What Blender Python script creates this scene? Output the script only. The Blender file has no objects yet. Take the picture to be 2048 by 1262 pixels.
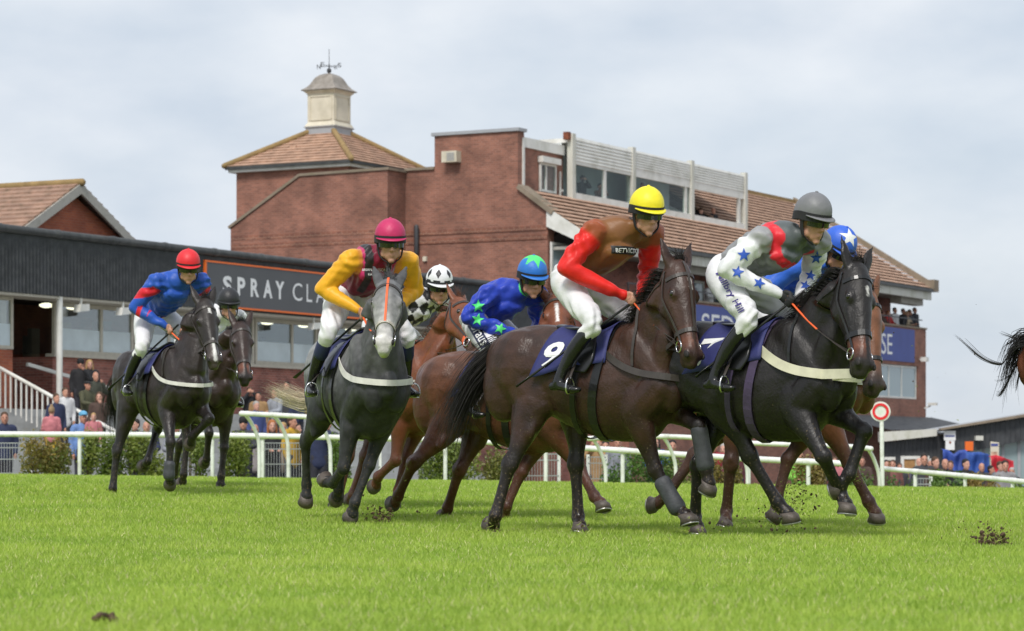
import bpy, math, random
import numpy as np
from mathutils import Vector, Matrix
from mathutils.bvhtree import BVHTree

# ---------------------------------------------------------------- camera, sky, sun
sc = bpy.context.scene
COL = sc.collection
F = 5500.0            # focal length in pixels of the 2048 px wide photograph
CAMZ = 0.60           # the photographer kneels by the rail
HORIZON = 915.0
cam_d = bpy.data.cameras.new('camera')
cam_d.sensor_width = 36.0
cam_d.lens = 36.0 * F / 2048.0
cam_d.shift_y = (HORIZON - 631.0) / 2048.0
cam_d.clip_start = 0.5
cam_d.clip_end = 3000.0
cam_d.dof.use_dof = True
cam_d.dof.focus_distance = 21.5
cam_d.dof.aperture_fstop = 5.0
cam = bpy.data.objects.new('camera', cam_d)
cam.location = (0, 0, CAMZ)
cam.rotation_euler = (math.radians(90), 0, 0)
COL.objects.link(cam)
sc.camera = cam

SUN_EL, SUN_AZ = math.radians(50), math.radians(198)   # behind the camera, to the left
world = bpy.data.worlds.new('World')
sc.world = world
world.use_nodes = True
wn, wl = world.node_tree.nodes, world.node_tree.links
wn.clear()
w_out = wn.new('ShaderNodeOutputWorld')
w_bg = wn.new('ShaderNodeBackground')
w_bg.inputs['Strength'].default_value = 0.1
w_sky = wn.new('ShaderNodeTexSky')
w_sky.sky_type = 'NISHITA'
w_sky.sun_disc = False
w_sky.sun_elevation = SUN_EL
w_sky.sun_rotation = SUN_AZ
w_sky.dust_density = 2.0
w_tc = wn.new('ShaderNodeTexCoord')
w_map = wn.new('ShaderNodeMapping')
w_map.inputs['Scale'].default_value = (1.0, 1.0, 2.1)
w_map.inputs['Location'].default_value = (0.35, 0.1, 0.2)
w_n1 = wn.new('ShaderNodeTexNoise')
w_n1.inputs['Scale'].default_value = 7.0
w_n1.inputs['Detail'].default_value = 6.0
w_n1.inputs['Roughness'].default_value = 0.52
w_n1.inputs['Distortion'].default_value = 0.3
w_r1 = wn.new('ShaderNodeValToRGB')      # how much cloud covers the blue
w_r1.color_ramp.elements[0].position = 0.30
w_r1.color_ramp.elements[0].color = (0.78, 0.78, 0.78, 1)
w_r1.color_ramp.elements[1].position = 0.62
w_r1.color_ramp.elements[1].color = (1, 1, 1, 1)
w_n2 = wn.new('ShaderNodeTexNoise')
w_n2.inputs['Scale'].default_value = 11.0
w_n2.inputs['Detail'].default_value = 5.0
w_n2.inputs['Roughness'].default_value = 0.5
w_r2 = wn.new('ShaderNodeValToRGB')      # cloud body: grey undersides to bright tops
w_r2.color_ramp.elements[0].position = 0.30
w_r2.color_ramp.elements[0].color = (5.1, 5.75, 6.6, 1)
w_r2.color_ramp.elements[1].position = 0.68
w_r2.color_ramp.elements[1].color = (6.95, 7.3, 7.75, 1)
w_mix = wn.new('ShaderNodeMix')
w_mix.data_type = 'RGBA'
wl.new(w_tc.outputs['Generated'], w_map.inputs['Vector'])
wl.new(w_map.outputs['Vector'], w_n1.inputs['Vector'])
wl.new(w_map.outputs['Vector'], w_n2.inputs['Vector'])
wl.new(w_n1.outputs['Fac'], w_r1.inputs['Fac'])
wl.new(w_n2.outputs['Fac'], w_r2.inputs['Fac'])
wl.new(w_r1.outputs['Color'], w_mix.inputs['Factor'])
wl.new(w_sky.outputs['Color'], w_mix.inputs['A'])
wl.new(w_r2.outputs['Color'], w_mix.inputs['B'])
wl.new(w_mix.outputs['Result'], w_bg.inputs['Color'])
wl.new(w_bg.outputs['Background'], w_out.inputs['Surface'])

sun_d = bpy.data.lights.new('sun', 'SUN')
sun_d.energy = 2.3
sun_d.angle = math.radians(16)
sun_d.color = (1.0, 0.96, 0.9)
sun = bpy.data.objects.new('sun', sun_d)
sv = Vector((math.sin(SUN_AZ) * math.cos(SUN_EL), math.cos(SUN_AZ) * math.cos(SUN_EL), math.sin(SUN_EL)))
sun.rotation_euler = (-sv).to_track_quat('-Z', 'Y').to_euler()
sun.location = (0, 0, 60)
COL.objects.link(sun)
sc.view_settings.view_transform = 'Standard'
sc.view_settings.look = 'None'
sc.view_settings.exposure = 0.3
sc.view_settings.gamma = 1.0
sc.cycles.use_denoising = True
sc.cycles.max_bounces = 6

# ---------------------------------------------------------------- small helpers
rng = np.random.default_rng(7)
random.seed(7)

def pt(u, v, d):
    """point seen at photo pixel (u, v) at distance d in front of the camera"""
    return Vector(((u - 1024.0) * d / F, d, CAMZ - (v - HORIZON) * d / F))

def smooth(a, b, x):
    t = np.clip((x - a) / (b - a), 0, 1)
    return t * t * (3 - 2 * t)

def ground_z(x, y):
    """turf rises to a low crest, then falls away towards the enclosure, more so to the right"""
    x = np.asarray(x, float); y = np.asarray(y, float)
    xc = np.clip(x, -14, 14)
    crest = 0.24 - xc * 0.0135
    rail = -0.32 - xc * 0.052
    far = -0.72 - np.clip(x, -30, 30) * 0.042
    z = crest * smooth(19, 37, y)
    z = z + (rail - crest) * smooth(37.5, 48, y)
    z = z + (far - rail) * smooth(50, 62, y)
    return z

def tag(o, label=None, cat=None, group=None, kind=None):
    if label: o['label'] = label
    if cat: o['category'] = cat
    if group: o['group'] = group
    if kind: o['kind'] = kind
    return o

def empty(name, loc=(0, 0, 0), rz=0.0, parent=None):
    o = bpy.data.objects.new(name, None)
    COL.objects.link(o)
    o.location = loc
    o.rotation_euler = (0, 0, rz)
    o.empty_display_size = 0.2
    if parent: o.parent = parent
    return o

def link(name, me, mat=None, parent=None):
    o = bpy.data.objects.new(name, me)
    COL.objects.link(o)
    if mat is not None and not me.materials:
        me.materials.append(mat)
    if parent: o.parent = parent
    return o

def V(*a):
    return np.array(a, float)

def nrm(v):
    v = np.asarray(v, float)
    return v / (np.linalg.norm(v) + 1e-12)

def catmull(P, n):
    """smooth resampling of rows of P (any columns), n steps per span"""
    P = np.asarray(P, float)
    if len(P) < 3:
        t = np.linspace(0, 1, n + 1)[:, None]
        return P[0] * (1 - t) + P[-1] * t
    Q = np.vstack([2 * P[0] - P[1], P, 2 * P[-1] - P[-2]])
    out = []
    for i in range(1, len(Q) - 2):
        p0, p1, p2, p3 = Q[i - 1], Q[i], Q[i + 1], Q[i + 2]
        for k in range(n):
            t = k / n
            out.append(0.5 * (2 * p1 + (p2 - p0) * t + (2 * p0 - 5 * p1 + 4 * p2 - p3) * t * t + (3 * p1 - p0 - 3 * p2 + p3) * t ** 3))
    out.append(P[-1])
    return np.array(out)

class MB:
    """collects shapes into one mesh"""
    def __init__(s):
        s.v = []; s.f = []; s.n = 0; s.samples = []
    def add(s, verts, faces):
        verts = np.asarray(verts, float)
        s.v.append(verts)
        s.f.extend([tuple(i + s.n for i in f) for f in faces])
        s.n += len(verts)
    def box(s, lo, hi):
        x0, y0, z0 = lo; x1, y1, z1 = hi
        s.add([(x0, y0, z0), (x1, y0, z0), (x1, y1, z0), (x0, y1, z0), (x0, y0, z1), (x1, y0, z1), (x1, y1, z1), (x0, y1, z1)],
              [(0, 3, 2, 1), (4, 5, 6, 7), (0, 1, 5, 4), (1, 2, 6, 5), (2, 3, 7, 6), (3, 0, 4, 7)])
    def prism(s, poly, axis, a, b):
        """polygon of 2D points extruded between a and b along axis 'x', 'y' or 'z'"""
        n = len(poly)
        def mk(p, q):
            return {'x': (q, p[0], p[1]), 'y': (p[0], q, p[1]), 'z': (p[0], p[1], q)}[axis]
        vs = [mk(p, a) for p in poly] + [mk(p, b) for p in poly]
        fs = [tuple(range(n))[::-1], tuple(range(n, 2 * n))] + [(i, (i + 1) % n, n + (i + 1) % n, n + i) for i in range(n)]
        s.add(vs, fs)
    def bar(s, a, b, w, h=None, up=(0, 0, 1)):
        """square bar from a to b"""
        h = h or w
        a = np.asarray(a, float); b = np.asarray(b, float)
        d = nrm(b - a); u = np.asarray(up, float)
        if abs(d @ u) > 0.98: u = V(1, 0, 0)
        r = nrm(np.cross(d, u)); q = np.cross(r, d)
        o = [(-1, -1), (1, -1), (1, 1), (-1, 1)]
        vs = [a + r * w / 2 * i + q * h / 2 * j for i, j in o] + [b + r * w / 2 * i + q * h / 2 * j for i, j in o]
        s.add(vs, [(3, 2, 1, 0), (4, 5, 6, 7), (0, 1, 5, 4), (1, 2, 6, 5), (2, 3, 7, 6), (3, 0, 4, 7)])
    def tube(s, P, ra, rb=None, lat=(0, 1, 0), seg=12, sub=3, cap=True, col=None, exact=False):
        """loft of ellipses: ra across (along lat), rb the other way; rounded ends"""
        P = np.asarray(P, float)
        k = len(P)
        ra = np.broadcast_to(np.asarray(ra, float), (k,)); rb = ra if rb is None else np.broadcast_to(np.asarray(rb, float), (k,))
        D = np.column_stack([P, ra, rb])
        if col is not None:
            cc = np.array([c if not np.isscalar(c) else (c, c, c) for c in col]) if not (len(col) == 3 and np.isscalar(col[0])) else np.tile(np.array(col, float), (k, 1))
            D = np.column_stack([D, cc])
        if sub > 1 and not exact:
            D = catmull(D, sub)
        P = D[:, :3]; ra = np.maximum(D[:, 3], 1e-4); rb = np.maximum(D[:, 4], 1e-4)
        T = np.gradient(P, axis=0)
        T /= np.linalg.norm(T, axis=1)[:, None] + 1e-12
        lat = np.asarray(lat, float)
        if lat.ndim == 1: lat = np.tile(lat, (len(P), 1))
        elif len(lat) != len(P):
            lat = np.array([lat[min(int(i * len(lat) / len(P)), len(lat) - 1)] for i in range(len(P))])
        A = lat - (lat * T).sum(1)[:, None] * T
        bad = np.linalg.norm(A, axis=1) < 1e-3
        A[bad] = np.cross(T[bad], V(0.3, 0.2, 1))
        A /= np.linalg.norm(A, axis=1)[:, None]
        B = np.cross(T, A)
        ang = np.linspace(0, 2 * math.pi, seg, endpoint=False)
        rings = []
        if cap:   # rounded ends
            for f, g in ((0.85, 0.5), (0.45, 0.88)):
                rings.append((P[0] - T[0] * min(ra[0], rb[0]) * f, A[0], B[0], ra[0] * g ** 0 * math.sqrt(1 - f * f), rb[0] * math.sqrt(1 - f * f)))
        for i in range(len(P)):
            rings.append((P[i], A[i], B[i], ra[i], rb[i]))
        if cap:
            for f in (0.45, 0.85):
                rings.append((P[-1] + T[-1] * min(ra[-1], rb[-1]) * f, A[-1], B[-1], ra[-1] * math.sqrt(1 - f * f), rb[-1] * math.sqrt(1 - f * f)))
        vs = []
        for c, a, b, x, y in rings:
            vs.append(c + np.outer(np.cos(ang) * x, a) + np.outer(np.sin(ang) * y, b))
        vs = np.vstack(vs)
        fs = []
        m = len(rings)
        for i in range(m - 1):
            for j in range(seg):
                fs.append((i * seg + j, i * seg + (j + 1) % seg, (i + 1) * seg + (j + 1) % seg, (i + 1) * seg + j))
        fs.append(tuple(range(seg))[::-1]); fs.append(tuple(range((m - 1) * seg, m * seg)))
        s.add(vs, fs)
        if col is not None:
            for i in range(len(P)):
                s.samples.append((P[i], (ra[i] + rb[i]) / 2, D[i, 5:8]))
        return P
    def ell(s, c, r, X=(1, 0, 0), Z=(0, 0, 1), seg=14, rings=8, col=None):
        """ellipsoid with radii r along X, Y, Z"""
        X = nrm(X); Z = np.asarray(Z, float); Z = nrm(Z - (Z @ X) * X); Y = np.cross(Z, X)
        vs = [np.asarray(c) - Z * r[2]]
        for i in range(1, rings):
            t = -math.pi / 2 + math.pi * i / rings
            for j in range(seg):
                a = 2 * math.pi * j / seg
                vs.append(np.asarray(c) + X * r[0] * math.cos(t) * math.cos(a) + Y * r[1] * math.cos(t) * math.sin(a) + Z * r[2] * math.sin(t))
        vs.append(np.asarray(c) + Z * r[2])
        fs = []
        for j in range(seg):
            fs.append((0, 1 + (j + 1) % seg, 1 + j))
            for i in range(rings - 2):
                a = 1 + i * seg
                fs.append((a + j, a + (j + 1) % seg, a + seg + (j + 1) % seg, a + seg + j))
            a = 1 + (rings - 2) * seg
            fs.append((a + j, a + (j + 1) % seg, len(vs) - 1))
        s.add(vs, fs)
        if col is not None:
            s.samples.append((np.asarray(c, float), float(np.mean(r)), np.asarray(col, float)))
    def mesh(s, name, smooth_shade=False):
        me = bpy.data.meshes.new(name)
        vs = np.vstack(s.v) if s.v else np.zeros((0, 3))
        me.from_pydata(vs.tolist(), [], s.f)
        if smooth_shade:
            me.polygons.foreach_set('use_smooth', np.ones(len(me.polygons), bool))
        me.update()
        return me
    def build(s, name, mat=None, parent=None, smooth_shade=False):
        return link(name, s.mesh(name, smooth_shade), mat, parent)

def fuse(mb, name, voxel, iters=4, factor=0.5):
    """union of all overlapping shapes of mb as one continuous smooth surface"""
    me = mb.mesh(name)
    o = bpy.data.objects.new('working_mesh', me)
    COL.objects.link(o)
    m = o.modifiers.new('r', 'REMESH')
    m.mode = 'VOXEL'; m.voxel_size = voxel; m.use_smooth_shade = True
    if iters:
        q = o.modifiers.new('s', 'SMOOTH'); q.factor = factor; q.iterations = iters
    dg = bpy.context.evaluated_depsgraph_get()
    out = bpy.data.meshes.new_from_object(o.evaluated_get(dg))
    out.name = name
    bpy.data.objects.remove(o); bpy.data.meshes.remove(me)
    out.polygons.foreach_set('use_smooth', np.ones(len(out.polygons), bool))
    return out

def coords(me):
    a = np.empty(len(me.vertices) * 3); me.vertices.foreach_get('co', a)
    return a.reshape(-1, 3)

def set_col(me, c, name='coat'):
    at = me.color_attributes.new(name, 'FLOAT_COLOR', 'POINT')
    c4 = np.ones((len(me.vertices), 4)); c4[:, :3] = c
    at.data.foreach_set('color', c4.ravel())

def nearest_cols(co, samples, soft=0.02):
    P = np.array([s[0] for s in samples], np.float32); R = np.array([s[1] for s in samples], np.float32); C = np.array([s[2] for s in samples], np.float32)
    co = co.astype(np.float32); pp = (P * P).sum(1)
    out = np.empty((len(co), 3))
    for i in range(0, len(co), 6000):
        q = co[i:i + 6000]
        d = np.sqrt(np.maximum((q * q).sum(1)[:, None] + pp - 2 * q @ P.T, 0)) - R
        d -= d.min(1, keepdims=True)
        w = np.exp(d * np.float32(-1.0 / soft))
        out[i:i + 6000] = (w @ C) / w.sum(1, keepdims=True)
    return out

def bvh_of(me):
    return BVHTree.FromPolygons([v.co.copy() for v in me.vertices], [tuple(p.vertices) for p in me.polygons])

_txt = {}
def text2d(s, bold=0.0, serif=False):
    """outline triangles of a line of text, height about 0.7, as (verts, faces)"""
    k = (s, bold)
    if k not in _txt:
        cu = bpy.data.curves.new('lettering', 'FONT'); cu.body = s; cu.offset = bold; cu.resolution_u = 3
        o = bpy.data.objects.new('lettering', cu)
        me = bpy.data.meshes.new_from_object(o)
        _txt[k] = (coords(me)[:, :2].copy(), [tuple(p.vertices) for p in me.polygons])
        bpy.data.objects.remove(o); bpy.data.meshes.remove(me)
    v, f = _txt[k]
    return v.copy(), f

def fit_text(s, x0, x1, z0, z1, bold=0.0):
    v, f = text2d(s, bold)
    lo, hi = v.min(0), v.max(0)
    v = (v - lo) / (hi - lo)
    v[:, 0] = x0 + v[:, 0] * (x1 - x0); v[:, 1] = z0 + v[:, 1] * (z1 - z0)
    return v, f

# ---------------------------------------------------------------- materials
def newmat(name):
    m = bpy.data.materials.new(name); m.use_nodes = True
    nt = m.node_tree
    return m, nt.nodes, nt.links, nt.nodes['Principled BSDF']

def mat(name, col, rough=0.6, var=0.12, scale=8.0, bump=0.0, bscale=None, metal=0.0, spec=0.5, coat=0.0, sheen=0.0, dirt=None, stretch=(1, 1, 1)):
    """plain surface with tonal variation, optional relief and dirt streaks"""
    m, n, l, b = newmat(name)
    b.inputs['Roughness'].default_value = rough
    b.inputs['Metallic'].default_value = metal
    b.inputs['Specular IOR Level'].default_value = spec
    b.inputs['Coat Weight'].default_value = coat
    b.inputs['Sheen Weight'].default_value = sheen
    tc = n.new('ShaderNodeTexCoord'); mp = n.new('ShaderNodeMapping'); mp.inputs['Scale'].default_value = stretch
    l.new(tc.outputs['Object'], mp.inputs['Vector'])
    no = n.new('ShaderNodeTexNoise'); no.inputs['Scale'].default_value = scale; no.inputs['Detail'].default_value = 5
    l.new(mp.outputs['Vector'], no.inputs['Vector'])
    rp = n.new('ShaderNodeValToRGB')
    c = np.array(col, float)
    rp.color_ramp.elements[0].position = 0.3; rp.color_ramp.elements[1].position = 0.7
    rp.color_ramp.elements[0].color = (*(c * (1 - var)), 1); rp.color_ramp.elements[1].color = (*np.minimum(c * (1 + var), 0.95), 1)
    l.new(no.outputs['Fac'], rp.inputs['Fac'])
    outc = rp.outputs['Color']
    if dirt:
        n2 = n.new('ShaderNodeTexNoise'); n2.inputs['Scale'].default_value = dirt[1]; n2.inputs['Detail'].default_value = 8; n2.inputs['Roughness'].default_value = 0.65
        l.new(mp.outputs['Vector'], n2.inputs['Vector'])
        r2 = n.new('ShaderNodeValToRGB'); r2.color_ramp.elements[0].position = 0.48; r2.color_ramp.elements[1].position = 0.72
        r2.color_ramp.elements[0].color = (0, 0, 0, 1); r2.color_ramp.elements[1].color = (dirt[2],) * 3 + (1,)
        l.new(n2.outputs['Fac'], r2.inputs['Fac'])
        mx = n.new('ShaderNodeMix'); mx.data_type = 'RGBA'
        l.new(r2.outputs['Color'], mx.inputs['Factor']); l.new(outc, mx.inputs['A']); mx.inputs['B'].default_value = (*dirt[0], 1)
        outc = mx.outputs['Result']
    l.new(outc, b.inputs['Base Color'])
    if bump:
        bn = n.new('ShaderNodeTexNoise'); bn.inputs['Scale'].default_value = bscale or scale * 4; bn.inputs['Detail'].default_value = 4
        l.new(mp.outputs['Vector'], bn.inputs['Vector'])
        bp = n.new('ShaderNodeBump'); bp.inputs['Strength'].default_value = bump; bp.inputs['Distance'].default_value = 0.02
        l.new(bn.outputs['Fac'], bp.inputs['Height']); l.new(bp.outputs['Normal'], b.inputs['Normal'])
    return m

def attr_mat(name, attr, rough, spec=0.5, bump=0.0, bscale=60, var=0.1, vscale=12, sheen=0.0, coat=0.0, coat_rough=0.3, stretch=(1, 1, 1), dapple=0.0, broad=0.0, mud=0.0):
    """colour from a painted attribute (coat or silk colours), with fine variation"""
    m, n, l, b = newmat(name)
    b.inputs['Roughness'].default_value = rough
    b.inputs['Specular IOR Level'].default_value = spec
    b.inputs['Sheen Weight'].default_value = sheen
    b.inputs['Coat Weight'].default_value = coat
    b.inputs['Coat Roughness'].default_value = coat_rough
    a = n.new('ShaderNodeAttribute'); a.attribute_name = attr
    tc = n.new('ShaderNodeTexCoord'); mp = n.new('ShaderNodeMapping'); mp.inputs['Scale'].default_value = stretch
    l.new(tc.outputs['Object'], mp.inputs['Vector'])
    no = n.new('ShaderNodeTexNoise'); no.inputs['Scale'].default_value = vscale; no.inputs['Detail'].default_value = 6
    l.new(mp.outputs['Vector'], no.inputs['Vector'])
    mr = n.new('ShaderNodeMapRange'); mr.inputs['From Min'].default_value = 0.3; mr.inputs['From Max'].default_value = 0.7
    mr.inputs['To Min'].default_value = 1 - var; mr.inputs['To Max'].default_value = 1 + var
    l.new(no.outputs['Fac'], mr.inputs['Value'])
    vm = n.new('ShaderNodeVectorMath'); vm.operation = 'SCALE'
    l.new(a.outputs['Color'], vm.inputs[0]); l.new(mr.outputs['Result'], vm.inputs['Scale'])
    last = vm.outputs['Vector']
    if dapple:
        vo = n.new('ShaderNodeTexVoronoi'); vo.inputs['Scale'].default_value = 16; vo.inputs['Randomness'].default_value = 1.0
        l.new(tc.outputs['Object'], vo.inputs['Vector'])
        m2 = n.new('ShaderNodeMapRange'); m2.inputs['From Max'].default_value = 0.7; m2.inputs['To Min'].default_value = 1 + dapple; m2.inputs['To Max'].default_value = 1 - dapple
        l.new(vo.outputs['Distance'], m2.inputs['Value'])
        v2 = n.new('ShaderNodeVectorMath'); v2.operation = 'SCALE'
        l.new(last, v2.inputs[0]); l.new(m2.outputs['Result'], v2.inputs['Scale']); last = v2.outputs['Vector']
    if mud:      # specks of thrown mud, thickest low on the legs and belly
        mn = n.new('ShaderNodeTexNoise'); mn.inputs['Scale'].default_value = 55; mn.inputs['Detail'].default_value = 3
        l.new(tc.outputs['Object'], mn.inputs['Vector'])
        sp = n.new('ShaderNodeSeparateXYZ'); l.new(tc.outputs['Object'], sp.inputs['Vector'])
        hz = n.new('ShaderNodeMapRange'); hz.inputs['From Min'].default_value = 0.1; hz.inputs['From Max'].default_value = 1.25; hz.inputs['To Min'].default_value = 0.59; hz.inputs['To Max'].default_value = 0.76
        l.new(sp.outputs['Z'], hz.inputs['Value'])
        gt = n.new('ShaderNodeMath'); gt.operation = 'GREATER_THAN'; l.new(mn.outputs['Fac'], gt.inputs[0]); l.new(hz.outputs['Result'], gt.inputs[1])
        ml = n.new('ShaderNodeMath'); ml.operation = 'MULTIPLY'; ml.inputs[1].default_value = mud; l.new(gt.outputs['Value'], ml.inputs[0])
        mm = n.new('ShaderNodeMix'); mm.data_type = 'RGBA'; mm.inputs['B'].default_value = (0.13, 0.095, 0.055, 1)
        l.new(ml.outputs['Value'], mm.inputs['Factor']); l.new(last, mm.inputs['A']); last = mm.outputs['Result']
    l.new(last, b.inputs['Base Color'])
    if broad:
        rn = n.new('ShaderNodeTexNoise'); rn.inputs['Scale'].default_value = 6; rn.inputs['Detail'].default_value = 7
        l.new(tc.outputs['Object'], rn.inputs['Vector'])
        rr = n.new('ShaderNodeMapRange'); rr.inputs['From Min'].default_value = 0.3; rr.inputs['From Max'].default_value = 0.7; rr.inputs['To Min'].default_value = rough - 0.1; rr.inputs['To Max'].default_value = rough + 0.22
        l.new(rn.outputs['Fac'], rr.inputs['Value']); l.new(rr.outputs['Result'], b.inputs['Roughness'])
    if bump:
        bn = n.new('ShaderNodeTexNoise'); bn.inputs['Scale'].default_value = bscale; bn.inputs['Detail'].default_value = 3
        l.new(mp.outputs['Vector'], bn.inputs['Vector'])
        bp = n.new('ShaderNodeBump'); bp.inputs['Strength'].default_value = bump; bp.inputs['Distance'].default_value = 0.01
        l.new(bn.outputs['Fac'], bp.inputs['Height'])
        if broad:
            b2 = n.new('ShaderNodeTexNoise'); b2.inputs['Scale'].default_value = 10; b2.inputs['Detail'].default_value = 4; b2.inputs['Distortion'].default_value = 0.6
            m3 = n.new('ShaderNodeMapping'); m3.inputs['Scale'].default_value = (1.3, 1.0, 0.6); l.new(tc.outputs['Object'], m3.inputs['Vector']); l.new(m3.outputs['Vector'], b2.inputs['Vector'])
            bq = n.new('ShaderNodeBump'); bq.inputs['Strength'].default_value = broad; bq.inputs['Distance'].default_value = 0.04
            l.new(b2.outputs['Fac'], bq.inputs['Height']); l.new(bq.outputs['Normal'], bp.inputs['Normal'])
        l.new(bp.outputs['Normal'], b.inputs['Normal'])
    return m

def brick_mat(name, c1, c2, mortar, w=0.225, h=0.075):
    m, n, l, b = newmat(name)
    b.inputs['Roughness'].default_value = 0.85
    tc = n.new('ShaderNodeTexCoord'); sp = n.new('ShaderNodeSeparateXYZ'); ad = n.new('ShaderNodeMath'); ad.operation = 'ADD'
    cb = n.new('ShaderNodeCombineXYZ')
    l.new(tc.outputs['Object'], sp.inputs['Vector'])
    l.new(sp.outputs['X'], ad.inputs[0]); l.new(sp.outputs['Y'], ad.inputs[1])
    l.new(ad.outputs['Value'], cb.inputs['X']); l.new(sp.outputs['Z'], cb.inputs['Y'])
    bt = n.new('ShaderNodeTexBrick')
    bt.inputs['Scale'].default_value = 1.0
    bt.inputs['Brick Width'].default_value = w; bt.inputs['Row Height'].default_value = h
    bt.inputs['Mortar Size'].default_value = 0.006; bt.inputs['Mortar Smooth'].default_value = 0.2
    bt.inputs['Color1'].default_value = (*c1, 1); bt.inputs['Color2'].default_value = (*c2, 1); bt.inputs['Mortar'].default_value = (*mortar, 1)
    l.new(cb.outputs['Vector'], bt.inputs['Vector'])
    no = n.new('ShaderNodeTexNoise'); no.inputs['Scale'].default_value = 0.9; no.inputs['Detail'].default_value = 9; no.inputs['Roughness'].default_value = 0.6
    l.new(tc.outputs['Object'], no.inputs['Vector'])
    mr = n.new('ShaderNodeMapRange'); mr.inputs['From Min'].default_value = 0.3; mr.inputs['From Max'].default_value = 0.7; mr.inputs['To Min'].default_value = 0.62; mr.inputs['To Max'].default_value = 1.3
    l.new(no.outputs['Fac'], mr.inputs['Value'])
    vm = n.new('ShaderNodeVectorMath'); vm.operation = 'SCALE'
    l.new(bt.outputs['Color'], vm.inputs[0]); l.new(mr.outputs['Result'], vm.inputs['Scale'])
    l.new(vm.outputs['Vector'], b.inputs['Base Color'])
    bp = n.new('ShaderNodeBump'); bp.inputs['Strength'].default_value = 0.5; bp.inputs['Distance'].default_value = 0.01; bp.invert = True
    l.new(bt.outputs['Fac'], bp.inputs['Height']); l.new(bp.outputs['Normal'], b.inputs['Normal'])
    return m

def glass_mat(name, col, rough=0.06):
    m, n, l, b = newmat(name)
    b.inputs['Base Color'].default_value = (*col, 1)
    b.inputs['Roughness'].default_value = rough
    b.inputs['Specular IOR Level'].default_value = 0.9
    b.inputs['Transmission Weight'].default_value = 0.0
    return m

def clear_glass(name, fac):
    """thin pane: part mirror of the sky, part see-through"""
    m, n, l, b = newmat(name)
    out = n['Material Output']
    tr = n.new('ShaderNodeBsdfTransparent'); tr.inputs['Color'].default_value = (0.82, 0.88, 0.88, 1)
    gl = n.new('ShaderNodeBsdfGlossy'); gl.inputs['Roughness'].default_value = 0.03; gl.inputs['Color'].default_value = (0.9, 0.95, 0.97, 1)
    mx = n.new('ShaderNodeMixShader'); mx.inputs['Fac'].default_value = fac
    l.new(tr.outputs[0], mx.inputs[1]); l.new(gl.outputs[0], mx.inputs[2]); l.new(mx.outputs[0], out.inputs['Surface'])
    n.remove(b)
    return m

M = {}
M['brick'] = brick_mat('brick_red_brown', (0.315, 0.134, 0.09), (0.215, 0.092, 0.064), (0.31, 0.2, 0.16))
M['brick_orange'] = brick_mat('brick_orange', (0.40, 0.11, 0.05), (0.30, 0.075, 0.04), (0.3, 0.16, 0.11))
M['brick_dark'] = brick_mat('brick_dark', (0.38, 0.135, 0.10), (0.23, 0.082, 0.064), (0.36, 0.24, 0.2))
M['brick_band'] = brick_mat('brick_band', (0.27, 0.11, 0.07), (0.17, 0.07, 0.05), (0.42, 0.28, 0.2), 0.225, 0.15)
M['coping'] = mat('coping_stone', (0.25, 0.2, 0.15), 0.9, 0.25, 3, 0.3, dirt=((0.12, 0.11, 0.06), 1.5, 0.7))
M['tile'] = mat('roof_tile', (0.45, 0.29, 0.205), 0.85, 0.25, 2.5, 0.4, 30, dirt=((0.28, 0.16, 0.11), 4, 0.7))
M['tile_dark'] = mat('roof_tile_brown', (0.32, 0.195, 0.14), 0.85, 0.25, 2.5, 0.4, 30, dirt=((0.12, 0.09, 0.05), 4, 0.7))
M['ridge'] = mat('ridge_tile', (0.30, 0.2, 0.085), 0.9, 0.3, 4, 0.3, dirt=((0.14, 0.11, 0.05), 2, 0.7))
M['white'] = mat('white_paint', (0.74, 0.73, 0.69), 0.55, 0.06, 2, dirt=((0.34, 0.33, 0.24), 1.3, 0.5))
M['cream'] = mat('cream_paint', (0.66, 0.6, 0.48), 0.6, 0.08, 2, dirt=((0.3, 0.27, 0.16), 1.5, 0.45))
M['dirty_white'] = mat('weathered_white', (0.62, 0.61, 0.55), 0.6, 0.1, 2, dirt=((0.27, 0.27, 0.17), 2.0, 0.75), stretch=(1, 1, 0.4))
M['lead'] = mat('lead_grey', (0.36, 0.37, 0.39), 0.6, 0.15, 3, dirt=((0.2, 0.2, 0.19), 3, 0.5))
M['lead_brown'] = mat('lead_dome', (0.27, 0.24, 0.21), 0.6, 0.25, 4, dirt=((0.16, 0.13, 0.1), 3, 0.6))
M['black_clad'] = mat('black_cladding', (0.045, 0.048, 0.054), 0.55, 0.3, 2.5, 0.1, dirt=((0.085, 0.085, 0.085), 5, 0.5))
M['gutter'] = mat('dark_gutter', (0.042, 0.045, 0.045), 0.5, 0.3, 3, dirt=((0.12, 0.12, 0.11), 4, 0.5))
M['sign_grey'] = mat('sign_grey', (0.088, 0.09, 0.095), 0.5, 0.06, 1)
M['orange'] = mat('sign_orange', (0.83, 0.16, 0.02), 0.5, 0.05)
M['letter'] = mat('letter_white', (0.8, 0.8, 0.8), 0.5, 0.03)
M['banner'] = mat('banner_blue', (0.06, 0.085, 0.29), 0.6, 0.08, 1.2)
M['concrete'] = mat('concrete_step', (0.43, 0.43, 0.42), 0.9, 0.14, 2, 0.2, dirt=((0.25, 0.25, 0.24), 2.5, 0.6))
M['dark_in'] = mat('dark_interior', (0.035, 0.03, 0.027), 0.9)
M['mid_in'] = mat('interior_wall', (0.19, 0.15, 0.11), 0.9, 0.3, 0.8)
M['grey_in'] = mat('grey_panel', (0.5, 0.52, 0.52), 0.8, 0.1, 1)
M['glass'] = clear_glass('window_glass', 0.16)
M['glass_box'] = clear_glass('commentary_glass', 0.04)
M['glass_sky'] = glass_mat('pale_glass', (0.26, 0.34, 0.36), 0.12)
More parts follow.
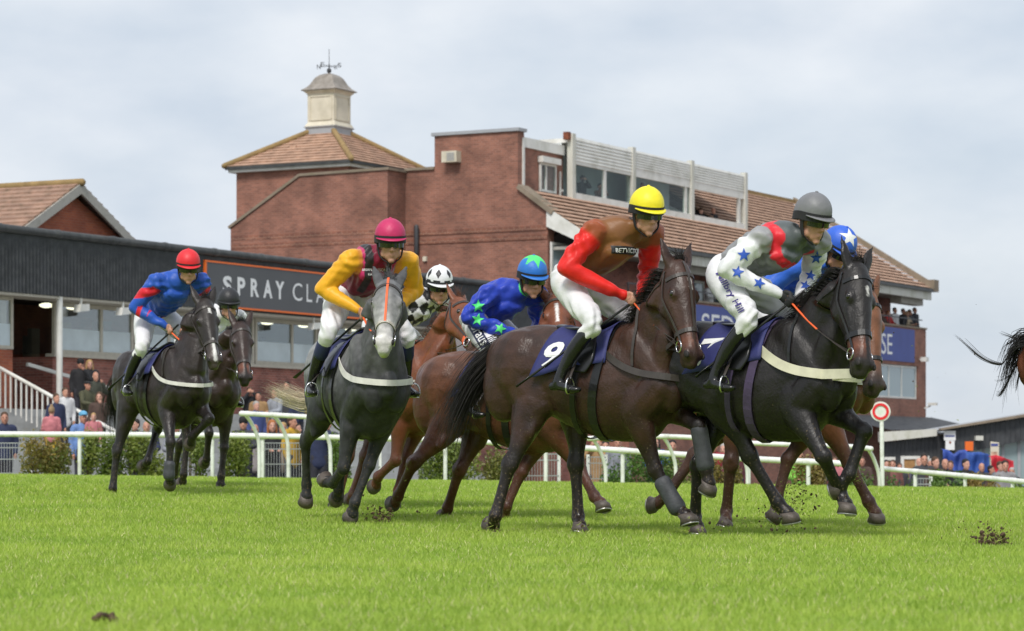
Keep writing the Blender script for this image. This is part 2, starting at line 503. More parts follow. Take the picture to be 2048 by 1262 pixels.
M['pale_lower'] = mat('painted_reflection', (0.56, 0.64, 0.67), 0.25, 0.12, 1.5)  # lower window panes coloured pale, standing in for a reflection in the glass
M['frame'] = mat('window_frame', (0.5, 0.46, 0.38), 0.6, 0.1)
M['rail'] = mat('rail_white', (0.77, 0.78, 0.75), 0.4, 0.06, 3, dirt=((0.4, 0.4, 0.3), 7, 0.6))
M['metal'] = mat('galvanised', (0.4, 0.41, 0.42), 0.45, 0.15, 6, metal=0.6)
M['iron'] = mat('dark_iron', (0.05, 0.05, 0.055), 0.5)
M['rust'] = mat('rust', (0.2, 0.06, 0.03), 0.9, 0.5, 6)
M['wood'] = mat('door_wood', (0.35, 0.19, 0.07), 0.7, 0.2)
M['bargeboard'] = mat('weathered_barge', (0.42, 0.40, 0.36), 0.8, 0.2, 3, dirt=((0.2, 0.19, 0.16), 3, 0.7))

def lamp_mat():
    m, n, l, b = newmat('lamp_glow')
    b.inputs['Base Color'].default_value = (0.9, 0.85, 0.7, 1)
    b.inputs['Emission Color'].default_value = (1.0, 0.86, 0.62, 1)
    b.inputs['Emission Strength'].default_value = 2.5
    return m
M['lamp'] = lamp_mat()
# ================================================================ ground and turf
def build_ground():
    ys = np.unique(np.concatenate([np.linspace(-6, 8, 8), np.linspace(8, 64, 140), np.linspace(64, 140, 30), np.geomspace(140, 2400, 18)]))
    xs = np.unique(np.concatenate([-np.geomspace(32, 1500, 12), np.linspace(-32, 32, 90), np.geomspace(32, 1500, 12)]))
    X, Y = np.meshgrid(xs, ys)
    Z = ground_z(X, Y)
    Z = Z + 0.012 * np.sin(X * 1.7 + Y * 0.6) * np.sin(Y * 0.9 - X * 0.4)
    vs = np.column_stack([X.ravel(), Y.ravel(), Z.ravel()])
    nx = len(xs)
    fs = [(j * nx + i, j * nx + i + 1, (j + 1) * nx + i + 1, (j + 1) * nx + i) for j in range(len(ys) - 1) for i in range(nx - 1)]
    me = bpy.data.meshes.new('ground'); me.from_pydata(vs.tolist(), [], fs)
    me.polygons.foreach_set('use_smooth', [True] * len(me.polygons))
    m, n, l, b = newmat('turf_and_tarmac')
    b.inputs['Roughness'].default_value = 0.9; b.inputs['Specular IOR Level'].default_value = 0.15
    tc = n.new('ShaderNodeTexCoord')
    n1 = n.new('ShaderNodeTexNoise'); n1.inputs['Scale'].default_value = 1.1; n1.inputs['Detail'].default_value = 6
    n2 = n.new('ShaderNodeTexNoise'); n2.inputs['Scale'].default_value = 45; n2.inputs['Detail'].default_value = 5; n2.inputs['Roughness'].default_value = 0.7
    l.new(tc.outputs['Object'], n1.inputs['Vector']); l.new(tc.outputs['Object'], n2.inputs['Vector'])
    r1 = n.new('ShaderNodeValToRGB')
    r1.color_ramp.elements[0].position = 0.3; r1.color_ramp.elements[0].color = (0.19, 0.315, 0.04, 1)
    r1.color_ramp.elements[1].position = 0.7; r1.color_ramp.elements[1].color = (0.33, 0.435, 0.065, 1)
    l.new(n1.outputs['Fac'], r1.inputs['Fac'])
    mr = n.new('ShaderNodeMapRange'); mr.inputs['From Min'].default_value = 0.3; mr.inputs['From Max'].default_value = 0.7; mr.inputs['To Min'].default_value = 0.65; mr.inputs['To Max'].default_value = 1.2
    l.new(n2.outputs['Fac'], mr.inputs['Value'])
    vm = n.new('ShaderNodeVectorMath'); vm.operation = 'SCALE'
    l.new(r1.outputs['Color'], vm.inputs[0]); l.new(mr.outputs['Result'], vm.inputs['Scale'])
    sp = n.new('ShaderNodeSeparateXYZ'); l.new(tc.outputs['Object'], sp.inputs['Vector'])
    far = n.new('ShaderNodeMapRange'); far.inputs['From Min'].default_value = 53; far.inputs['From Max'].default_value = 53.4
    l.new(sp.outputs['Y'], far.inputs['Value'])
    mx = n.new('ShaderNodeMix'); mx.data_type = 'RGBA'; mx.inputs['B'].default_value = (0.17, 0.165, 0.16, 1)
    l.new(far.outputs['Result'], mx.inputs['Factor']); l.new(vm.outputs['Vector'], mx.inputs['A'])
    l.new(mx.outputs['Result'], b.inputs['Base Color'])
    bp = n.new('ShaderNodeBump'); bp.inputs['Strength'].default_value = 0.5; bp.inputs['Distance'].default_value = 0.03
    l.new(n2.outputs['Fac'], bp.inputs['Height']); l.new(bp.outputs['Normal'], b.inputs['Normal'])
    return tag(link('ground', me, m), kind='structure')
build_ground()

def grass_material():
    m, n, l, b = newmat('grass_blades')
    out = n['Material Output']
    a = n.new('ShaderNodeAttribute'); a.attribute_name = 'blade'
    b.inputs['Roughness'].default_value = 0.55; b.inputs['Specular IOR Level'].default_value = 0.3
    l.new(a.outputs['Color'], b.inputs['Base Color'])
    tr = n.new('ShaderNodeBsdfTranslucent'); l.new(a.outputs['Color'], tr.inputs['Color'])
    mx = n.new('ShaderNodeMixShader'); mx.inputs['Fac'].default_value = 0.35
    l.new(b.outputs[0], mx.inputs[1]); l.new(tr.outputs[0], mx.inputs[2]); l.new(mx.outputs[0], out.inputs['Surface'])
    return m

def value_noise(x, y, s, seed):
    """soft random field for patches of colour and length"""
    r = np.random.default_rng(seed)
    g = r.random((64, 64))
    xs = (x / s) % 63; ys = (y / s) % 63
    i = xs.astype(int); j = ys.astype(int); fx = xs - i; fy = ys - j
    fx = fx * fx * (3 - 2 * fx); fy = fy * fy * (3 - 2 * fy)
    return (g[i, j] * (1 - fx) + g[i + 1, j] * fx) * (1 - fy) + (g[i, j + 1] * (1 - fx) + g[i + 1, j + 1] * fx) * fy

def build_grass():
    bands = [(8.6, 12, 4300), (12, 16, 3400), (16, 22, 2300), (22, 30, 1500), (30, 39.5, 1000), (39.5, 50, 260)]
    P = []
    for y0, y1, dens in bands:
        wid = lambda y: 0.186 * y * 1.12 + 1.1
        area = (wid(y0) + wid(y1)) * (y1 - y0)
        k = int(area * dens)
        y = rng.uniform(y0, y1, k); x = rng.uniform(-1, 1, k) * wid(y)
        P.append(np.column_stack([x, y]))
    P = np.vstack(P); N = len(P)
    x, y = P[:, 0], P[:, 1]
    patch = value_noise(x + 40, y, 0.55, 1) * 0.6 + value_noise(x + 40, y, 0.16, 2) * 0.4
    z = ground_z(x, y) - 0.004
    h = (0.021 + 0.024 * rng.random(N)) * (0.75 + 0.55 * patch) * (1 + 0.012 * (y - 9))
    w = 0.0018 + 0.00018 * y + 0.001 * rng.random(N)
    a = rng.uniform(0, 2 * math.pi, N)
    lean = h * (0.25 + 0.75 * rng.random(N))
    la = rng.uniform(0, 2 * math.pi, N)
    dx, dy = np.cos(a) * w, np.sin(a) * w
    lx, ly = np.cos(la) * lean, np.sin(la) * lean
    v = np.empty((N, 3, 3))
    v[:, 0] = np.column_stack([x - dx, y - dy, z]); v[:, 1] = np.column_stack([x + dx, y + dy, z])
    v[:, 2] = np.column_stack([x + lx, y + ly, z + h])
    me = bpy.data.meshes.new('grass')
    me.vertices.add(N * 3); me.vertices.foreach_set('co', v.ravel())
    me.loops.add(N * 3); me.loops.foreach_set('vertex_index', np.arange(N * 3))
    me.polygons.add(N)
    me.polygons.foreach_set('loop_start', np.arange(N) * 3); me.polygons.foreach_set('loop_total', np.full(N, 3))
    me.update()
    c0, c1, c2 = V(0.245, 0.395, 0.05), V(0.49, 0.605, 0.11), V(0.68, 0.64, 0.34)
    t = np.clip(patch * 0.75 + rng.random(N) * 0.45 - 0.1, 0, 1)[:, None]
    col = c0 * (1 - t) + c1 * t
    dry = rng.random(N) < 0.06
    col[dry] = c2 * (0.8 + 0.4 * rng.random(dry.sum()))[:, None]
    c4 = np.ones((N, 3, 4)); c4[:, :, :3] = col[:, None, :]
    at = me.color_attributes.new('blade', 'FLOAT_COLOR', 'POINT'); at.data.foreach_set('color', c4.ravel())
    tag(link('grass', me, grass_material()), 'short bright green turf covering the racecourse', 'grass', kind='stuff')
build_grass()

# ================================================================ frames of the buildings
RZ = math.atan2(0.88, 0.476)           # facades recede to the right
DR = V(0.476, 0.88, 0); DL = V(-0.88, 0.476, 0)

def course_strips(name, mtl, parent, x0, x1, p0, p1, n, lap=0.035, th=0.07, tilew=0.33, xf=None, gaps=True):
    """n lapped courses of roof tiles between the eave point p0=(y,z) and the ridge point p1; xf(t) trims the ends"""
    p0 = V(*p0); p1 = V(*p1)
    d = p1 - p0; L = np.linalg.norm(d); d /= L
    nr = V(-d[1], d[0])
    if nr[1] < 0: nr = -nr
    r = np.random.default_rng(int(abs(x0 * 10) + n))
    for i in range(n):
        a, b_ = i / n * L, (i + 1) / n * L + lap
        xa, xb = (x0, x1) if xf is None else xf(i / n)
        if xb - xa < 0.1: continue
        mb = MB()
        k = max(1, int((xb - xa) / tilew))
        wx = (xb - xa) / k
        for j in range(k):
            lo, hi = xa + j * wx + 0.004, xa + (j + 1) * wx - 0.004
            up = th + r.uniform(0, 0.012)
            q = [p0 + d * a + nr * up, p0 + d * b_ + nr * 0.004, p0 + d * b_ - nr * 0.02, p0 + d * a + nr * (up - 0.026)]
            mb.prism([tuple(t) for t in q], 'x', lo, hi)
        o = mb.build(name, mtl, parent)

def slats_x(parent, x0, x1, y, z0, z1, n, mtl, name='louvre'):
    h = (z1 - z0) / n
    for i in range(n):
        mb = MB(); z = z0 + i * h
        mb.prism([(y, z + 0.003), (y - 0.05, z + 0.003), (y - 0.012, z + h), (y, z + h)], 'x', x0, x1)
        mb.build(name, mtl, parent)

def window(parent, x0, x1, z0, z1, y, mull=(), fr=0.06, fm='frame', gm='glass', depth=0.08, pale_lower=0.0):
    """window in the plane y (outside is -y): frame with mullions, and panes"""
    mb = MB()
    mb.box((x0, y - depth / 2, z0), (x1, y + depth / 2, z0 + fr)); mb.box((x0, y - depth / 2, z1 - fr), (x1, y + depth / 2, z1))
    xs = [x0 + fr / 2] + list(mull) + [x1 - fr / 2]
    for x in xs: mb.box((x - fr / 2, y - depth / 2 + 0.003, z0 + fr), (x + fr / 2, y + depth / 2 - 0.003, z1 - fr))
    f = mb.build('window', M[fm], parent)
    for a, b in zip(xs[:-1], xs[1:]):
        zm = z0 + fr + (z1 - z0) * pale_lower
        if pale_lower: g = MB(); g.box((a + fr / 2, y - 0.012, z0 + fr), (b - fr / 2, y + 0.012, zm)); g.build('painted_reflection', M['pale_lower'], f)
        g = MB(); g.box((a + fr / 2, y - 0.008, zm), (b - fr / 2, y + 0.008, z1 - fr)); g.build('pane', M[gm], f)
    return f

def flat_text(name, s, x0, x1, z0, z1, y, mtl, parent, bold=0.0, th=0.012):
    v, f = fit_text(s, x0, x1, z0, z1, bold)
    n = len(v)
    vs = np.vstack([np.column_stack([v[:, 0], np.full(n, y), v[:, 1]])])
    mb = MB(); mb.add(vs, f)
    return mb.build(name, mtl, parent)

# ================================================================ main grandstand
def grandstand():
    R = empty('grandstand', (2.56, 96.4, 0), RZ)
    tag(R, 'large red brick grandstand with tiled roof, rooftop commentary boxes and blue banner', 'grandstand')
    B = lambda name, mtl, fn: (lambda mb: (fn(mb), mb.build(name, M[mtl], R))[1])(MB())
    # gable end wall (faces left front) and the projecting stair wall beside it
    def gable(mb):
        mb.prism([(1.49, -2.5), (1.49, 9.25), (2.69, 10.12), (2.69, 12.2), (6.1, 12.2), (6.1, 11.0), (7.4, 11.0), (7.4, -2.5)], 'x', 0.02, 0.5)
    wall = B('wall', 'brick', gable)
    B('wall', 'brick', lambda mb: mb.prism([(7.32, -2.5), (7.32, 10.93), (11.05, 10.88), (14.1, 9.1), (14.1, -2.5)], 'x', -1.25, 0.6))
    # copings
    def cop(pts, x0, x1, mt='coping', ov=0.06, th=0.1):
        for (a, b) in zip(pts[:-1], pts[1:]):
            d = nrm(V(b[0] - a[0], b[1] - a[1])); nn = V(-d[1], d[0])
            if nn[1] < 0: nn = -nn
            mb = MB(); a_, b_ = V(*a), V(*b)
            mb.prism([tuple(a_ + nn * 0.003), tuple(b_ + nn * 0.003), tuple(b_ + nn * th), tuple(a_ + nn * th)], 'x', x0 - ov, x1 + ov)
            mb.build('coping', M[mt], R)
    cop([(1.3, 9.16), (2.69, 10.16)], 0.0, 0.5, 'coping', 0.12, 0.17)
    cop([(2.6, 12.2), (6.2, 12.2)], 0.0, 0.5, 'lead', 0.06, 0.12)
    cop([(6.1, 11.0), (7.32, 11.0)], 0.0, 0.5)
    cop([(7.25, 10.93), (11.05, 10.88)], -1.25, 0.6)
    cop([(11.05, 10.88), (14.15, 9.08)], -1.25, 0.6)
    # decorative soldier courses
    for z in (8.32, 8.64):
        B('brick_band', 'brick_band', lambda mb: mb.box((-0.012, 1.5, z), (0.03, 7.3, z + 0.16)))
        B('brick_band', 'brick_band', lambda mb: mb.box((-1.262, 7.35, z), (-1.2, 14.09, z + 0.16)))
    # air-conditioning unit, light fitting and small box on the gable
    u = B('ventilation_box', 'cream', lambda mb: mb.box((-0.32, 5.0, 11.2), (0.02, 5.62, 11.6)))
    for i in range(5): 
        mb = MB(); mb.box((-0.335, 5.1, 11.26 + i * 0.06), (-0.318, 5.4, 11.29 + i * 0.06)); mb.build('slat', M['lead'], u)
    lf = MB(); lf.tube([(-0.12, 6.78, 8.0), (-0.12, 6.78, 8.95)], 0.09, seg=10, sub=1); lf.build('wall_light', M['iron'], R, True)
    B('junction_box', 'cream', lambda mb: mb.box((-0.07, 6.4, 7.7), (0.02, 6.55, 7.87)))
    # ---- tower with hipped roof and cupola
    tx0, tx1, ty0, ty1, tz = -0.9, 4.3, 9.2, 14.1, 11.2
    B('tower_wall', 'brick', lambda mb: mb.box((tx0, ty0, 5), (tx1, ty1 - 0.02, tz)))
    B('soffit', 'white', lambda mb: mb.box((tx0 - 0.22, ty0 - 0.22, tz - 0.02), (tx1 + 0.22, ty1 + 0.2, tz + 0.12)))
    B('gutter', 'gutter', lambda mb: [mb.box((tx0 - 0.32, ty0 - 0.3, tz + 0.08), (tx0 - 0.2, ty1 + 0.28, tz + 0.2)), mb.box((tx0 - 0.19, ty0 - 0.32, tz + 0.081), (tx1 + 0.3, ty0 - 0.2, tz + 0.201))])
    cx, cy = (tx0 + tx1) / 2, (ty0 + ty1) / 2
    ez, az = tz + 0.16, 12.75
    e = [(tx0 - 0.3, ty0 - 0.3), (tx1 + 0.3, ty0 - 0.3), (tx1 + 0.3, ty1 + 0.3), (tx0 - 0.3, ty1 + 0.3)]
    t = [(cx - 0.5, cy - 0.5), (cx + 0.5, cy - 0.5), (cx + 0.5, cy + 0.5), (cx - 0.5, cy + 0.5)]
    n = 11
    for s_ in range(4):
        a0, a1 = V(*e[s_], ez), V(*e[(s_ + 1) % 4], ez); b0, b1 = V(*t[s_], az), V(*t[(s_ + 1) % 4], az)
        nn = nrm(np.cross(a1 - a0, b0 - a0))
        if nn[2] < 0: nn = -nn
        for i in range(n):
            f0, f1 = i / n, (i + 1.12) / n
            q = [a0 + (b0 - a0) * f0, a1 + (b1 - a1) * f0, a1 + (b1 - a1) * f1, a0 + (b0 - a0) * f1]
            vs = [q[0] + nn * 0.07, q[1] + nn * 0.07, q[2] + nn * 0.015, q[3] + nn * 0.015, q[0] - nn * 0.01, q[1] - nn * 0.01, q[2] - nn * 0.02, q[3] - nn * 0.02]
            mb = MB(); mb.add(vs, [(0, 1, 2, 3), (7, 6, 5, 4), (0, 4, 5, 1), (1, 5, 6, 2), (2, 6, 7, 3), (3, 7, 4, 0)])
            mb.build('tile_course', M['tile'], R)
        mb = MB(); mb.tube([a0 + nn * 0.05 + V(0, 0, 0.03), b0 + V(0, 0, 0.1)], 0.11, seg=8, sub=1); mb.build('hip_tile', M['ridge'], R, True)
    # dormer vent tile
    B('vent_tile', 'tile', lambda mb: mb.box((tx0 + 0.9, cy - 0.1 + 0.5, 12.05), (tx0 + 1.15, cy + 0.65, 12.2)))
    cup = empty('cupola', (cx, cy, 12.45), 0, R)
    def C(name, mtl, fn, sm=False):
        mb = MB(); fn(mb); return mb.build(name, M[mtl], cup, sm)
    def sq(mb, rows):
        """square tower from (half width, z) rows"""
        vs = []; fs = []
        for h, z in rows: vs += [(-h, -h, z), (h, -h, z), (h, h, z), (-h, h, z)]
        for i in range(len(rows) - 1):
            for j in range(4): fs.append((i * 4 + j, i * 4 + (j + 1) % 4, i * 4 + 4 + (j + 1) % 4, i * 4 + 4 + j))
        fs += [(3, 2, 1, 0), tuple(range(len(vs) - 4, len(vs)))]
        mb.add(vs, fs)
    C('plinth', 'lead', lambda mb: sq(mb, [(0.64, -0.1), (0.64, 0.5), (0.69, 0.52), (0.69, 0.55), (0.6, 0.56)]))
    C('body', 'cream', lambda mb: sq(mb, [(0.67, 0.56), (0.64, 0.63), (0.585, 0.72), (0.585, 1.74), (0.61, 1.8), (0.68, 1.86), (0.69, 1.9)]))
    for sx, sy in ((-1, 0), (0, -1), (1, 0), (0, 1)):
        for k in range(4):       # raised panel mouldings
            mb = MB(); w, z0, z1, o = 0.47, 0.8, 1.68, 0.587
            segs = [((-w, z0), (w, z0)), ((w, z0), (w, z1)), ((w, z1), (-w, z1)), ((-w, z1), (-w, z0))]
            (a, za), (b_, zb) = segs[k]
            mk = lambda q, z: (sx * o + sy * q, sy * o + sx * q, z)
            mb.bar(mk(a, za), mk(b_, zb), 0.05, 0.05); mb.build('moulding', M['cream'], cup)
    prof = [(0.76, 1.9), (0.77, 1.93), (0.62, 2.04), (0.52, 2.16), (0.45, 2.3), (0.38, 2.42), (0.27, 2.52), (0.13, 2.58), (0.03, 2.6)]
    C('bell_roof', 'lead_brown', lambda mb: sq(mb, prof))
    wv = C('weather_vane', 'iron', lambda mb: (mb.tube([(0, 0, 2.55), (0, 0, 2.95)], 0.025, seg=8, sub=1), mb.tube([(0, 0, 2.95), (0, 0, 3.5)], 0.012, seg=6, sub=1), mb.ell((0, 0, 2.7), (0.09, 0.09, 0.1)),
        [mb.bar((-0.42 * a, -0.42 * b_, 2.87), (0.42 * a, 0.42 * b_, 2.87), 0.016) for a, b_ in ((1, 0), (0, 1))]))
    for ch, px, py in (('E', -0.46, 0), ('W', 0.46, 0), ('N', 0, 0.46), ('S', 0, -0.46)):
        v, f = fit_text(ch, -0.07, 0.07, -0.08, 0.09, 0.01)
        # letters stand facing the course
        ax = V(0.88, -0.476, 0)          # any vertical plane seen from the track
        ca, sa = math.cos(-RZ), math.sin(-RZ)
        mb = MB(); mb.add([(px + q[0] * ca, py + q[0] * sa, 2.87 + q[1]) for q in v], f); mb.build('letter', M['iron'], wv)
    # ---- main roof over the terrace
    X1 = 34.8
    course_strips('tile_course', M['tile'], R, 0.0, X1, (-0.25, 8.36), (6.6, 12.66), 24, tilew=0.4, xf=lambda t: (0.0 if t < 0.41 else 17.6, X1))
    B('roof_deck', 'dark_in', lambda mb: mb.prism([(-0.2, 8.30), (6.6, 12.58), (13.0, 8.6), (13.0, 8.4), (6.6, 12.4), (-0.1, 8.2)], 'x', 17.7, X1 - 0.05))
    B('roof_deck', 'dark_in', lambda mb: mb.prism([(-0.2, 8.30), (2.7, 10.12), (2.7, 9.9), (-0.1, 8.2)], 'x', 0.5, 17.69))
    B('roof_back', 'tile', lambda mb: mb.prism([(6.55, 12.66), (13.2, 8.5), (13.2, 8.42), (6.55, 12.6)], 'x', 4.2, X1))
    B('ridge_cap', 'ridge', lambda mb: mb.box((20.2, 6.45, 12.6), (X1, 6.75, 12.78)))
    B('gutter', 'gutter', lambda mb: mb.box((0.0, -0.42, 8.22), (X1, -0.27, 8.36)))
    B('fascia', 'dirty_white', lambda mb: mb.box((0.05, -0.26, 7.86), (X1 + 0.02, -0.14, 8.26)))
    B('soffit', 'bargeboard', lambda mb: mb.box((0.3, -0.13, 7.95), (X1, 4.0, 8.06)))
    # barge board of the left gable, falling to the front
    B('barge_board', 'white', lambda mb: mb.prism([(-0.27, 7.95), (-0.27, 8.33), (1.5, 9.44), (1.5, 8.75)], 'x', -0.06, 0.04))
    # right-hand verge
    B('verge', 'coping', lambda mb: mb.prism([(-0.35, 8.32), (6.6, 12.72), (6.6, 12.92), (-0.35, 8.62)], 'x', X1 - 0.02, X1 + 0.3))
    B('verge_foot', 'coping', lambda mb: mb.box((X1 - 0.1, -0.45, 8.25), (X1 + 0.5, 0.35, 8.8)))
    B('end_gable', 'dirty_white', lambda mb: mb.prism([(-0.2, 7.9), (6.6, 12.6), (6.6, 7.9)], 'x', X1 - 0.3, X1 - 0.05))
    B('end_beam', 'bargeboard', lambda mb: mb.box((X1 - 3.0, 0.1, 7.6), (X1 - 0.1, 0.6, 7.93)))
    B('cross_beam', 'bargeboard', lambda mb: mb.box((6.0, 0.3, 7.62), (15.5, 0.5, 7.92)))
    # front wall behind the balcony
    B('front_wall', 'brick_dark', lambda mb: mb.box((0.5, 1.5, -2.5), (34.2, 1.9, 8.0)))
    wf = window(R, 0.14, 2.3, 6.95, 8.22, 1.42, (), 0.1, 'white', 'glass_sky')
    for a, b_ in ((7.6, 10.6), (11.7, 13.2), (17.0, 19.0), (21, 24), (27, 30)):
        window(R, a, b_, 5.9, 7.55, 1.44, (), 0.09, 'white', 'glass_sky')
    # balcony block with the blue banner, glazing under it
    def bal(mb):
        mb.box((3.5, 0.0, -2.5), (34.8, 1.48, 3.25)); mb.box((3.5, 0.0, 4.78), (34.8, 1.48, 5.55)); mb.box((3.5, 0.0, 5.553), (34.8, 0.22, 6.5)); mb.box((34.58, 0.223, 5.553), (34.8, 1.48, 6.5)); mb.box((33.75, 0.0, 3.25), (34.8, 1.48, 4.78)); mb.box((3.5, 0.0, 3.25), (6.0, 1.48, 4.78))
    B('balcony_wall', 'brick', bal)
    B('balcony_coping', 'coping', lambda mb: mb.box((3.5, -0.05, 6.503), (34.85, 0.25, 6.58)))
    B('banner', 'banner', lambda mb: mb.box((8.6, -0.04, 4.93), (33.2, -0.006, 6.42)))
    flat_text('lettering', 'SEDGEFIELD', 9.75, 19.8, 5.2, 6.12, -0.046, M['letter'], R, 0.0)
    flat_text('lettering', 'RACECOURSE', 20.6, 30.3, 5.2, 6.12, -0.046, M['letter'], R, 0.0)
    B('handrail', 'iron', lambda mb: (mb.bar((3.6, 0.12, 6.93), (34.6, 0.12, 6.93), 0.05), [mb.bar((x, 0.12, 6.58), (x, 0.12, 6.9), 0.04) for x in np.arange(3.7, 34.6, 1.9)]))
    window(R, 6.0, 33.7, 3.27, 4.76, 0.1, tuple(np.arange(7.5, 33, 1.62)), 0.08, 'white', 'glass_sky')
    # security camera and floodlight on the right corner
    B('floodlight', 'white', lambda mb: (mb.box((33.75, -0.4, 5.0), (34.1, -0.12, 5.2)), mb.bar((33.95, -0.15, 5.1), (33.95, 0.05, 5.1), 0.06)))
    B('security_camera', 'white', lambda mb: (mb.box((34.5, -0.62, 3.0), (34.68, -0.2, 3.12)), mb.bar((34.6, -0.3, 2.98), (34.6, 0.05, 2.85), 0.06)))
    # ---- commentary boxes on the roof
    yb, z0, z1 = 2.6, 10.22, 12.42
    posts = [4.08, 9.15, 14.55, 19.9]
    for x in posts: B('post', 'dirty_white', lambda mb: mb.box((x - 0.13, yb - 0.09, 9.95), (x + 0.13, yb + 0.14, 12.52)))
    B('post_cap', 'rust', lambda mb: mb.box((3.74, yb - 0.02, 12.28), (3.94, yb + 0.2, 12.56)))
    B('box_roof', 'white', lambda mb: mb.box((4.0, yb + 0.15, 12.2), (20.0, 6.6, 12.36)))
    B('box_floor', 'grey_in', lambda mb: mb.box((4.0, yb + 0.15, 9.9), (20.0, 6.4, 10.1)))
    B('box_back', 'grey_in', lambda mb: (mb.box((4.3, 4.3, 10.1), (14.5, 4.4, 12.2)), mb.box((4.0, yb + 0.4, 10.1), (4.1, 4.29, 12.2)), mb.box((10.6, 3.5, 10.1), (14.4, 3.6, 11.9))))
    for i, (a, b_) in enumerate(zip(posts[:-1], posts[1:])):
        a += 0.13; b_ -= 0.13
        zl = (11.55, 11.75, 11.72)[i]
        slats_x(R, a, b_, yb, zl, 12.42, 7, M['white'])
        B('louvre_backing', 'dirty_white', lambda mb: mb.box((a, yb + 0.004, zl), (b_, yb + 0.05, 12.42)))
        B('sill', 'white', lambda mb: mb.box((a, yb - 0.06, 10.1), (b_, yb + 0.12, 10.36)))
        B('lintel', 'white', lambda mb: mb.box((a, yb - 0.02, (11.42, 11.42, 11.40)[i]), (b_, yb + 0.1, zl)))
        m = {0: (a + 2.6,), 1: (b_ - 0.35,), 2: (b_ - 0.4,)}[i]
        for x in m: B('mullion', 'white', lambda mb: mb.box((x - 0.1, yb + 0.0, 10.36), (x + 0.1, yb + 0.1, 11.42)))
        if i < 2: B('pane', 'glass_box', lambda mb: mb.box((a, yb + 0.045, 10.36), (b_, yb + 0.055, 11.42)))
    # sloping side of the third box
    B('side_panel', 'white', lambda mb: mb.prism([(2.9, 10.1), (2.9, 10.4), (5.6, 11.7), (5.6, 10.1)], 'x', 14.7, 14.8))
    B('box_back', 'mid_in', lambda mb: mb.box((14.5, 5.9, 10.1), (17.0, 6.0, 12.2)))
    for x in (17.2, 18.6): B('post', 'dirty_white', lambda mb: mb.box((x, 5.7, 10.1), (x + 0.1, 5.8, 12.2)))
    # stub wall left of the boxes
    B('stub_wall', 'brick', lambda mb: mb.box((0.5, 2.95, 9.8), (4.0, 3.3, 11.72)))
    B('fascia', 'white', lambda mb: mb.box((0.45, 2.86, 11.723), (3.98, 3.4, 12.08)))
    B('downpipe', 'white', lambda mb: (mb.bar((0.42, 2.72, 10.25), (0.42, 2.72, 12.0), 0.14), mb.bar((3.66, 2.88, 10.2), (3.66, 2.88, 11.1), 0.06), mb.bar((3.66, 2.88, 10.4), (3.86, 2.88, 10.42), 0.08)))
    window(R, 2.1, 3.35, 10.25, 11.3, 2.9, (2.55,), 0.08, 'white', 'glass_box')
    B('shutter_box', 'white', lambda mb: mb.box((2.02, 2.72, 11.302), (3.45, 2.94, 11.52)))
    # dark lean-to canopy at the foot of the right block
    def canopy(mb):
        k = 60
        vs = []; fs = []
        for i in range(k + 1):
            x = 22 + 13.6 * i / k; h = 0.05 * (i % 2)
            vs += [(x, -0.02, 2.42 + h), (x, -3.2, 1.72 + h)]
        for i in range(k): fs.append((2 * i, 2 * i + 1, 2 * i + 3, 2 * i + 2))
        mb.add(vs, fs)
        mb.box((22, -3.22, 1.55), (35.6, -3.14, 1.7))
    B('canopy', 'black_clad', canopy)
    for x in (22.5, 26.8, 31.0, 35.2): B('canopy_post', 'rust', lambda mb: mb.box((x, -3.1, -3.5), (x + 0.2, -2.9, 1.6)))
    return R
STAND = grandstand()
SM = STAND.matrix_basis.copy() if False else Matrix.Translation((2.56, 96.4, 0)) @ Matrix.Rotation(RZ, 4, 'Z')

# ================================================================ left pavilion with the black fascia
PM = Matrix.Translation((-13.03, 70, 0)) @ Matrix.Rotation(RZ, 4, 'Z')
def terrace_z(y):
    """level of the terrace steps at distance -y in front of the pavilion"""
    k = math.floor((-y) / 0.4)
    return 1.85 - 0.19 * k

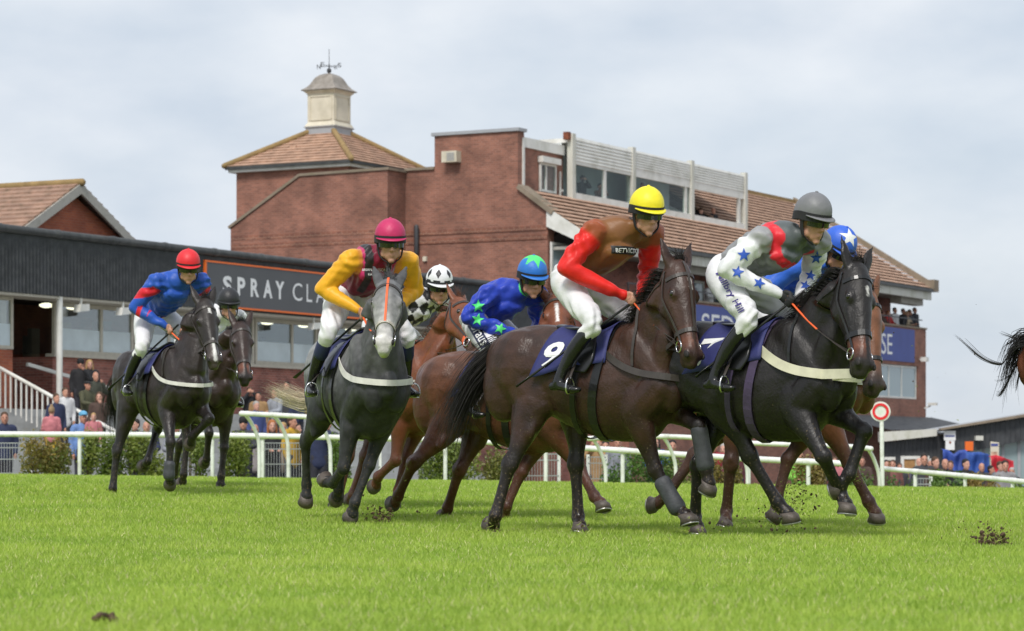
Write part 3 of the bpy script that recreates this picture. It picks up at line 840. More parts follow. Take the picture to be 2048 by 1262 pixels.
def pavilion():
    R = empty('pavilion', (-13.03, 70, 0), RZ)
    tag(R, 'long low brick pavilion with black corrugated fascia and grey sign', 'pavilion')
    B = lambda name, mtl, fn, sm=False: (lambda mb: (fn(mb), mb.build(name, M[mtl], R, sm))[1])(MB())
    XA, XB = -6.0, 29.0
    # corrugated fascia in separate sheets
    def sheet(x0, x1):
        k = int(round((x1 - x0) / 0.07)); vs = []; fs = []
        r = 0.006 * random.random()
        for i in range(k + 1):
            x = x0 + (x1 - x0) * i / k; y = -0.065 * (i % 2) - r
            vs += [(x, y, 4.83), (x, y, 6.34)]
        for i in range(k): fs.append((2 * i, 2 * i + 2, 2 * i + 3, 2 * i + 1))
        mb = MB(); mb.add(vs, fs); mb.build('cladding_sheet', M['black_clad'], R)
    x = XA
    while x < XB - 0.1:
        sheet(x, min(x + 0.99, XB)); x += 1.0
    B('fascia_board', 'dark_in', lambda mb: mb.box((XA, 0.03, 4.83), (XB, 0.2, 6.35)))
    B('gutter', 'gutter', lambda mb: mb.tube([(XA, -0.06, 6.44), (XB, -0.06, 6.44)], 0.11, seg=10, sub=1), True)
    for x in np.arange(XA + 1, XB, 2.4): B('gutter_joint', 'gutter', lambda mb: mb.tube([(x, -0.06, 6.44), (x + 0.12, -0.06, 6.44)], 0.128, seg=10, sub=1), True)
    B('roof', 'black_clad', lambda mb: mb.prism([(0.05, 6.36), (0.05, 6.42), (5.8, 6.75), (5.8, 6.3)], 'x', XA, XB - 0.3))
    B('fascia_soffit', 'frame', lambda mb: mb.box((XA, 0.0, 4.76), (XB, 1.0, 4.826)))
    # grey sign with orange border
    sg = B('sign', 'sign_grey', lambda mb: mb.box((8.97, -0.13, 4.92), (19.4, -0.075, 6.16)))
    for lo, hi in (((8.9, -0.145, 6.14), (19.5, -0.072, 6.19)), ((8.9, -0.145, 4.88), (19.5, -0.072, 4.93)), ((8.9, -0.146, 4.932), (8.97, -0.071, 6.128)), ((19.4, -0.146, 4.932), (19.5, -0.071, 6.128))):
        mb = MB(); mb.box(lo, hi); mb.build('border', M['orange'], sg)
    for s, a, b, bd in (('S', 9.78, 10.24, 0.035), ('P', 10.52, 10.92, 0.035), ('R', 11.2, 11.64, 0.035), ('A', 11.86, 12.34, 0.035), ('Y', 12.5, 12.98, 0.035),
                        ('C', 13.43, 13.95, 0), ('L', 14.2, 14.5, 0), ('A', 14.72, 15.25, 0), ('D', 15.5, 15.98, 0), ('U', 16.75, 17.2, 0), ('K', 17.5, 17.95, 0)):
        flat_text('lettering', s, a, b, 5.27, 5.80, -0.136, M['letter'], sg, bd)
    # window wall set back under the fascia
    y = 0.9
    sill = 3.37
    B('wall', 'brick_dark', lambda mb: mb.box((3.3, y, -1), (XB, y + 0.3, sill - 0.08)))
    B('side_wall', 'brick_dark', lambda mb: mb.box((3.302, y + 0.3, -1), (3.6, 5.5, sill - 0.08)))
    B('sill', 'frame', lambda mb: mb.box((3.2, y - 0.14, sill - 0.08), (XB, y + 0.16, sill)))
    edges = [3.3, 6.9, 9.6, 12.9, 16.4, 19.6, 23, 26, 29]
    for a, b in zip(edges[:-1], edges[1:]):
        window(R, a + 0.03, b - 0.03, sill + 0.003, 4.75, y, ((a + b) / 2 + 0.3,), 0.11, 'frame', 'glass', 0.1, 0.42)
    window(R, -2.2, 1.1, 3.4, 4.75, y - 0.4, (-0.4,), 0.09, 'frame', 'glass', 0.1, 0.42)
    B('pier', 'brick_orange', lambda mb: mb.box((-3.0, y - 0.5, -1), (1.0, y + 0.2, 3.38)))
    B('side_glass', 'glass', lambda mb: mb.box((3.33, y + 0.06, sill), (3.345, 4.5, 4.75)))
    # room behind the glass
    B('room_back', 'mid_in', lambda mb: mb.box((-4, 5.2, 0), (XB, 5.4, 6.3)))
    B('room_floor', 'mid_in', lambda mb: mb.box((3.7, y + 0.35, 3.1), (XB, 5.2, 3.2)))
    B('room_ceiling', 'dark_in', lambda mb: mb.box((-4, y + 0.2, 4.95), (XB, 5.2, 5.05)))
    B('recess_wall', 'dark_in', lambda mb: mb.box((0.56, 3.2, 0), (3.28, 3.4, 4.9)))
    B('recess_post', 'frame', lambda mb: mb.box((1.5, 1.2, 1), (1.75, 1.45, 4.75)))
    r = np.random.default_rng(3)
    for x in np.arange(4.5, 28, 1.15):    # partitions and pale furniture inside
        w, h = r.uniform(0.3, 0.9), r.uniform(0.7, 1.4)
        mm = M[['wood', 'cream', 'grey_in', 'mid_in'][r.integers(4)]]
        yy = r.uniform(2.4, 4.6)
        mb = MB(); mb.box((x, yy, 3.2), (x + w, yy + 0.15, 3.2 + h)); mb.box((x + 0.1, yy + 0.16, 3.2), (x + 0.2, yy + 0.4, 3.2 + h * 0.8)); mb.build('partition', mm, R)
    for x in (4.7, 5.9, 8.6, 15.6, 17.7, 20.5, 22.5):
        mb = MB(); mb.ell((x, 2.2, 4.76), (0.2, 0.2, 0.07)); mb.build('ceiling_lamp', M['lamp'], R, True)
    # white columns under the fascia, with floodlights
    for x in (2.5,): B('column', 'white', lambda mb: mb.tube([(x, 0.05, -0.8), (x, 0.05, 4.8)], 0.085, seg=12, sub=1), True)
    for x in (3.15, 5.0, 14.6): B('floodlight', 'white', lambda mb: (mb.prism([(x, 4.45), (x + 0.42, 4.5), (x + 0.42, 4.68), (x + 0.06, 4.66)], 'y', -0.12, 0.1), mb.bar((x + 0.2, 0.0, 4.62), (x + 0.2, 0.0, 4.83), 0.05)))
    B('sloping_handrail', 'white', lambda mb: mb.bar((2.1, 0.8, 3.05), (5.2, 0.3, 2.45), 0.09))
    return R
PAV = pavilion()

def terrace():
    R = empty('terrace_steps', (-13.03, 70, 0), RZ)
    tag(R, 'pale concrete terrace steps in front of the pavilion', 'steps')
    for k in range(13):
        mb = MB(); y1 = -0.4 * k + 0.35 if k else 0.85; y0 = -0.4 * (k + 1) + 0.35
        z = 1.85 - 0.19 * k
        mb.box((-6, y0 - 0.0, z - 0.6), (19, y1 - 0.003, z)); mb.build('step', M['concrete'], R)
    Q = empty('stair_railing', (-13.03, 70, 0), RZ)
    tag(Q, 'white stair railing with upright bars beside the brick pier', 'railing')
    def hz(y): return 2.78 + 0.45 * y
    for (ya, yb) in ((0.3, -1.9), (-2.1, -4.6)):
        mb = MB(); mb.tube([(0.3, ya, hz(ya)), (0.3, yb, hz(yb))], 0.05, seg=8, sub=1); mb.build('handrail', M['white'], Q, True)
        for y in np.arange(yb + 0.1, ya, 0.17):
            mb = MB(); mb.bar((0.3, y, hz(y) - 0.98), (0.3, y, hz(y)), 0.035); mb.build('bar', M['white'], Q)
terrace()

# ---- red brick house behind the pavilion, ridge running away to the left
def gabled_house():
    p = pt(158, 367, 80)
    R = empty('gabled_house', (p.x, p.y, 0), RZ)
    tag(R, 'orange brick gabled house with brown tiled roof behind the pavilion', 'house')
    zr = p.z; hw = 3.5; rise = 1.95
    mb = MB(); mb.prism([(-hw + 0.3, -1), (-hw + 0.3, zr - rise + 0.1), (0, zr - 0.28), (hw - 0.3, zr - rise + 0.1), (hw - 0.3, -1)], 'y', 0.25, 9); 
    mb.build('wall', M['brick_orange'], R)
    # roof courses: slope towards -x (faces the camera) and +x
    for sg_ in (-1, 1):
        n = 13
        for i in range(n):
            a0, a1 = i / n, (i + 1.15) / n
            mb = MB()
            f = lambda a, o: (sg_ * hw * (1 - a), zr - rise * (1 - a) + o)
            mb.prism([f(a0, 0.075), f(a1, 0.02), f(a1, -0.02), f(a0, 0.03)], 'y', -0.05, 10); mb.build('tile_course', M['tile_dark'], R)
        mb = MB(); mb.prism([(sg_ * hw * 1.02, zr - rise * 1.02 - 0.28), (sg_ * hw * 1.02, zr - rise * 1.02), (0, zr - 0.0), (0, zr - 0.3)], 'y', -0.1, -0.02)
        mb.build('barge_board', M['bargeboard'], R)
    mb = MB(); mb.tube([(0, -0.1, zr + 0.03), (0, 10, zr + 0.03)], 0.12, seg=8, sub=1); mb.build('ridge_tile', M['ridge'], R, True)
gabled_house()

# ================================================================ right: low black building
def right_building():
    p = pt(1760, 915, 88)
    R = empty('weatherboarded_bar', (p.x, p.y, 0))
    tag(R, 'low black clad building with sloping white edged roof and glass front', 'building')
    px = 88 / F
    Xp = lambda u: (u - 1760) * px
    Zp = lambda v: CAMZ - (v - 915) * px
    r = MB()
    # board by board cladding of the left bay (boards ~ 8 px wide in the photo)
    u = 1762
    while u < 1884:
        mb = MB(); top = Zp(884 - (u - 1762) * 0.11)
        mb.box((Xp(u), 0.02 * (int(u) % 2), -3), (Xp(u + 7.6), 0.12, top)); mb.build('board', M['black_clad'], R); u += 8
    mb = MB(); mb.prism([(Xp(1758), Zp(884)), (Xp(1758), Zp(864)), (Xp(1870), Zp(858)), (Xp(1870), Zp(872))], 'y', -0.4, 0.2); mb.build('fascia', M['dirty_white'], R)
    # right bay: raking fascia
    u = 1884
    while u < 2120:
        t0 = 860 - (u - 1884) * 0.165
        bt = 912 - (u - 1884) * 0.20
        mb = MB(); mb.box((Xp(u), -0.6 + 0.02 * (int(u) % 2), Zp(bt)), (Xp(u + 9.6), -0.45, Zp(t0))); mb.build('board', M['black_clad'], R); u += 10
    mb = MB(); mb.prism([(Xp(1874), Zp(861)), (Xp(1874), Zp(857)), (Xp(2125), Zp(815)), (Xp(2125), Zp(821))], 'y', -0.9, -0.3); mb.build('roof_edge', M['coping'], R)
    mb = MB(); mb.prism([(Xp(1874), Zp(860)), (Xp(2125), Zp(819)), (Xp(2125), Zp(823)), (Xp(1874), Zp(864))], 'y', -0.3, 6); mb.build('roof', M['lead'], R)
    xs = [1890, 1925, 1962, 2000, 2032, 2075, 2120]
    for a, b in zip(xs[:-1], xs[1:]):
        mb = MB(); mb.box((Xp(a), -0.3, -3), (Xp(a) + 0.09, -0.2, Zp(912 - (a - 1884) * 0.2))); mb.build('mullion', M['lead'], R)
        mb = MB(); mb.prism([(Xp(a) + 0.09, -3), (Xp(b), -3), (Xp(b), Zp(912 - (b - 1884) * 0.2)), (Xp(a) + 0.09, Zp(912 - (a - 1884) * 0.2))], 'y', -0.26, -0.24); mb.build('pane', M['glass_sky'], R)
    mb = MB(); mb.box((Xp(1884), 5.5, -3), (Xp(2125), 5.7, 1.4)); mb.build('back_wall', M['mid_in'], R)
    for a, b, t in ((1768, 1790, 914), (1801, 1858, 912)):
        f = MB(); f.box((Xp(a), -0.08, -3), (Xp(a) + 0.1, -0.005, Zp(t))); f.box((Xp(b) - 0.1, -0.08, -3), (Xp(b), -0.005, Zp(t))); f.box((Xp(a) + 0.102, -0.08, Zp(t) - 0.1), (Xp(b) - 0.102, -0.005, Zp(t)))
        fo = f.build('window', M['white'], R)
        g = MB(); g.box((Xp(a) + 0.1, -0.04, -3), ((Xp(a) + Xp(b)) / 2, -0.03, Zp(t) - 0.1)); g.build('blind', M['wood'], fo)
        g = MB(); g.box(((Xp(a) + Xp(b)) / 2 + 0.01, -0.04, -3), (Xp(b) - 0.1, -0.03, Zp(t) - 0.1)); g.build('pane', M['cream'], fo)
    mb = MB(); mb.box((Xp(1942), -0.9, Zp(881)), (Xp(1957), -0.6, Zp(872))); mb.build('floodlight', M['dirty_white'], R)
    # notices on the corner post
    for (a, b, t, bo, kind) in ((1881, 1904, 862, 881, 0), (1884, 1902, 881.5, 900, 1)):
        o = MB(); o.box((Xp(a), -0.72, Zp(bo)), (Xp(b), -0.69, Zp(t)))
        w = o.build('notice', M['letter'], R)
        q = MB()
        if kind == 0: q.box((Xp(a + 2), -0.726, Zp(874)), (Xp(b - 2), -0.721, Zp(871)))
        else: q.prism([(Xp(1891), Zp(883)), (Xp(1895), Zp(883)), (Xp(1895), Zp(886)), (Xp(1893), Zp(888.5)), (Xp(1891), Zp(886))], 'y', -0.726, -0.721)
        q.build('print', M['banner'] if kind == 0 else M['rust'], w)
    return R
right_building()

def tarps():
    def sheet(name, label, cat, us, tops, bots, d, col, seed, depth=0.35):
        r = np.random.default_rng(seed)
        p = pt(us[0], 950, d)
        o0 = V(p.x, p.y, 0)
        n = 22; m_ = 12
        vs = []; fs = []
        for j in range(m_ + 1):
            for i in range(n + 1):
                f = i / n; g = j / m_
                u = us[0] + (us[1] - us[0]) * f
                t = np.interp(f, np.linspace(0, 1, len(tops)), tops); b = bots
                v = t + (b - t) * g
                q = pt(u, v, d)
                y = -0.05 * math.sin(f * 13 + seed + g * 2.0) - 0.04 * math.sin(g * 7 + f * 4) - 0.08 * g
                vs.append((q.x - o0[0], y, q.z))
        for j in range(m_):
            for i in range(n): fs.append((j * (n + 1) + i, j * (n + 1) + i + 1, (j + 1) * (n + 1) + i + 1, (j + 1) * (n + 1) + i))
        k = len(vs)      # rounded top going back
        for i in range(n + 1):
            x, y, z = vs[i]; vs.append((x, depth, z + 0.02))
        for i in range(n): fs.append((i, k + i, k + i + 1, i + 1))
        mb = MB(); mb.add(vs, fs)
        o = mb.build(name, mat(name + '_cloth', col, 0.65, 0.3, 3, 0.6, 6), None, True)
        o.location = (o0[0], o0[1], 0)
        tag(o, label, cat)
    sheet('tarpaulin', 'blue tarpaulin draped over a stall, left piece with torn top edge', 'tarpaulin', (1885, 1934), (899, 900, 911, 902, 901), 962, 76, (0.03, 0.07, 0.32), 1)
    sheet('tarpaulin', 'blue tarpaulin sheet hanging behind the bald man, right piece', 'tarpaulin', (1932, 1979), (905, 906, 905, 909), 964, 75.5, (0.025, 0.08, 0.33), 4)
    sheet('tarpaulin', 'red cloth cover behind the two men at the far right', 'tarpaulin', (1981, 2027), (914, 911, 917, 922), 970, 75, (0.5, 0.015, 0.03), 7)
    p = pt(1938, 892, 78)
    R = empty('orange_box', (p.x, p.y, 0)); tag(R, 'orange box sign on a stand above the blue tarpaulins', 'sign')
    mb = MB(); mb.box((-0.11, -0.06, p.z - 0.13), (0.11, 0.06, p.z + 0.13)); mb.build('box', M['orange'], R)
    mb = MB(); mb.bar((0, 0, -2), (0, 0, p.z - 0.13), 0.05); mb.build('pole', M['iron'], R)
    p = pt(1988, 905, 77)
    R = empty('advertising_flag', (p.x, p.y, 0)); tag(R, 'pale upright advertising board with blue heading beside the red cover', 'sign')
    mb = MB(); mb.prism([(-0.11, -1.6), (0.1, -1.6), (0.14, p.z + 0.28), (-0.1, p.z + 0.31)], 'y', -0.02, 0.02); mb.build('board', M['cream'], R)
    mb = MB(); mb.box((-0.09, -0.03, p.z + 0.18), (0.11, -0.021, p.z + 0.25)); mb.build('heading', M['banner'], R)
    mb = MB(); mb.box((-0.08, -0.03, p.z - 0.35), (0.09, -0.021, p.z + 0.02)); mb.build('picture', mat('flag_print', (0.6, 0.35, 0.25), 0.6, 0.6, 9), R)
    mb = MB(); mb.bar((0, 0.05, -2), (0, 0.05, p.z), 0.03); mb.build('pole', M['metal'], R)
tarps()

# ================================================================ rails, fence, hedges, post
def rail(name, label, pts, r, posts, group='white running rails', bent=False, lower=False):
    W = [np.array(pt(*p)) for p in pts]
    o = W[0].copy(); gx = float(ground_z(o[0], o[1]))
    R = empty(name, (o[0], o[1], gx)); tag(R, label, 'rail', group)
    base = V(o[0], o[1], gx)
    L = [w - base for w in W]
    mb = MB(); mb.tube(L, r, seg=12, sub=6); mb.build('top_rail', M['rail'], R, True)
    C = catmull(np.array(L), 40)
    C = C if len(L) > 2 else catmull(np.array(L), 200)
    us = 1024 + F * (C[:, 0] + base[0]) / (C[:, 1] + base[1])
    for u in posts:
        i = int(np.argmin(abs(us - u))); q = C[i]
        g = float(ground_z(q[0] + base[0], q[1] + base[1])) - base[2] - 0.1
        mb = MB()
        if bent: mb.tube([q + V(0, 0, -0.01), q + V(0.10, 0.1, -0.16), q + V(0.2, 0.2, -0.42), q + V(0.22, 0.22, -0.7), (q[0] + 0.22, q[1] + 0.22, g)], [r * 0.8] * 5, seg=10, sub=4)
        else: mb.tube([q + V(0, 0.03, 0), (q[0], q[1] + 0.03, g)], r * 0.72, seg=10, sub=1)
        mb.build('post', M['rail'], R, True)
        t_ = nrm(C[min(i + 1, len(C) - 1)] - C[max(i - 1, 0)])
        mb = MB(); mb.tube([q - t_ * 0.07, q + t_ * 0.07], r * 1.1, seg=12, sub=1); mb.build('joint', M['rail'], R, True)
rail('running_rail', 'long straight white rail along the far edge of the turf', [(-120, 867.5, 52), (450, 871, 52), (900, 881, 51), (1200, 898, 50), (1440, 914, 49), (1705, 928, 47.8)], 0.052,
     [165, 422, 520, 895, 1090, 1248, 1500, 1620])
rail('chute_rail', 'upper white rail with bent posts behind the grey horse', [(486, 827, 46.5), (570, 831, 46.2), (664, 837, 46)], 0.041, [490, 549, 634], bent=True)
rail('chute_rail', 'upper white rail with bent posts seen under the brown horse numbered nine', [(1186, 877, 46), (1330, 873, 46), (1425, 878, 46), (1500, 886, 46), (1700, 893, 45.5), (1738, 897, 45.2)], 0.039, [1186, 1328, 1471, 1736], bent=True)
rail('running_rail', 'thick white rail sloping down at the right edge below the spectators', [(1764, 937, 47), (1900, 949, 45.5), (2100, 968, 43.5)], 0.042, [1832, 1932, 2026])

def mesh_fence():
    for i, (ua, ub) in enumerate(((-70, 62), (520, 606), (690, 760), (1036, 1118), (1176, 1212), (1830, 1862))):
        a, b = pt(ua, 900, 54), pt(ub, 900, 54)
        g = float(ground_z((a.x + b.x) / 2, 54))
        top = pt((ua + ub) / 2, (886, 886, 890, 908, 914, 957)[i], 54).z
        R = empty('mesh_fence', (a.x, 54, g - 0.1))
        tag(R, ('wire mesh fence panel below the man in the navy coat', 'wire mesh fence panel between the bent rail posts beside the second dark horse', 'wire mesh fence panel between the legs of the grey horse',
                'wire mesh fence panel under the belly of the brown horse', 'wire mesh fence panel beside the hedge and rail post at centre', 'small grey mesh panel beneath the thick rail at right')[i], 'fence', 'wire mesh fence panels')
        w = b.x - a.x; h = top - g + 0.1
        mb = MB()
        for x in np.arange(0, w, 0.055): mb.bar((x, 0, 0), (x, 0, h), 0.009)
        for z in (0.05, h * 0.35, h * 0.65, h * 0.9, h): mb.bar((0, 0, z), (w, 0, z), 0.02)
        o = mb.build('wires', M['metal'], R); o['kind'] = 'stuff'
        for x in (0, w):
            mb = MB(); mb.bar((x, 0.03, 0), (x, 0.03, h + 0.05), 0.06); mb.build('post', M['rail'], R)
mesh_fence()

def leaf_material(name, attr='leaf'):
    m, n, l, b = newmat(name)
    out = n['Material Output']
    a = n.new('ShaderNodeAttribute'); a.attribute_name = attr
    b.inputs['Roughness'].default_value = 0.5
    l.new(a.outputs['Color'], b.inputs['Base Color'])
    tr = n.new('ShaderNodeBsdfTranslucent'); l.new(a.outputs['Color'], tr.inputs['Color'])
    mx = n.new('ShaderNodeMixShader'); mx.inputs['Fac'].default_value = 0.25
    l.new(b.outputs[0], mx.inputs[1]); l.new(tr.outputs[0], mx.inputs[2]); l.new(mx.outputs[0], out.inputs['Surface'])
    return m
M['leaf'] = leaf_material('hedge_leaf')
M['stem'] = mat('stem', (0.09, 0.06, 0.04), 0.9)

def bush(u0, u1, vtop, label, c0, c1, d=52.8, n=4600, seed=0):
    r = np.random.default_rng(seed + 50)
    a, b = pt(u0, 900, d), pt(u1, 900, d)
    cx = (a.x + b.x) / 2; w = (b.x - a.x) / 2
    g = float(ground_z(cx, d)) - 0.05
    h = (pt(u0, vtop, d).z - g) * 1.12
    R = empty('hedge_bush', (cx, d, g)); tag(R, label, 'hedge', 'clipped bushes along the rail')
    n = int(n * max(0.5, w / 0.55))
    # clumps inside the bush volume
    K = max(6, int(10 * w / 0.5))
    cc = np.column_stack([r.uniform(-1, 1, K) * w * 0.8, r.uniform(-0.25, 0.25, K), h * r.uniform(0.2, 0.88, K)])
    idx = r.integers(0, K, n)
    p = cc[idx] + r.normal(0, 1, (n, 3)) * V(w * 0.22, 0.14, h * 0.14)
    keep = (p[:, 2] > 0.02) & (p[:, 2] < h * r.uniform(0.93, 1.05, n)) & (abs(p[:, 0]) < w * 1.03)
    p = p[keep]; idx = idx[keep]; n = len(p)
    s = r.uniform(0.014, 0.03, n)
    A = r.normal(0, 1, (n, 3)); A /= np.linalg.norm(A, axis=1)[:, None]
    Bv = np.cross(A, r.normal(0, 1, (n, 3))); Bv /= np.linalg.norm(Bv, axis=1)[:, None]
    v = np.empty((n, 4, 3))
    v[:, 0] = p - A * s[:, None] * 1.5; v[:, 1] = p + Bv * s[:, None] * 0.8; v[:, 2] = p + A * s[:, None] * 1.5; v[:, 3] = p - Bv * s[:, None] * 0.8
    me = bpy.data.meshes.new('foliage'); me.from_pydata(v.reshape(-1, 3).tolist(), [], (np.arange(n * 4).reshape(n, 4)).tolist())
    tone = r.random(K)[idx] * 0.6 + r.random(n) * 0.4
    col = V(*c0) * (1 - tone[:, None]) + V(*c1) * tone[:, None]
    set_col(me, np.repeat(col, 4, axis=0), 'leaf')
    link('foliage', me, M['leaf'], R)
    mb = MB()
    for k in range(6):
        x = r.uniform(-0.6, 0.6) * w
        mb.tube([(x * 0.7, 0, -0.05), (x, r.uniform(-0.05, 0.05), h * 0.4), (x * 1.2, r.uniform(-0.1, 0.1), h * 0.8)], [0.016, 0.011, 0.005], seg=5, sub=2)
    mb.build('stem', M['stem'], R)
GR, GY, GB = (0.075, 0.14, 0.025), (0.26, 0.29, 0.055), (0.25, 0.17, 0.05)
GD = (0.045, 0.11, 0.025)
for i, (a, b, t, lab, c0, c1) in enumerate((
    (38, 142, 870, 'bushy green and russet hedge plant under the child in the bobble hat', GR, (0.32, 0.22, 0.06)),
    (154, 238, 872, 'green hedge plant on a short stem below the man in the blue cap', GR, GY),
    (222, 330, 874, 'dense green hedge plant behind the legs of the leftmost horse', GR, GY),
    (340, 420, 876, 'green hedge plant between the legs of the two dark horses', GR, GY),
    (438, 516, 878, 'yellow green hedge plant left of the first bent rail post', GR, GY),
    (655, 700, 884, 'narrow green bush beside the third bent rail post', GR, (0.18, 0.26, 0.05)),
    (838, 960, 892, 'low green hedge plant behind the chestnut hind legs', GR, GY),
    (960, 1034, 900, 'small yellowish hedge plant left of the mesh panel under the brown horse', GR, (0.22, 0.2, 0.05)),
    (1200, 1342, 912, 'deep green hedge plant right of the rail post under horse number nine', GD, (0.15, 0.25, 0.05)),
    (1330, 1420, 918, 'olive hedge plant between the forelegs of horse number nine', GR, GY),
    (1420, 1482, 926, 'yellowed hedge plant under the red scarfed man', (0.14, 0.12, 0.03), (0.26, 0.2, 0.05)),
    (1560, 1650, 928, 'brownish hedge plant behind the flying turf', GB, (0.2, 0.17, 0.05)),
    (1668, 1742, 938, 'green hedge plant beside the last bent post', GD, (0.16, 0.24, 0.045)),
    (1766, 1828, 948, 'dark green clipped bush beside the round sign post', GD, (0.14, 0.23, 0.045)),
    (1862, 1934, 956, 'dark green bush under the thick rail at right', GD, (0.14, 0.23, 0.045)),
    (1930, 1994, 961, 'yellow brown bush under the thick rail at right', GB, (0.27, 0.2, 0.05)),
    (1988, 2060, 966, 'low green bush at the right edge under the rail', GR, (0.16, 0.24, 0.045)))):
    bush(a, b, t, lab, c0, c1, d=(52.8 if a < 1500 else 49.5), seed=i)

def marker_post():
    d = 46.0
    p = pt(1761, 823, d); g = float(ground_z(p.x, d))
    R = empty('marker_post', (p.x, d, g)); tag(R, 'round red and white ring sign on a thin white post', 'sign')
    zc = p.z - g; s = d / F
    def disc(r0, r1, y, name, mtl):
        mb = MB(); k = 40; vs = []; fs = []
        for i in range(k):
            a = 2 * math.pi * i / k
            for r_ in (r0, r1):
                for yy in (y, y + 0.012): vs.append((math.cos(a) * r_, yy, zc + math.sin(a) * r_))
        for i in range(k):
            j = (i + 1) % k; o, q = i * 4, j * 4
            fs += [(o, o + 2, q + 2, q), (o + 1, q + 1, q + 3, o + 3), (o + 2, o + 3, q + 3, q + 2), (o, q, q + 1, o + 1)]
        mb.add(vs, fs); return mb.build(name, mtl, R)
    disc(0.0005, 20 * s, -0.005, 'plate', M['rail'])
    disc(11.5 * s, 16.5 * s, -0.02, 'red_ring', mat('sign_red', (0.75, 0.02, 0.03), 0.4, 0.04))
    mb = MB(); mb.tube([(0.02, 0.03, zc), (0.05, 0.03, -0.2)], 0.035, seg=10, sub=1); mb.build('post', M['rail'], R, True)
marker_post()
# ================================================================ horses
class Frame:
    """horse-local axes: x forward, y to its left, z up; theta = turn from image-right towards the camera"""
    def __init__(s, X, Y, Z, theta):
        s.o = V(X, Y, Z); t = math.radians(theta); s.th = t
        s.f = V(math.cos(t), -math.sin(t), 0); s.l = V(math.sin(t), math.cos(t), 0)
        s.R = np.array([s.f, s.l, V(0, 0, 1)])
        s.cam = s.R @ (V(0, 0, CAMZ) - s.o)
    def ray(s, u, v):
        return nrm(s.R @ V((u - 1024) / F, 1.0, -(v - HORIZON) / F))
    def plane(s, u, v, y=0.0):
        d = s.ray(u, v)
        return s.cam + d * ((y - s.cam[1]) / d[1])
    def lift(s, prev, u, v, L, y=None, toward=None):
        """point on the pixel's ray at bone length L from prev"""
        d = s.ray(u, v); c = s.cam - prev
        b = d @ c; q = b * b - (c @ c - L * L)
        if q < 0:
            p = s.cam + d * (-b)
            return prev + nrm(p - prev) * L
        r = math.sqrt(q)
        near, far = s.cam + d * (-b - r), s.cam + d * (-b + r)
        if toward is not None: return near if toward else far
        return near if abs(near[1] - y) < abs(far[1] - y) else far
    def dirw(s, ang, pitch=0.0):
        """local direction that points at 'ang' degrees (0 = image right, 90 = towards camera)"""
        a = math.radians(ang); p = math.radians(pitch)
        return s.R @ V(math.cos(a) * math.cos(p), -math.sin(a) * math.cos(p), math.sin(p))

M['hoof'] = mat('hoof_horn', (0.092, 0.074, 0.063), 0.55, 0.3, 20, 0.2)
M['shoe'] = mat('horse_shoe', (0.45, 0.44, 0.42), 0.35, 0.1, metal=0.8)
M['eye'] = mat('eye_dark', (0.01, 0.007, 0.006), 0.08, 0.0, spec=0.8)
M['nostril'] = mat('nostril_dark', (0.012, 0.009, 0.009), 0.7)
M['leather'] = mat('dark_leather', (0.045, 0.036, 0.032), 0.4, 0.2, 15)
M['leather_black'] = mat('black_leather', (0.012, 0.012, 0.013), 0.28, 0.2, 15)
M['steel'] = mat('bit_steel', (0.6, 0.6, 0.6), 0.2, 0.05, metal=1.0)
M['strap_cream'] = mat('cream_elastic', (0.6, 0.57, 0.43), 0.7, 0.12, 12)
M['strap_white'] = mat('white_elastic', (0.62, 0.6, 0.56), 0.7, 0.12, 12)
M['cloth_navy'] = mat('number_cloth', (0.022, 0.026, 0.13), 0.65, 0.2, 6, 0.25, 9)
M['girth_purple'] = mat('girth_purple', (0.06, 0.04, 0.09), 0.7, 0.2, 15)
M['rein_orange'] = mat('rein_orange', (0.85, 0.13, 0.03), 0.5, 0.08)
M['boot_wrap'] = mat('leg_boot', (0.05, 0.052, 0.06), 0.6, 0.25, 20, 0.2)
M['white_hair'] = mat('white_mark', (0.7, 0.68, 0.66), 0.7, 0.1)
COATM = attr_mat('horse_coat', 'coat', 0.38, 0.36, 0.3, 60, 0.38, 7, broad=0.3, mud=0.75, coat=0.1, coat_rough=0.42)
GREYM = attr_mat('horse_coat_grey', 'coat', 0.5, 0.28, 0.25, 60, 0.25, 14, dapple=0.2, broad=0.25, mud=0.6)

TRUNK = np.array([  # x, top, bottom, half width
    (-0.88, 1.40, 1.08, 0.08), (-0.82, 1.50, 1.00, 0.17), (-0.68, 1.58, 0.96, 0.25), (-0.50, 1.62, 0.94, 0.285), (-0.34, 1.62, 0.92, 0.275),
    (-0.18, 1.58, 0.88, 0.268), (0.0, 1.55, 0.80, 0.295), (0.18, 1.55, 0.735, 0.30), (0.34, 1.585, 0.705, 0.282), (0.48, 1.63, 0.71, 0.245),
    (0.62, 1.61, 0.76, 0.225), (0.74, 1.52, 0.84, 0.205), (0.84, 1.40, 0.93, 0.16), (0.91, 1.28, 1.02, 0.08)])
LR = 1.27      # leg girth

def strands(paths, r0, name, mtl, parent, seg=3):
    """bundle of tapering hairs as one mesh"""
    mb = MB()
    for P in paths:
        n = len(P); rr = np.linspace(1, 0.12, n) * r0 * random.uniform(0.6, 1.3)
        mb.tube(P, rr, seg=seg, sub=1, cap=False, exact=True)
    return mb.build(name, mtl, parent, True)

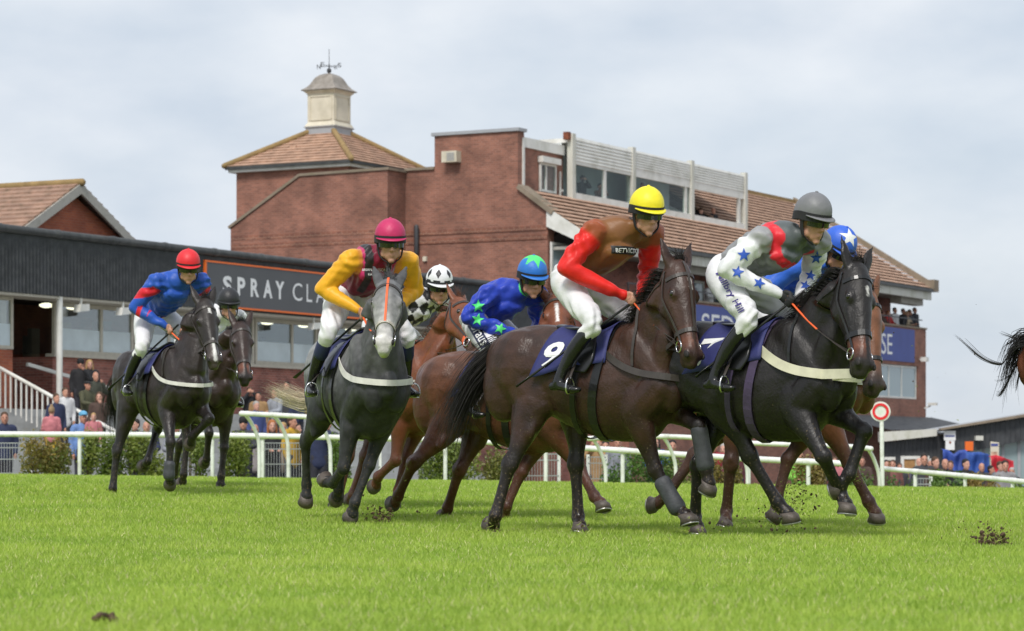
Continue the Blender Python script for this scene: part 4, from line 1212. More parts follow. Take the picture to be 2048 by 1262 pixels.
def make_horse(sp):
    fr = Frame(*sp['at'], sp['theta'])
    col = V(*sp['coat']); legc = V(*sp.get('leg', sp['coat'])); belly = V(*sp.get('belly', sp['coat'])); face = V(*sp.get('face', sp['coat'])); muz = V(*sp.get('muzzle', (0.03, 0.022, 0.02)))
    root = empty('horse', tuple(fr.o), -fr.th)
    tag(root, sp['label'], 'horse', 'racehorses galloping in the pack')
    mb = MB()
    # ---- trunk
    T = TRUNK
    c = np.column_stack([T[:, 0], np.zeros(len(T)), (T[:, 1] + T[:, 2]) / 2])
    mb.tube(c, T[:, 3], (T[:, 1] - T[:, 2]) / 2, lat=(0, 1, 0), seg=24, sub=3)
    for x, t, b, w in catmull(T, 3):
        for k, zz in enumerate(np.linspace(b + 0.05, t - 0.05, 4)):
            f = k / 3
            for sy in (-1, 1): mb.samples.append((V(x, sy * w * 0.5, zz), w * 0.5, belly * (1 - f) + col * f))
    for s in (-1, 1):
        mb.ell((-0.52, s * 0.135, 1.28), (0.30, 0.165, 0.31), col=col)        # quarters
        mb.ell((-0.68, s * 0.13, 1.14), (0.19, 0.13, 0.28), col=col)         # buttock
        mb.ell((0.82, s * 0.095, 1.09), (0.10, 0.095, 0.17), col=belly)      # breast muscle
        mb.tube([(0.47, s * 0.13, 1.50), (0.62, s * 0.15, 1.30), (0.77, s * 0.14, 1.13)], [0.07, 0.085, 0.085], [0.13, 0.15, 0.12], col=belly * 0.5 + col * 0.5)   # shoulder blade
        mb.ell((0.47, s * 0.165, 1.10), (0.15, 0.075, 0.13), X=(1, 0, -0.5), col=belly * 0.6 + col * 0.4)     # triceps
        mb.ell((0.66, s * 0.165, 1.20), (0.07, 0.06, 0.15), X=(1, 0, -0.2), col=belly * 0.4 + col * 0.6)     # shoulder
        mb.ell((-0.30, s * 0.20, 1.10), (0.10, 0.07, 0.14), X=(1, 0, 0.4), col=col * 0.6 + belly * 0.4)        # stifle muscle
    # ---- legs
    hooves = []; legs = {}
    for key in ('rf', 'lf', 'rh', 'lh'):
        s = -1 if key[0] == 'r' else 1
        px = sp[key]; yp = s * 0.14
        low = legc
        if key[1] == 'f':
            k0 = fr.plane(px[0][0], px[0][1], yp)
            e = V(0.50 + np.clip((k0[0] - 0.55) * 0.25, -0.1, 0.14), s * 0.15, 0.96 + np.clip((k0[2] - 0.6) * 0.2, -0.03, 0.06))
            L = (0.46, 0.33, 0.225)
            J = [e]
            for (u, v), Lb in zip(px, L): J.append(fr.lift(J[-1], u, v, Lb, yp))
            if sp.get('fix', {}).get(key):
                for i, t_ in sp['fix'][key]: 
                    J = J[:i] + [fr.lift(J[i - 1], *px[i - 1], L[i - 1], toward=t_)]
                    for (u, v), Lb in zip(px[i:], L[i:]): J.append(fr.lift(J[-1], u, v, Lb, yp))
            sh = V(0.74, s * 0.14, 1.14)
            mb.tube([sh, (sh + J[0]) / 2 + V(0, 0, 0), J[0]], [0.11, 0.115, 0.10], [0.15, 0.15, 0.135], col=(col * 0.5 + belly * 0.5))
            a, k, f, h = J
            d1 = k - a
            up = V(0.55, s * 0.14, 1.05)
            mb.tube([up, a, a + d1 * 0.3, a + d1 * 0.62, a + d1 * 0.88, k, k + (f - k) * 0.12], LR * V(0.09, 0.082, 0.07, 0.05, 0.041, 0.045, 0.037), LR * V(0.12, 0.11, 0.088, 0.06, 0.048, 0.056, 0.043), col=[belly, belly, belly, low * 0.5 + belly * 0.5, low, low, low])
        else:
            k0 = fr.plane(px[0][0], px[0][1], yp)
            st = V(-0.30 + np.clip((k0[0] + 0.62) * 0.35, -0.12, 0.22), s * 0.17, 0.98 + np.clip((k0[0] + 0.62) * 0.12, -0.05, 0.08))
            L = (0.49, 0.415, 0.225)
            J = [st]
            for (u, v), Lb in zip(px, L): J.append(fr.lift(J[-1], u, v, Lb, yp))
            if sp.get('fix', {}).get(key):
                for i, t_ in sp['fix'][key]:
                    J = J[:i] + [fr.lift(J[i - 1], *px[i - 1], L[i - 1], toward=t_)]
                    for (u, v), Lb in zip(px[i:], L[i:]): J.append(fr.lift(J[-1], u, v, Lb, yp))
            a, k, f, h = J
            hip = V(-0.50, s * 0.12, 1.34)
            d1 = k - a
            mb.tube([hip, hip * 0.45 + a * 0.55 + V(-0.03, 0, 0), a], [0.15, 0.14, 0.11], [0.26, 0.235, 0.16], col=[col, col, col * 0.6 + belly * 0.4])
            back = nrm(V(-d1[2], 0, d1[0])) if False else V(-1, 0, 0)
            mb.tube([a + V(-0.05, 0, 0.06), a + d1 * 0.22 + V(-0.05, 0, 0), a + d1 * 0.5 + V(-0.02, 0, 0), a + d1 * 0.8, k, k + (f - k) * 0.15], LR * V(0.095, 0.08, 0.06, 0.042, 0.044, 0.036), LR * V(0.135, 0.115, 0.082, 0.053, 0.062, 0.046), col=[col * 0.5 + belly * 0.5, belly, belly, low, low, low])
            mb.ell(a + d1 * 0.25 + V(0.02, s * 0.03, 0), (0.06, 0.05, 0.15), X=(1, 0, 0), Z=d1, col=belly)
            tip = k - nrm(f - k) * 0.045 + nrm(k - a - (k - a) @ nrm(f - k) * nrm(f - k)) * 0.03     # point of hock
            mb.tube([a + d1 * 0.7, tip], [0.028, 0.033], col=low)
        if key[1] == 'f': mb.ell(a + d1 * 0.22 + V(0.035, s * 0.025, 0), (0.06, 0.06, 0.13), X=(1, 0, 0), Z=d1, col=belly)
        p = h - f
        pd = nrm(p)
        cor = f + pd * 0.105
        mb.tube([k, k + (f - k) * 0.3, k + (f - k) * 0.8, f, f + pd * 0.05, cor], LR * V(0.042, 0.031, 0.031, 0.04, 0.034, 0.043), LR * V(0.05, 0.039, 0.038, 0.048, 0.038, 0.046), col=low)
        mb.ell(f - nrm(np.cross(V(0, 1, 0), pd)) * -0.015, (0.04, 0.045, 0.045), col=low)
        legs[key] = J
        # hoof: tapered horn, sole tilted towards the toe
        dors = nrm(np.cross(pd, V(0, 1, 0)))
        if key[1] == 'h' or True:
            ax = nrm(k - f)
            if dors @ (-ax) < -0.9: dors = -dors
        n = nrm(0.80 * pd - 0.60 * dors); fw = nrm(np.cross(V(0, 1, 0), n)); fw = fw if fw @ dors > 0 else -fw
        hooves.append((cor - pd * 0.012, n, fw, pd, dors))
    # ---- neck and head
    nb = V(0.64, 0, 1.33)
    po = fr.lift(nb, *sp['poll'], sp.get('neckL', 0.78), toward=True) if sp.get('pollnear') else fr.lift(nb, *sp['poll'], sp.get('neckL', 0.78), y=sp.get('polly', -0.05))
    HL = sp.get('headL', 0.70)
    fd = fr.dirw(sp['fyaw'], 20)
    mzc = fr.lift(po, *sp['muzzle_px'], HL, toward=True)
    ax = nrm(mzc - po)
    fd = nrm(fd - (fd @ ax) * ax); la = nrm(np.cross(ax, fd))
    HS = np.array([  # t, dorsal half, lateral half, shift to the throat side
        (-0.06, 0.055, 0.05, 0.05), (0.02, 0.085, 0.07, 0.045), (0.14, 0.115, 0.083, 0.055), (0.30, 0.128, 0.088, 0.066), (0.45, 0.108, 0.074, 0.052), (0.60, 0.085, 0.058, 0.038),
        (0.75, 0.07, 0.05, 0.03), (0.87, 0.066, 0.052, 0.027), (0.95, 0.058, 0.05, 0.026), (1.0, 0.04, 0.038, 0.03)])
    HK = sp.get('hk', 1.34); HS[:, 1:] *= HK; HS[:, 2] *= 1.02
    hp = po + np.outer(HS[:, 0] * HL, ax) - np.outer(HS[:, 3], fd)
    hc = [face] * 6 + [face * 0.6 + muz * 0.4, muz, muz, muz]
    mb.tube(hp, HS[:, 2], HS[:, 1], lat=la, seg=20, sub=3, col=hc)
    g = HK / 1.18
    for s in (-1, 1):
        mb.ell(po + ax * 0.32 * HL - fd * 0.12 * g + la * s * 0.055 * g, (0.12 * g, 0.044 * g, 0.10 * g), X=ax, Z=fd, col=face)                # jowl
        mb.ell(po + ax * 0.31 * HL + fd * 0.004 + la * s * 0.090 * g, (0.05 * g, 0.023 * g, 0.03 * g), X=ax, Z=fd, col=face)                   # eye socket
        mb.tube([po + ax * 0.40 * HL - fd * 0.03 * g + la * s * 0.086 * g, po + ax * 0.64 * HL - fd * 0.035 * g + la * s * 0.06 * g], [0.018 * g, 0.013 * g], col=face)   # cheek bone
        mb.ell(po + ax * 0.93 * HL + fd * 0.006 + la * s * 0.052 * g, (0.042 * g, 0.02 * g, 0.034 * g), X=ax, Z=fd, col=muz)                   # nostril rim
    mb.ell(po + ax * 0.955 * HL - fd * 0.088 * g, (0.05 * g, 0.042 * g, 0.03 * g), X=ax, Z=fd, col=muz)                                    # lower lip
    # ears: forward-pricked leaf shapes
    for s in (-1, 1):
        eb = po - ax * 0.01 + la * s * 0.062 * g - fd * 0.03
        ed = nrm(-ax * 0.95 + la * s * sp.get('earspread', 0.32) + fd * sp.get('earfwd', 0.1))
        mb.tube([eb - ed * 0.03, eb + ed * 0.045 * g, eb + ed * 0.1 * g, eb + ed * 0.155 * g, eb + ed * 0.2 * g], g * V(0.036, 0.042, 0.038, 0.022, 0.006), g * V(0.026, 0.022, 0.017, 0.011, 0.005), lat=la, col=[face, face, face * 0.8, face * 0.7, face * 0.6])
    # neck
    nkk = V(1, 1, 1, 1, 1) if not sp.get('nkk') else V(1, 0.9, sp['nkk'], sp['nkk'], 0.9)
    w0, w1 = nb, po - fd * 0.07 + ax * 0.03
    mid = (w0 + w1) / 2 + V(0.0, 0, 0.035)
    mb.tube([V(0.44, 0, 1.33), w0, w0 * 0.62 + w1 * 0.38 + V(0, 0, 0.03), w0 * 0.28 + w1 * 0.72 + V(0, 0, 0.035), w1], V(0.19, 0.185, 0.135, 0.098, 0.072) * nkk, V(0.29, 0.325, 0.25, 0.18, 0.115) * nkk, lat=[V(0, 1, 0)] * 3 + [nrm(V(0, 1, 0) + la)] + [la], seg=18, col=[col, col * 0.7 + belly * 0.3, sp.get('neckc', col), sp.get('neckc', col), face])
    for s in (-1, 1):     # long muscle down the side of the neck, leaving the jugular groove below it
        q0 = w0 * 0.32 + w1 * 0.68 + nrm(V(0, 1, 0) + la) * s * 0.055; q2 = V(0.76, s * 0.15, 1.24)
        mb.tube([q0, (q0 + q2) / 2 + V(0.0, s * 0.035, 0.0), q2], [0.03, 0.048, 0.055], [0.045, 0.075, 0.085], col=[sp.get('neckc', col)] * 2 + [belly * 0.5 + col * 0.5])
    me = fuse(mb, 'body', 0.0155, 2, 0.5)
    co = coords(me)
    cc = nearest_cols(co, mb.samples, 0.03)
    r = np.random.default_rng(sp['seed'])
    # white markings on the face
    for (t0, t1, w0_, w1_, dx) in sp.get('blaze', []):
        q = co - po; t = (q @ ax) / HL; x = q @ la - dx; dd = q @ fd
        m_ = (t > t0) & (t < t1) & (dd > -0.05)
        wd = np.interp(t, [t0, t1], [w0_, w1_])
        k = np.clip((wd - abs(x)) / 0.008 + 0.5, 0, 1) * m_
        cc = cc * (1 - k[:, None]) + V(0.62, 0.6, 0.58) * k[:, None]
    if 'fn' in sp: cc = sp['fn'](co, cc, dict(po=po, ax=ax, fd=fd, la=la, HL=HL))
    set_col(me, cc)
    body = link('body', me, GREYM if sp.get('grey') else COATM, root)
    tree = bvh_of(me)
    # ---- hooves
    for cor, n, fw, pd, dors in hooves:
        h = MB(); seg = 16
        lat = nrm(np.cross(n, fw))
        rows = [(cor, 0.057, 0.058), (cor + pd * 0.035 + fw * 0.003, 0.062, 0.064), (cor + n * 0.078 + fw * 0.022, 0.07, 0.077)]
        vs = []; fs = []
        for c_, a_, b_ in rows:
            for j in range(seg):
                an = 2 * math.pi * j / seg
                vs.append(c_ + lat * a_ * math.cos(an) + fw * b_ * math.sin(an))
        for i in range(2):
            for j in range(seg): fs.append((i * seg + j, i * seg + (j + 1) % seg, i * seg + seg + (j + 1) % seg, i * seg + seg + j))
        fs += [tuple(range(seg))[::-1], tuple(range(2 * seg, 3 * seg))]
        h.add(vs, fs); ho = h.build('hoof', M['hoof'], root, True)
        sh = MB(); c_ = cor + n * 0.079 + fw * 0.022
        P = [c_ + lat * 0.062 * math.cos(t) + fw * 0.068 * math.sin(t) + n * 0.004 for t in np.linspace(-0.7, math.pi + 0.7, 14)]
        sh.tube(P, 0.009, 0.005, lat=n, seg=6, sub=1, exact=True); sh.build('shoe', M['shoe'], ho, True)
    # ---- eyes and nostrils
    for s in (-1, 1):
        e = MB(); e.ell(po + ax * 0.315 * HL + fd * 0.003 + la * s * 0.103 * HK / 1.18, (0.026, 0.016, 0.022), X=ax, Z=fd); e.build('eye', M['eye'], root, True)
        e = MB(); e.ell(po + ax * 0.945 * HL + fd * 0.014 + la * s * 0.063 * HK / 1.18, (0.034, 0.014, 0.024), X=nrm(ax + fd * 0.5), Z=nrm(fd - 0.5 * ax)); e.build('nostril', M['nostril'], root, True)
    # ---- mane and forelock
    hairm = mat('horse_hair', sp.get('hair', (0.012, 0.01, 0.01)), 0.55, 0.3, 10, spec=0.4)
    crest = [w0 * (1 - t) + w1 * t + V(0, 0, 0.035 * math.sin(t * math.pi)) for t in np.linspace(0.0, 1, 12)]
    rad = np.interp(np.linspace(0, 1, 12), [0, 0.38, 0.72, 1], [0.30, 0.24, 0.17, 0.115])
    paths = []
    nd = nrm(w1 - w0); upn = nrm(V(-nd[2], 0, nd[0])); upn = upn if upn[2] > 0 else -upn
    for i in range(sp.get('mane_n', 620)):
        t = r.uniform(0.12, 1.0); q = np.array([np.interp(t, np.linspace(0, 1, 12), [c_[j] for c_ in crest]) for j in range(3)])
        rr = np.interp(t, np.linspace(0, 1, 12), rad)
        b0 = q + upn * rr * 0.93 + V(0, r.normal(0, 0.012), 0)
        fl = sp.get('mane_dir', V(-0.6, -0.1, 0.25)) + r.normal(0, 0.17, 3)
        L = sp.get('mane_len', 0.13) * r.uniform(0.5, 1.2)
        fl = fl - nd * 0.55
        paths.append([b0 - upn * 0.03, b0 + upn * L * 0.16 + fl * L * 0.25, b0 + upn * L * 0.16 + fl * L * 0.65, b0 + upn * L * 0.06 + fl * L * 1.1 + V(0, 0, -0.03)])
    for i in range(60):
        b0 = po - fd * 0.0 - ax * 0.03 + la * r.normal(0, 0.022)
        L = sp.get('fore_len', 0.11) * r.uniform(0.5, 1.2)
        dr = nrm(sp.get('fore_dir', V(-0.4, 0, 0.2)) + fd * 0.35 + r.normal(0, 0.25, 3))
        paths.append([b0, b0 - ax * L * 0.35 + fd * 0.02, b0 - ax * L * 0.4 + dr * L * 0.6, b0 - ax * L * 0.2 + dr * L * 1.1])
    strands(paths, 0.003, 'mane', hairm, root)
    # ---- tail
    if sp.get('tail'):
        base = V(-0.80, 0, 1.46)
        tp = [base + V(0.06, 0, 0.0)] + [fr.plane(u, v, y) for u, v, y in sp['tail']]
        tp = catmull(np.array(tp), 5)
        paths = []
        ns = len(tp)
        tl = sp.get('tail_len', 1.0)
        for i in range(int(sp.get('tail_n', 260) * 1.6)):
            off = r.normal(0, 1, 3) * V(0.5, 1, 1); ph = r.uniform(0, 6.3); end = int(ns * r.uniform(0.6, 1.0) * tl)
            sprd = sp.get('tail_spread', 0.07)
            P = []
            for j in range(0, max(end, 4), 2):
                t = j / ns
                P.append(tp[j] + off * (0.02 + sprd * t ** 0.8) + 0.02 * t * V(math.sin(ph + 5 * t), math.cos(ph * 1.7 + 4 * t), math.sin(ph * 2.3 + 6 * t)))
            if len(P) > 2: paths.append(P)
        tm = mat('tail_hair', sp.get('tailc', sp.get('hair', (0.012, 0.01, 0.01))), 0.55, 0.35, 10, spec=0.4)
        dock = MB(); dock.tube(tp[:max(4, ns // 3)], np.linspace(0.05, 0.025, max(4, ns // 3)), seg=10, sub=1, exact=True)
        tl_o = strands(paths, 0.004, 'tail', tm, root)
        dock.build('dock', tm, tl_o, True)
    H = dict(fr=fr, root=root, tree=tree, po=po, ax=ax, fd=fd, la=la, HL=HL, hp=hp, HS=HS, legs=legs, nb=w0, w1=w1, sp=sp)
    tack(H)
    # protective leg boots
    for key, seg_, a_, b_ in sp.get('boots', []):
        J = legs[key]; p0, p1 = J[seg_], J[seg_ + 1]
        m2 = MB(); m2.tube([p0 + (p1 - p0) * a_, p0 + (p1 - p0) * (a_ * 0.6 + b_ * 0.4), p0 + (p1 - p0) * b_], LR * V(0.047, 0.046, 0.05), LR * V(0.054, 0.052, 0.056), seg=16, sub=3)
        m2.build('leg_boot', M['boot_wrap'], root, True)
    return H

def surf(tree, c, d, off, far=1.2):
    """point on the surface along direction d from c, lifted by off"""
    d = nrm(d)
    hit = tree.ray_cast(Vector(c + d * far), Vector(-d), far * 1.2)
    if hit[0] is None: return c + d * 0.1
    return np.array(hit[0]) + np.array(hit[1]) * off

def band(P, N, w, th, closed=False):
    """flat strap through points P with outward normals N"""
    mb = MB(); P = np.array(P); N = np.array(N); n = len(P)
    T = np.roll(P, -1, 0) - np.roll(P, 1, 0) if closed else np.gradient(P, axis=0)
    S = np.cross(T, N); S /= np.linalg.norm(S, axis=1)[:, None] + 1e-9
    vs = []
    for p, s, q in zip(P, S, N): vs += [p - s * w / 2, p + s * w / 2, p + s * w / 2 + q * th, p - s * w / 2 + q * th]
    fs = []
    for i in range(n if closed else n - 1):
        a, b = i * 4, ((i + 1) % n) * 4
        for j in range(4): fs.append((a + j, a + (j + 1) % 4, b + (j + 1) % 4, b + j))
    if not closed: fs += [(0, 3, 2, 1), (n * 4 - 4, n * 4 - 3, n * 4 - 2, n * 4 - 1)]
    mb.add(vs, fs)
    return mb

def tack(H):
    fr, root, tree, po, ax, fd, la, HL, sp = (H[k] for k in ('fr', 'root', 'tree', 'po', 'ax', 'fd', 'la', 'HL', 'sp'))
    lm = M['leather_black'] if sp.get('black_tack') else M['leather']
    cen = lambda t: po + ax * t * HL - fd * np.interp(t, H['HS'][:, 0], H['HS'][:, 3])
    def hpt(t, a, off=0.004):
        d = fd * math.cos(a) + la * math.sin(a)
        return surf(tree, cen(t), d, off, 0.30), d
    # noseband, browband, headpiece, cheek straps
    br = MB()
    def ring(t, w, a0=0, a1=2 * math.pi, n=26, tt=None, name='noseband', mtl=None):
        P = []; N = []
        for i in range(n):
            a = a0 + (a1 - a0) * i / (n if a1 - a0 > 6.2 else n - 1)
            p, d = hpt(t if tt is None else tt(a), a); P.append(p); N.append(d)
        return band(P, N, w, 0.006, a1 - a0 > 6.2).build(name, mtl or lm, bridle)
    br.ell(cen(0.02) + fd * 0.095, (0.012, 0.012, 0.012))
    bridle = empty('bridle', (0, 0, 0), 0, root)
    ring(sp.get('nose_t', 0.68), 0.032 if not sp.get('noseband') else sp['noseband'], name='noseband', mtl=sp.get('nosem'))
    ring(0.17, 0.026, -1.35, 1.35, 16, lambda a: 0.13 + 0.06 * math.cos(a) ** 2 * 0 + 0.02 * abs(a), 'browband')
    for s in (-1, 1):
        P = []; N = []
        for t in np.linspace(0.08, 0.80, 14):
            a = s * (1.45 + 0.35 * math.sin(min(t / 0.8, 1) * math.pi)); p, d = hpt(t, a); P.append(p); N.append(d)
        band(P, N, 0.018, 0.006).build('cheek_strap', lm, bridle)
        P = []; N = []
        for t, a in zip(np.linspace(0.05, 0.30, 9), np.linspace(1.5, 2.9, 9)): p, d = hpt(t, s * a); P.append(p); N.append(d)
        band(P, N, 0.015, 0.006).build('throat_lash', lm, bridle)
        q, d = hpt(0.835, s * 1.75, 0.012)
        m2 = MB(); u1 = nrm(ax); u2 = nrm(np.cross(d, u1))
        Q = [q + u1 * 0.042 * math.cos(t) + u2 * 0.042 * math.sin(t) for t in np.linspace(0, 2 * math.pi, 18)]
        m2.tube(Q, 0.006, seg=6, sub=1, exact=True); m2.build('bit_ring', M['steel'], bridle, True)
        H['bit%d' % s] = q
    if sp.get('face_strap'):
        P = []; N = []
        for t in np.linspace(-0.02, sp.get('nose_t', 0.68), 14): p, d = hpt(t, sp.get('strap_a', 0)); P.append(p); N.append(d)
        band(P, N, 0.018, 0.006).build('face_strap', sp['face_strap'], bridle)
    # ---- number cloth and saddle
    x0, x1, dep = -0.30, 0.34, 0.98
    n, m_ = 18, 22
    vs = []; fs = []
    r = np.random.default_rng(sp['seed'] + 3)
    def cl(fx, g):
        x = x0 + (x1 - x0) * fx + 0.17 * (1 - abs(g)) * (1 - fx) - 0.02 * (1 - fx)
        a = g * 1.62 * (1 - 0.22 * fx)
        c = V(x, 0, 1.22)
        d = V(0, math.sin(a), math.cos(a))
        fl = 0.012 * math.sin(fx * 9 + g * 5 + sp['seed']) * abs(g) + 0.012 + 0.03 * abs(g) ** 3 * (1 - fx)
        return surf(tree, c, d, 0.016 + max(fl, -0.004))
    for i in range(n + 1):
        for j in range(m_ + 1): vs.append(cl(i / n, -1 + 2 * j / m_))
    for i in range(n):
        for j in range(m_): fs.append((i * (m_ + 1) + j, i * (m_ + 1) + j + 1, (i + 1) * (m_ + 1) + j + 1, (i + 1) * (m_ + 1) + j))
    mb = MB(); mb.add(vs, fs); cloth = mb.build('number_cloth', M['cloth_navy'], root, True)
    so = cloth.modifiers.new('t', 'SOLIDIFY'); so.thickness = 0.006; so.offset = 0
    if sp.get('number'):
        for s in (-1, 1):
            v, f = fit_text(sp['number'], 0, 1, 0, 1, 0.03)
            q = []
            for a, b in v:
                fx = 0.07 + (a if s < 0 else 1 - a) * 0.30; g = s * (0.90 - b * 0.44)
                p = cl(fx, g); o = V(0, s * 0.8, 0.45)
                q.append(p + nrm(o) * 0.009)
            t = MB(); t.add(q, f); t.build('number', M['letter'], cloth)
    sd = MB()
    P = [(-0.22, 0, 1.60), (-0.10, 0, 1.575), (0.06, 0, 1.575), (0.20, 0, 1.61), (0.27, 0, 1.64)]
    sd.tube(P, [0.09, 0.11, 0.10, 0.08, 0.05], [0.02, 0.022, 0.022, 0.025, 0.02], seg=14)
    sdl = sd.build('saddle', M['leather_black'], root, True)
    for s in (-1, 1):     # flaps and stirrups
        P = [surf(tree, V(x, 0, 1.22), V(0, s * math.sin(a), math.cos(a)), 0.035) for x, a in ((0.10, 0.5), (0.13, 0.9), (0.15, 1.2), (0.14, 1.5))]
        fl = MB(); fl.tube(P, [0.10, 0.12, 0.11, 0.07], [0.012] * 4, lat=(1, 0, 0), seg=10); fl.build('saddle_flap', M['leather_black'], sdl, True)
    # girths
    def girth(x, w, mtl, name, off=0.01):
        P = []; N = []
        for i in range(40):
            a = 2 * math.pi * i / 40; d = V(0.10 * math.cos(a) * 0, math.sin(a), math.cos(a)); c = V(x + 0.06 * math.cos(a), 0, 1.18)
            tx = np.interp(c[0], TRUNK[:, 0], np.arange(len(TRUNK))); i0 = int(tx); ff = tx - i0
            tt = TRUNK[i0] * (1 - ff) + TRUNK[min(i0 + 1, len(TRUNK) - 1)] * ff
            hz = (tt[1] - tt[2]) / 2; c[2] = (tt[1] + tt[2]) / 2
            ra = 1 / math.sqrt((d[1] / tt[3]) ** 2 + (d[2] / hz) ** 2)
            p = surf(tree, c, d, off)
            if np.linalg.norm(p - c) > ra * 1.12 + off: p = c + d * (ra * 1.03 + off)
            P.append(p); N.append(d)
        band(P, N, w, 0.007, True).build(name, mtl, root)
    girth(0.26, sp.get('girth_w', 0.07), sp.get('girthm', M['leather_black']), 'girth')
    girth(0.10, 0.045, sp.get('girthm', M['leather_black']), 'surcingle', 0.03)
    # breast girth
    if sp.get('breast'):
        P = []; N = []
        CC = []; RR = []
        for i in range(61):
            g = -1 + 2 * i / 60; a = g * 1.95
            d = nrm(V(math.cos(a), math.sin(a), 0)); c = V(0.38, 0, 1.17 + 0.24 * abs(g) ** 1.6)
            p = surf(tree, c, d, 0.012, 1.0)
            CC.append(c); N.append(d); RR.append(np.linalg.norm(p - c))
        RR = np.array(RR); MX = np.array([RR[max(0, i - 2):i + 3].max() for i in range(61)]); MX = np.minimum(np.convolve(np.pad(MX, 2, 'edge'), np.ones(5) / 5, 'valid'), RR + 0.025)
        P = [c + d * q for c, d, q in zip(CC, N, MX)]
        band(P, N, sp.get('breast_w', 0.05), 0.008).build('breast_girth', sp['breast'], root)
        if sp.get('neck_strap', True):
            P = []; N = []
            for i in range(25):
                a = -2.0 + 4.0 * i / 24; d = V(0, math.sin(a), math.cos(a)); c = V(0.56, 0, 1.38)
                P.append(surf(tree, c, d, 0.008, 0.8)); N.append(d)
            band(P, N, 0.022, 0.006).build('neck_strap', lm, root)

def reins(H, hands):
    """reins from the rider's hands to the bit rings; orange rubber grips by the hands"""
    sp = H['sp']
    for s, h in zip((-1, 1), hands):
        b = H['bit%d' % s]; h = np.asarray(h)
        P = [h + (b - h) * t + V(0, s * 0.03 * math.sin(t * math.pi), -0.05 * math.sin(t * math.pi)) for t in np.linspace(0, 1, 9)]
        mb = MB(); mb.tube(P, 0.008, 0.004, seg=6, sub=2); o = mb.build('rein', M['leather'], H['root'], True)
        mb = MB(); mb.tube(P[:4], 0.0105, 0.0075, seg=6, sub=2); mb.build('rubber_grip', M['rein_orange'] if sp.get('orange_rein', True) else M['leather'], o, True)

def at_anchor(local, u, d, theta, dz=0.0):
    """root location so that the given local point appears at image column u, at distance d for the root"""
    t = math.radians(theta)
    wx = local[0] * math.cos(t) + local[1] * math.sin(t); wy = -local[0] * math.sin(t) + local[1] * math.cos(t)
    X = (u - 1024) * (d + wy) / F - wx
    return (X, d, float(ground_z(X, d)) + dz)

HORSES = {}
CH = (0.17, 0.052, 0.022)
def grey_fn(co, cc, h):
    # iron grey: pale quarters, back and face, dark points, legs partly painted shade
    z = co[:, 2]; x = co[:, 0]
    q = co - h['po']; t = (q @ h['ax']) / h['HL']
    head = (np.linalg.norm(q - np.outer(np.clip(q @ h['ax'], 0, h['HL']), h['ax']), axis=1) < 0.19) & (t > 0.0)
    k = smooth(0.95, 1.5, z) * (1 - 0.78 * smooth(0.1, 0.75, x))
    body = V(0.033, 0.033, 0.035) * (1 - k[:, None]) + V(0.30, 0.30, 0.305) * k[:, None]
    f = np.clip((t - 0.0) / 0.9, 0, 1) ** 1.5
    hd = V(0.16, 0.16, 0.165) * (1 - f[:, None]) + V(0.56, 0.54, 0.51) * f[:, None]
    out = np.where(head[:, None], hd, body)
    return out
def brown_muzzle(co, cc, h):
    q = co - h['po']; t = (q @ h['ax']) / h['HL']; d = q @ h['fd']; x = abs(q @ h['la'])
    near = np.linalg.norm(q - np.outer(np.clip(t, 0, 1) * h['HL'], h['ax']), axis=1) < 0.16
    k = np.clip(1 - abs(t - 0.78) / 0.14, 0, 1) * near * (x > 0.018)
    return cc * (1 - k[:, None]) + V(0.16, 0.055, 0.03) * k[:, None]

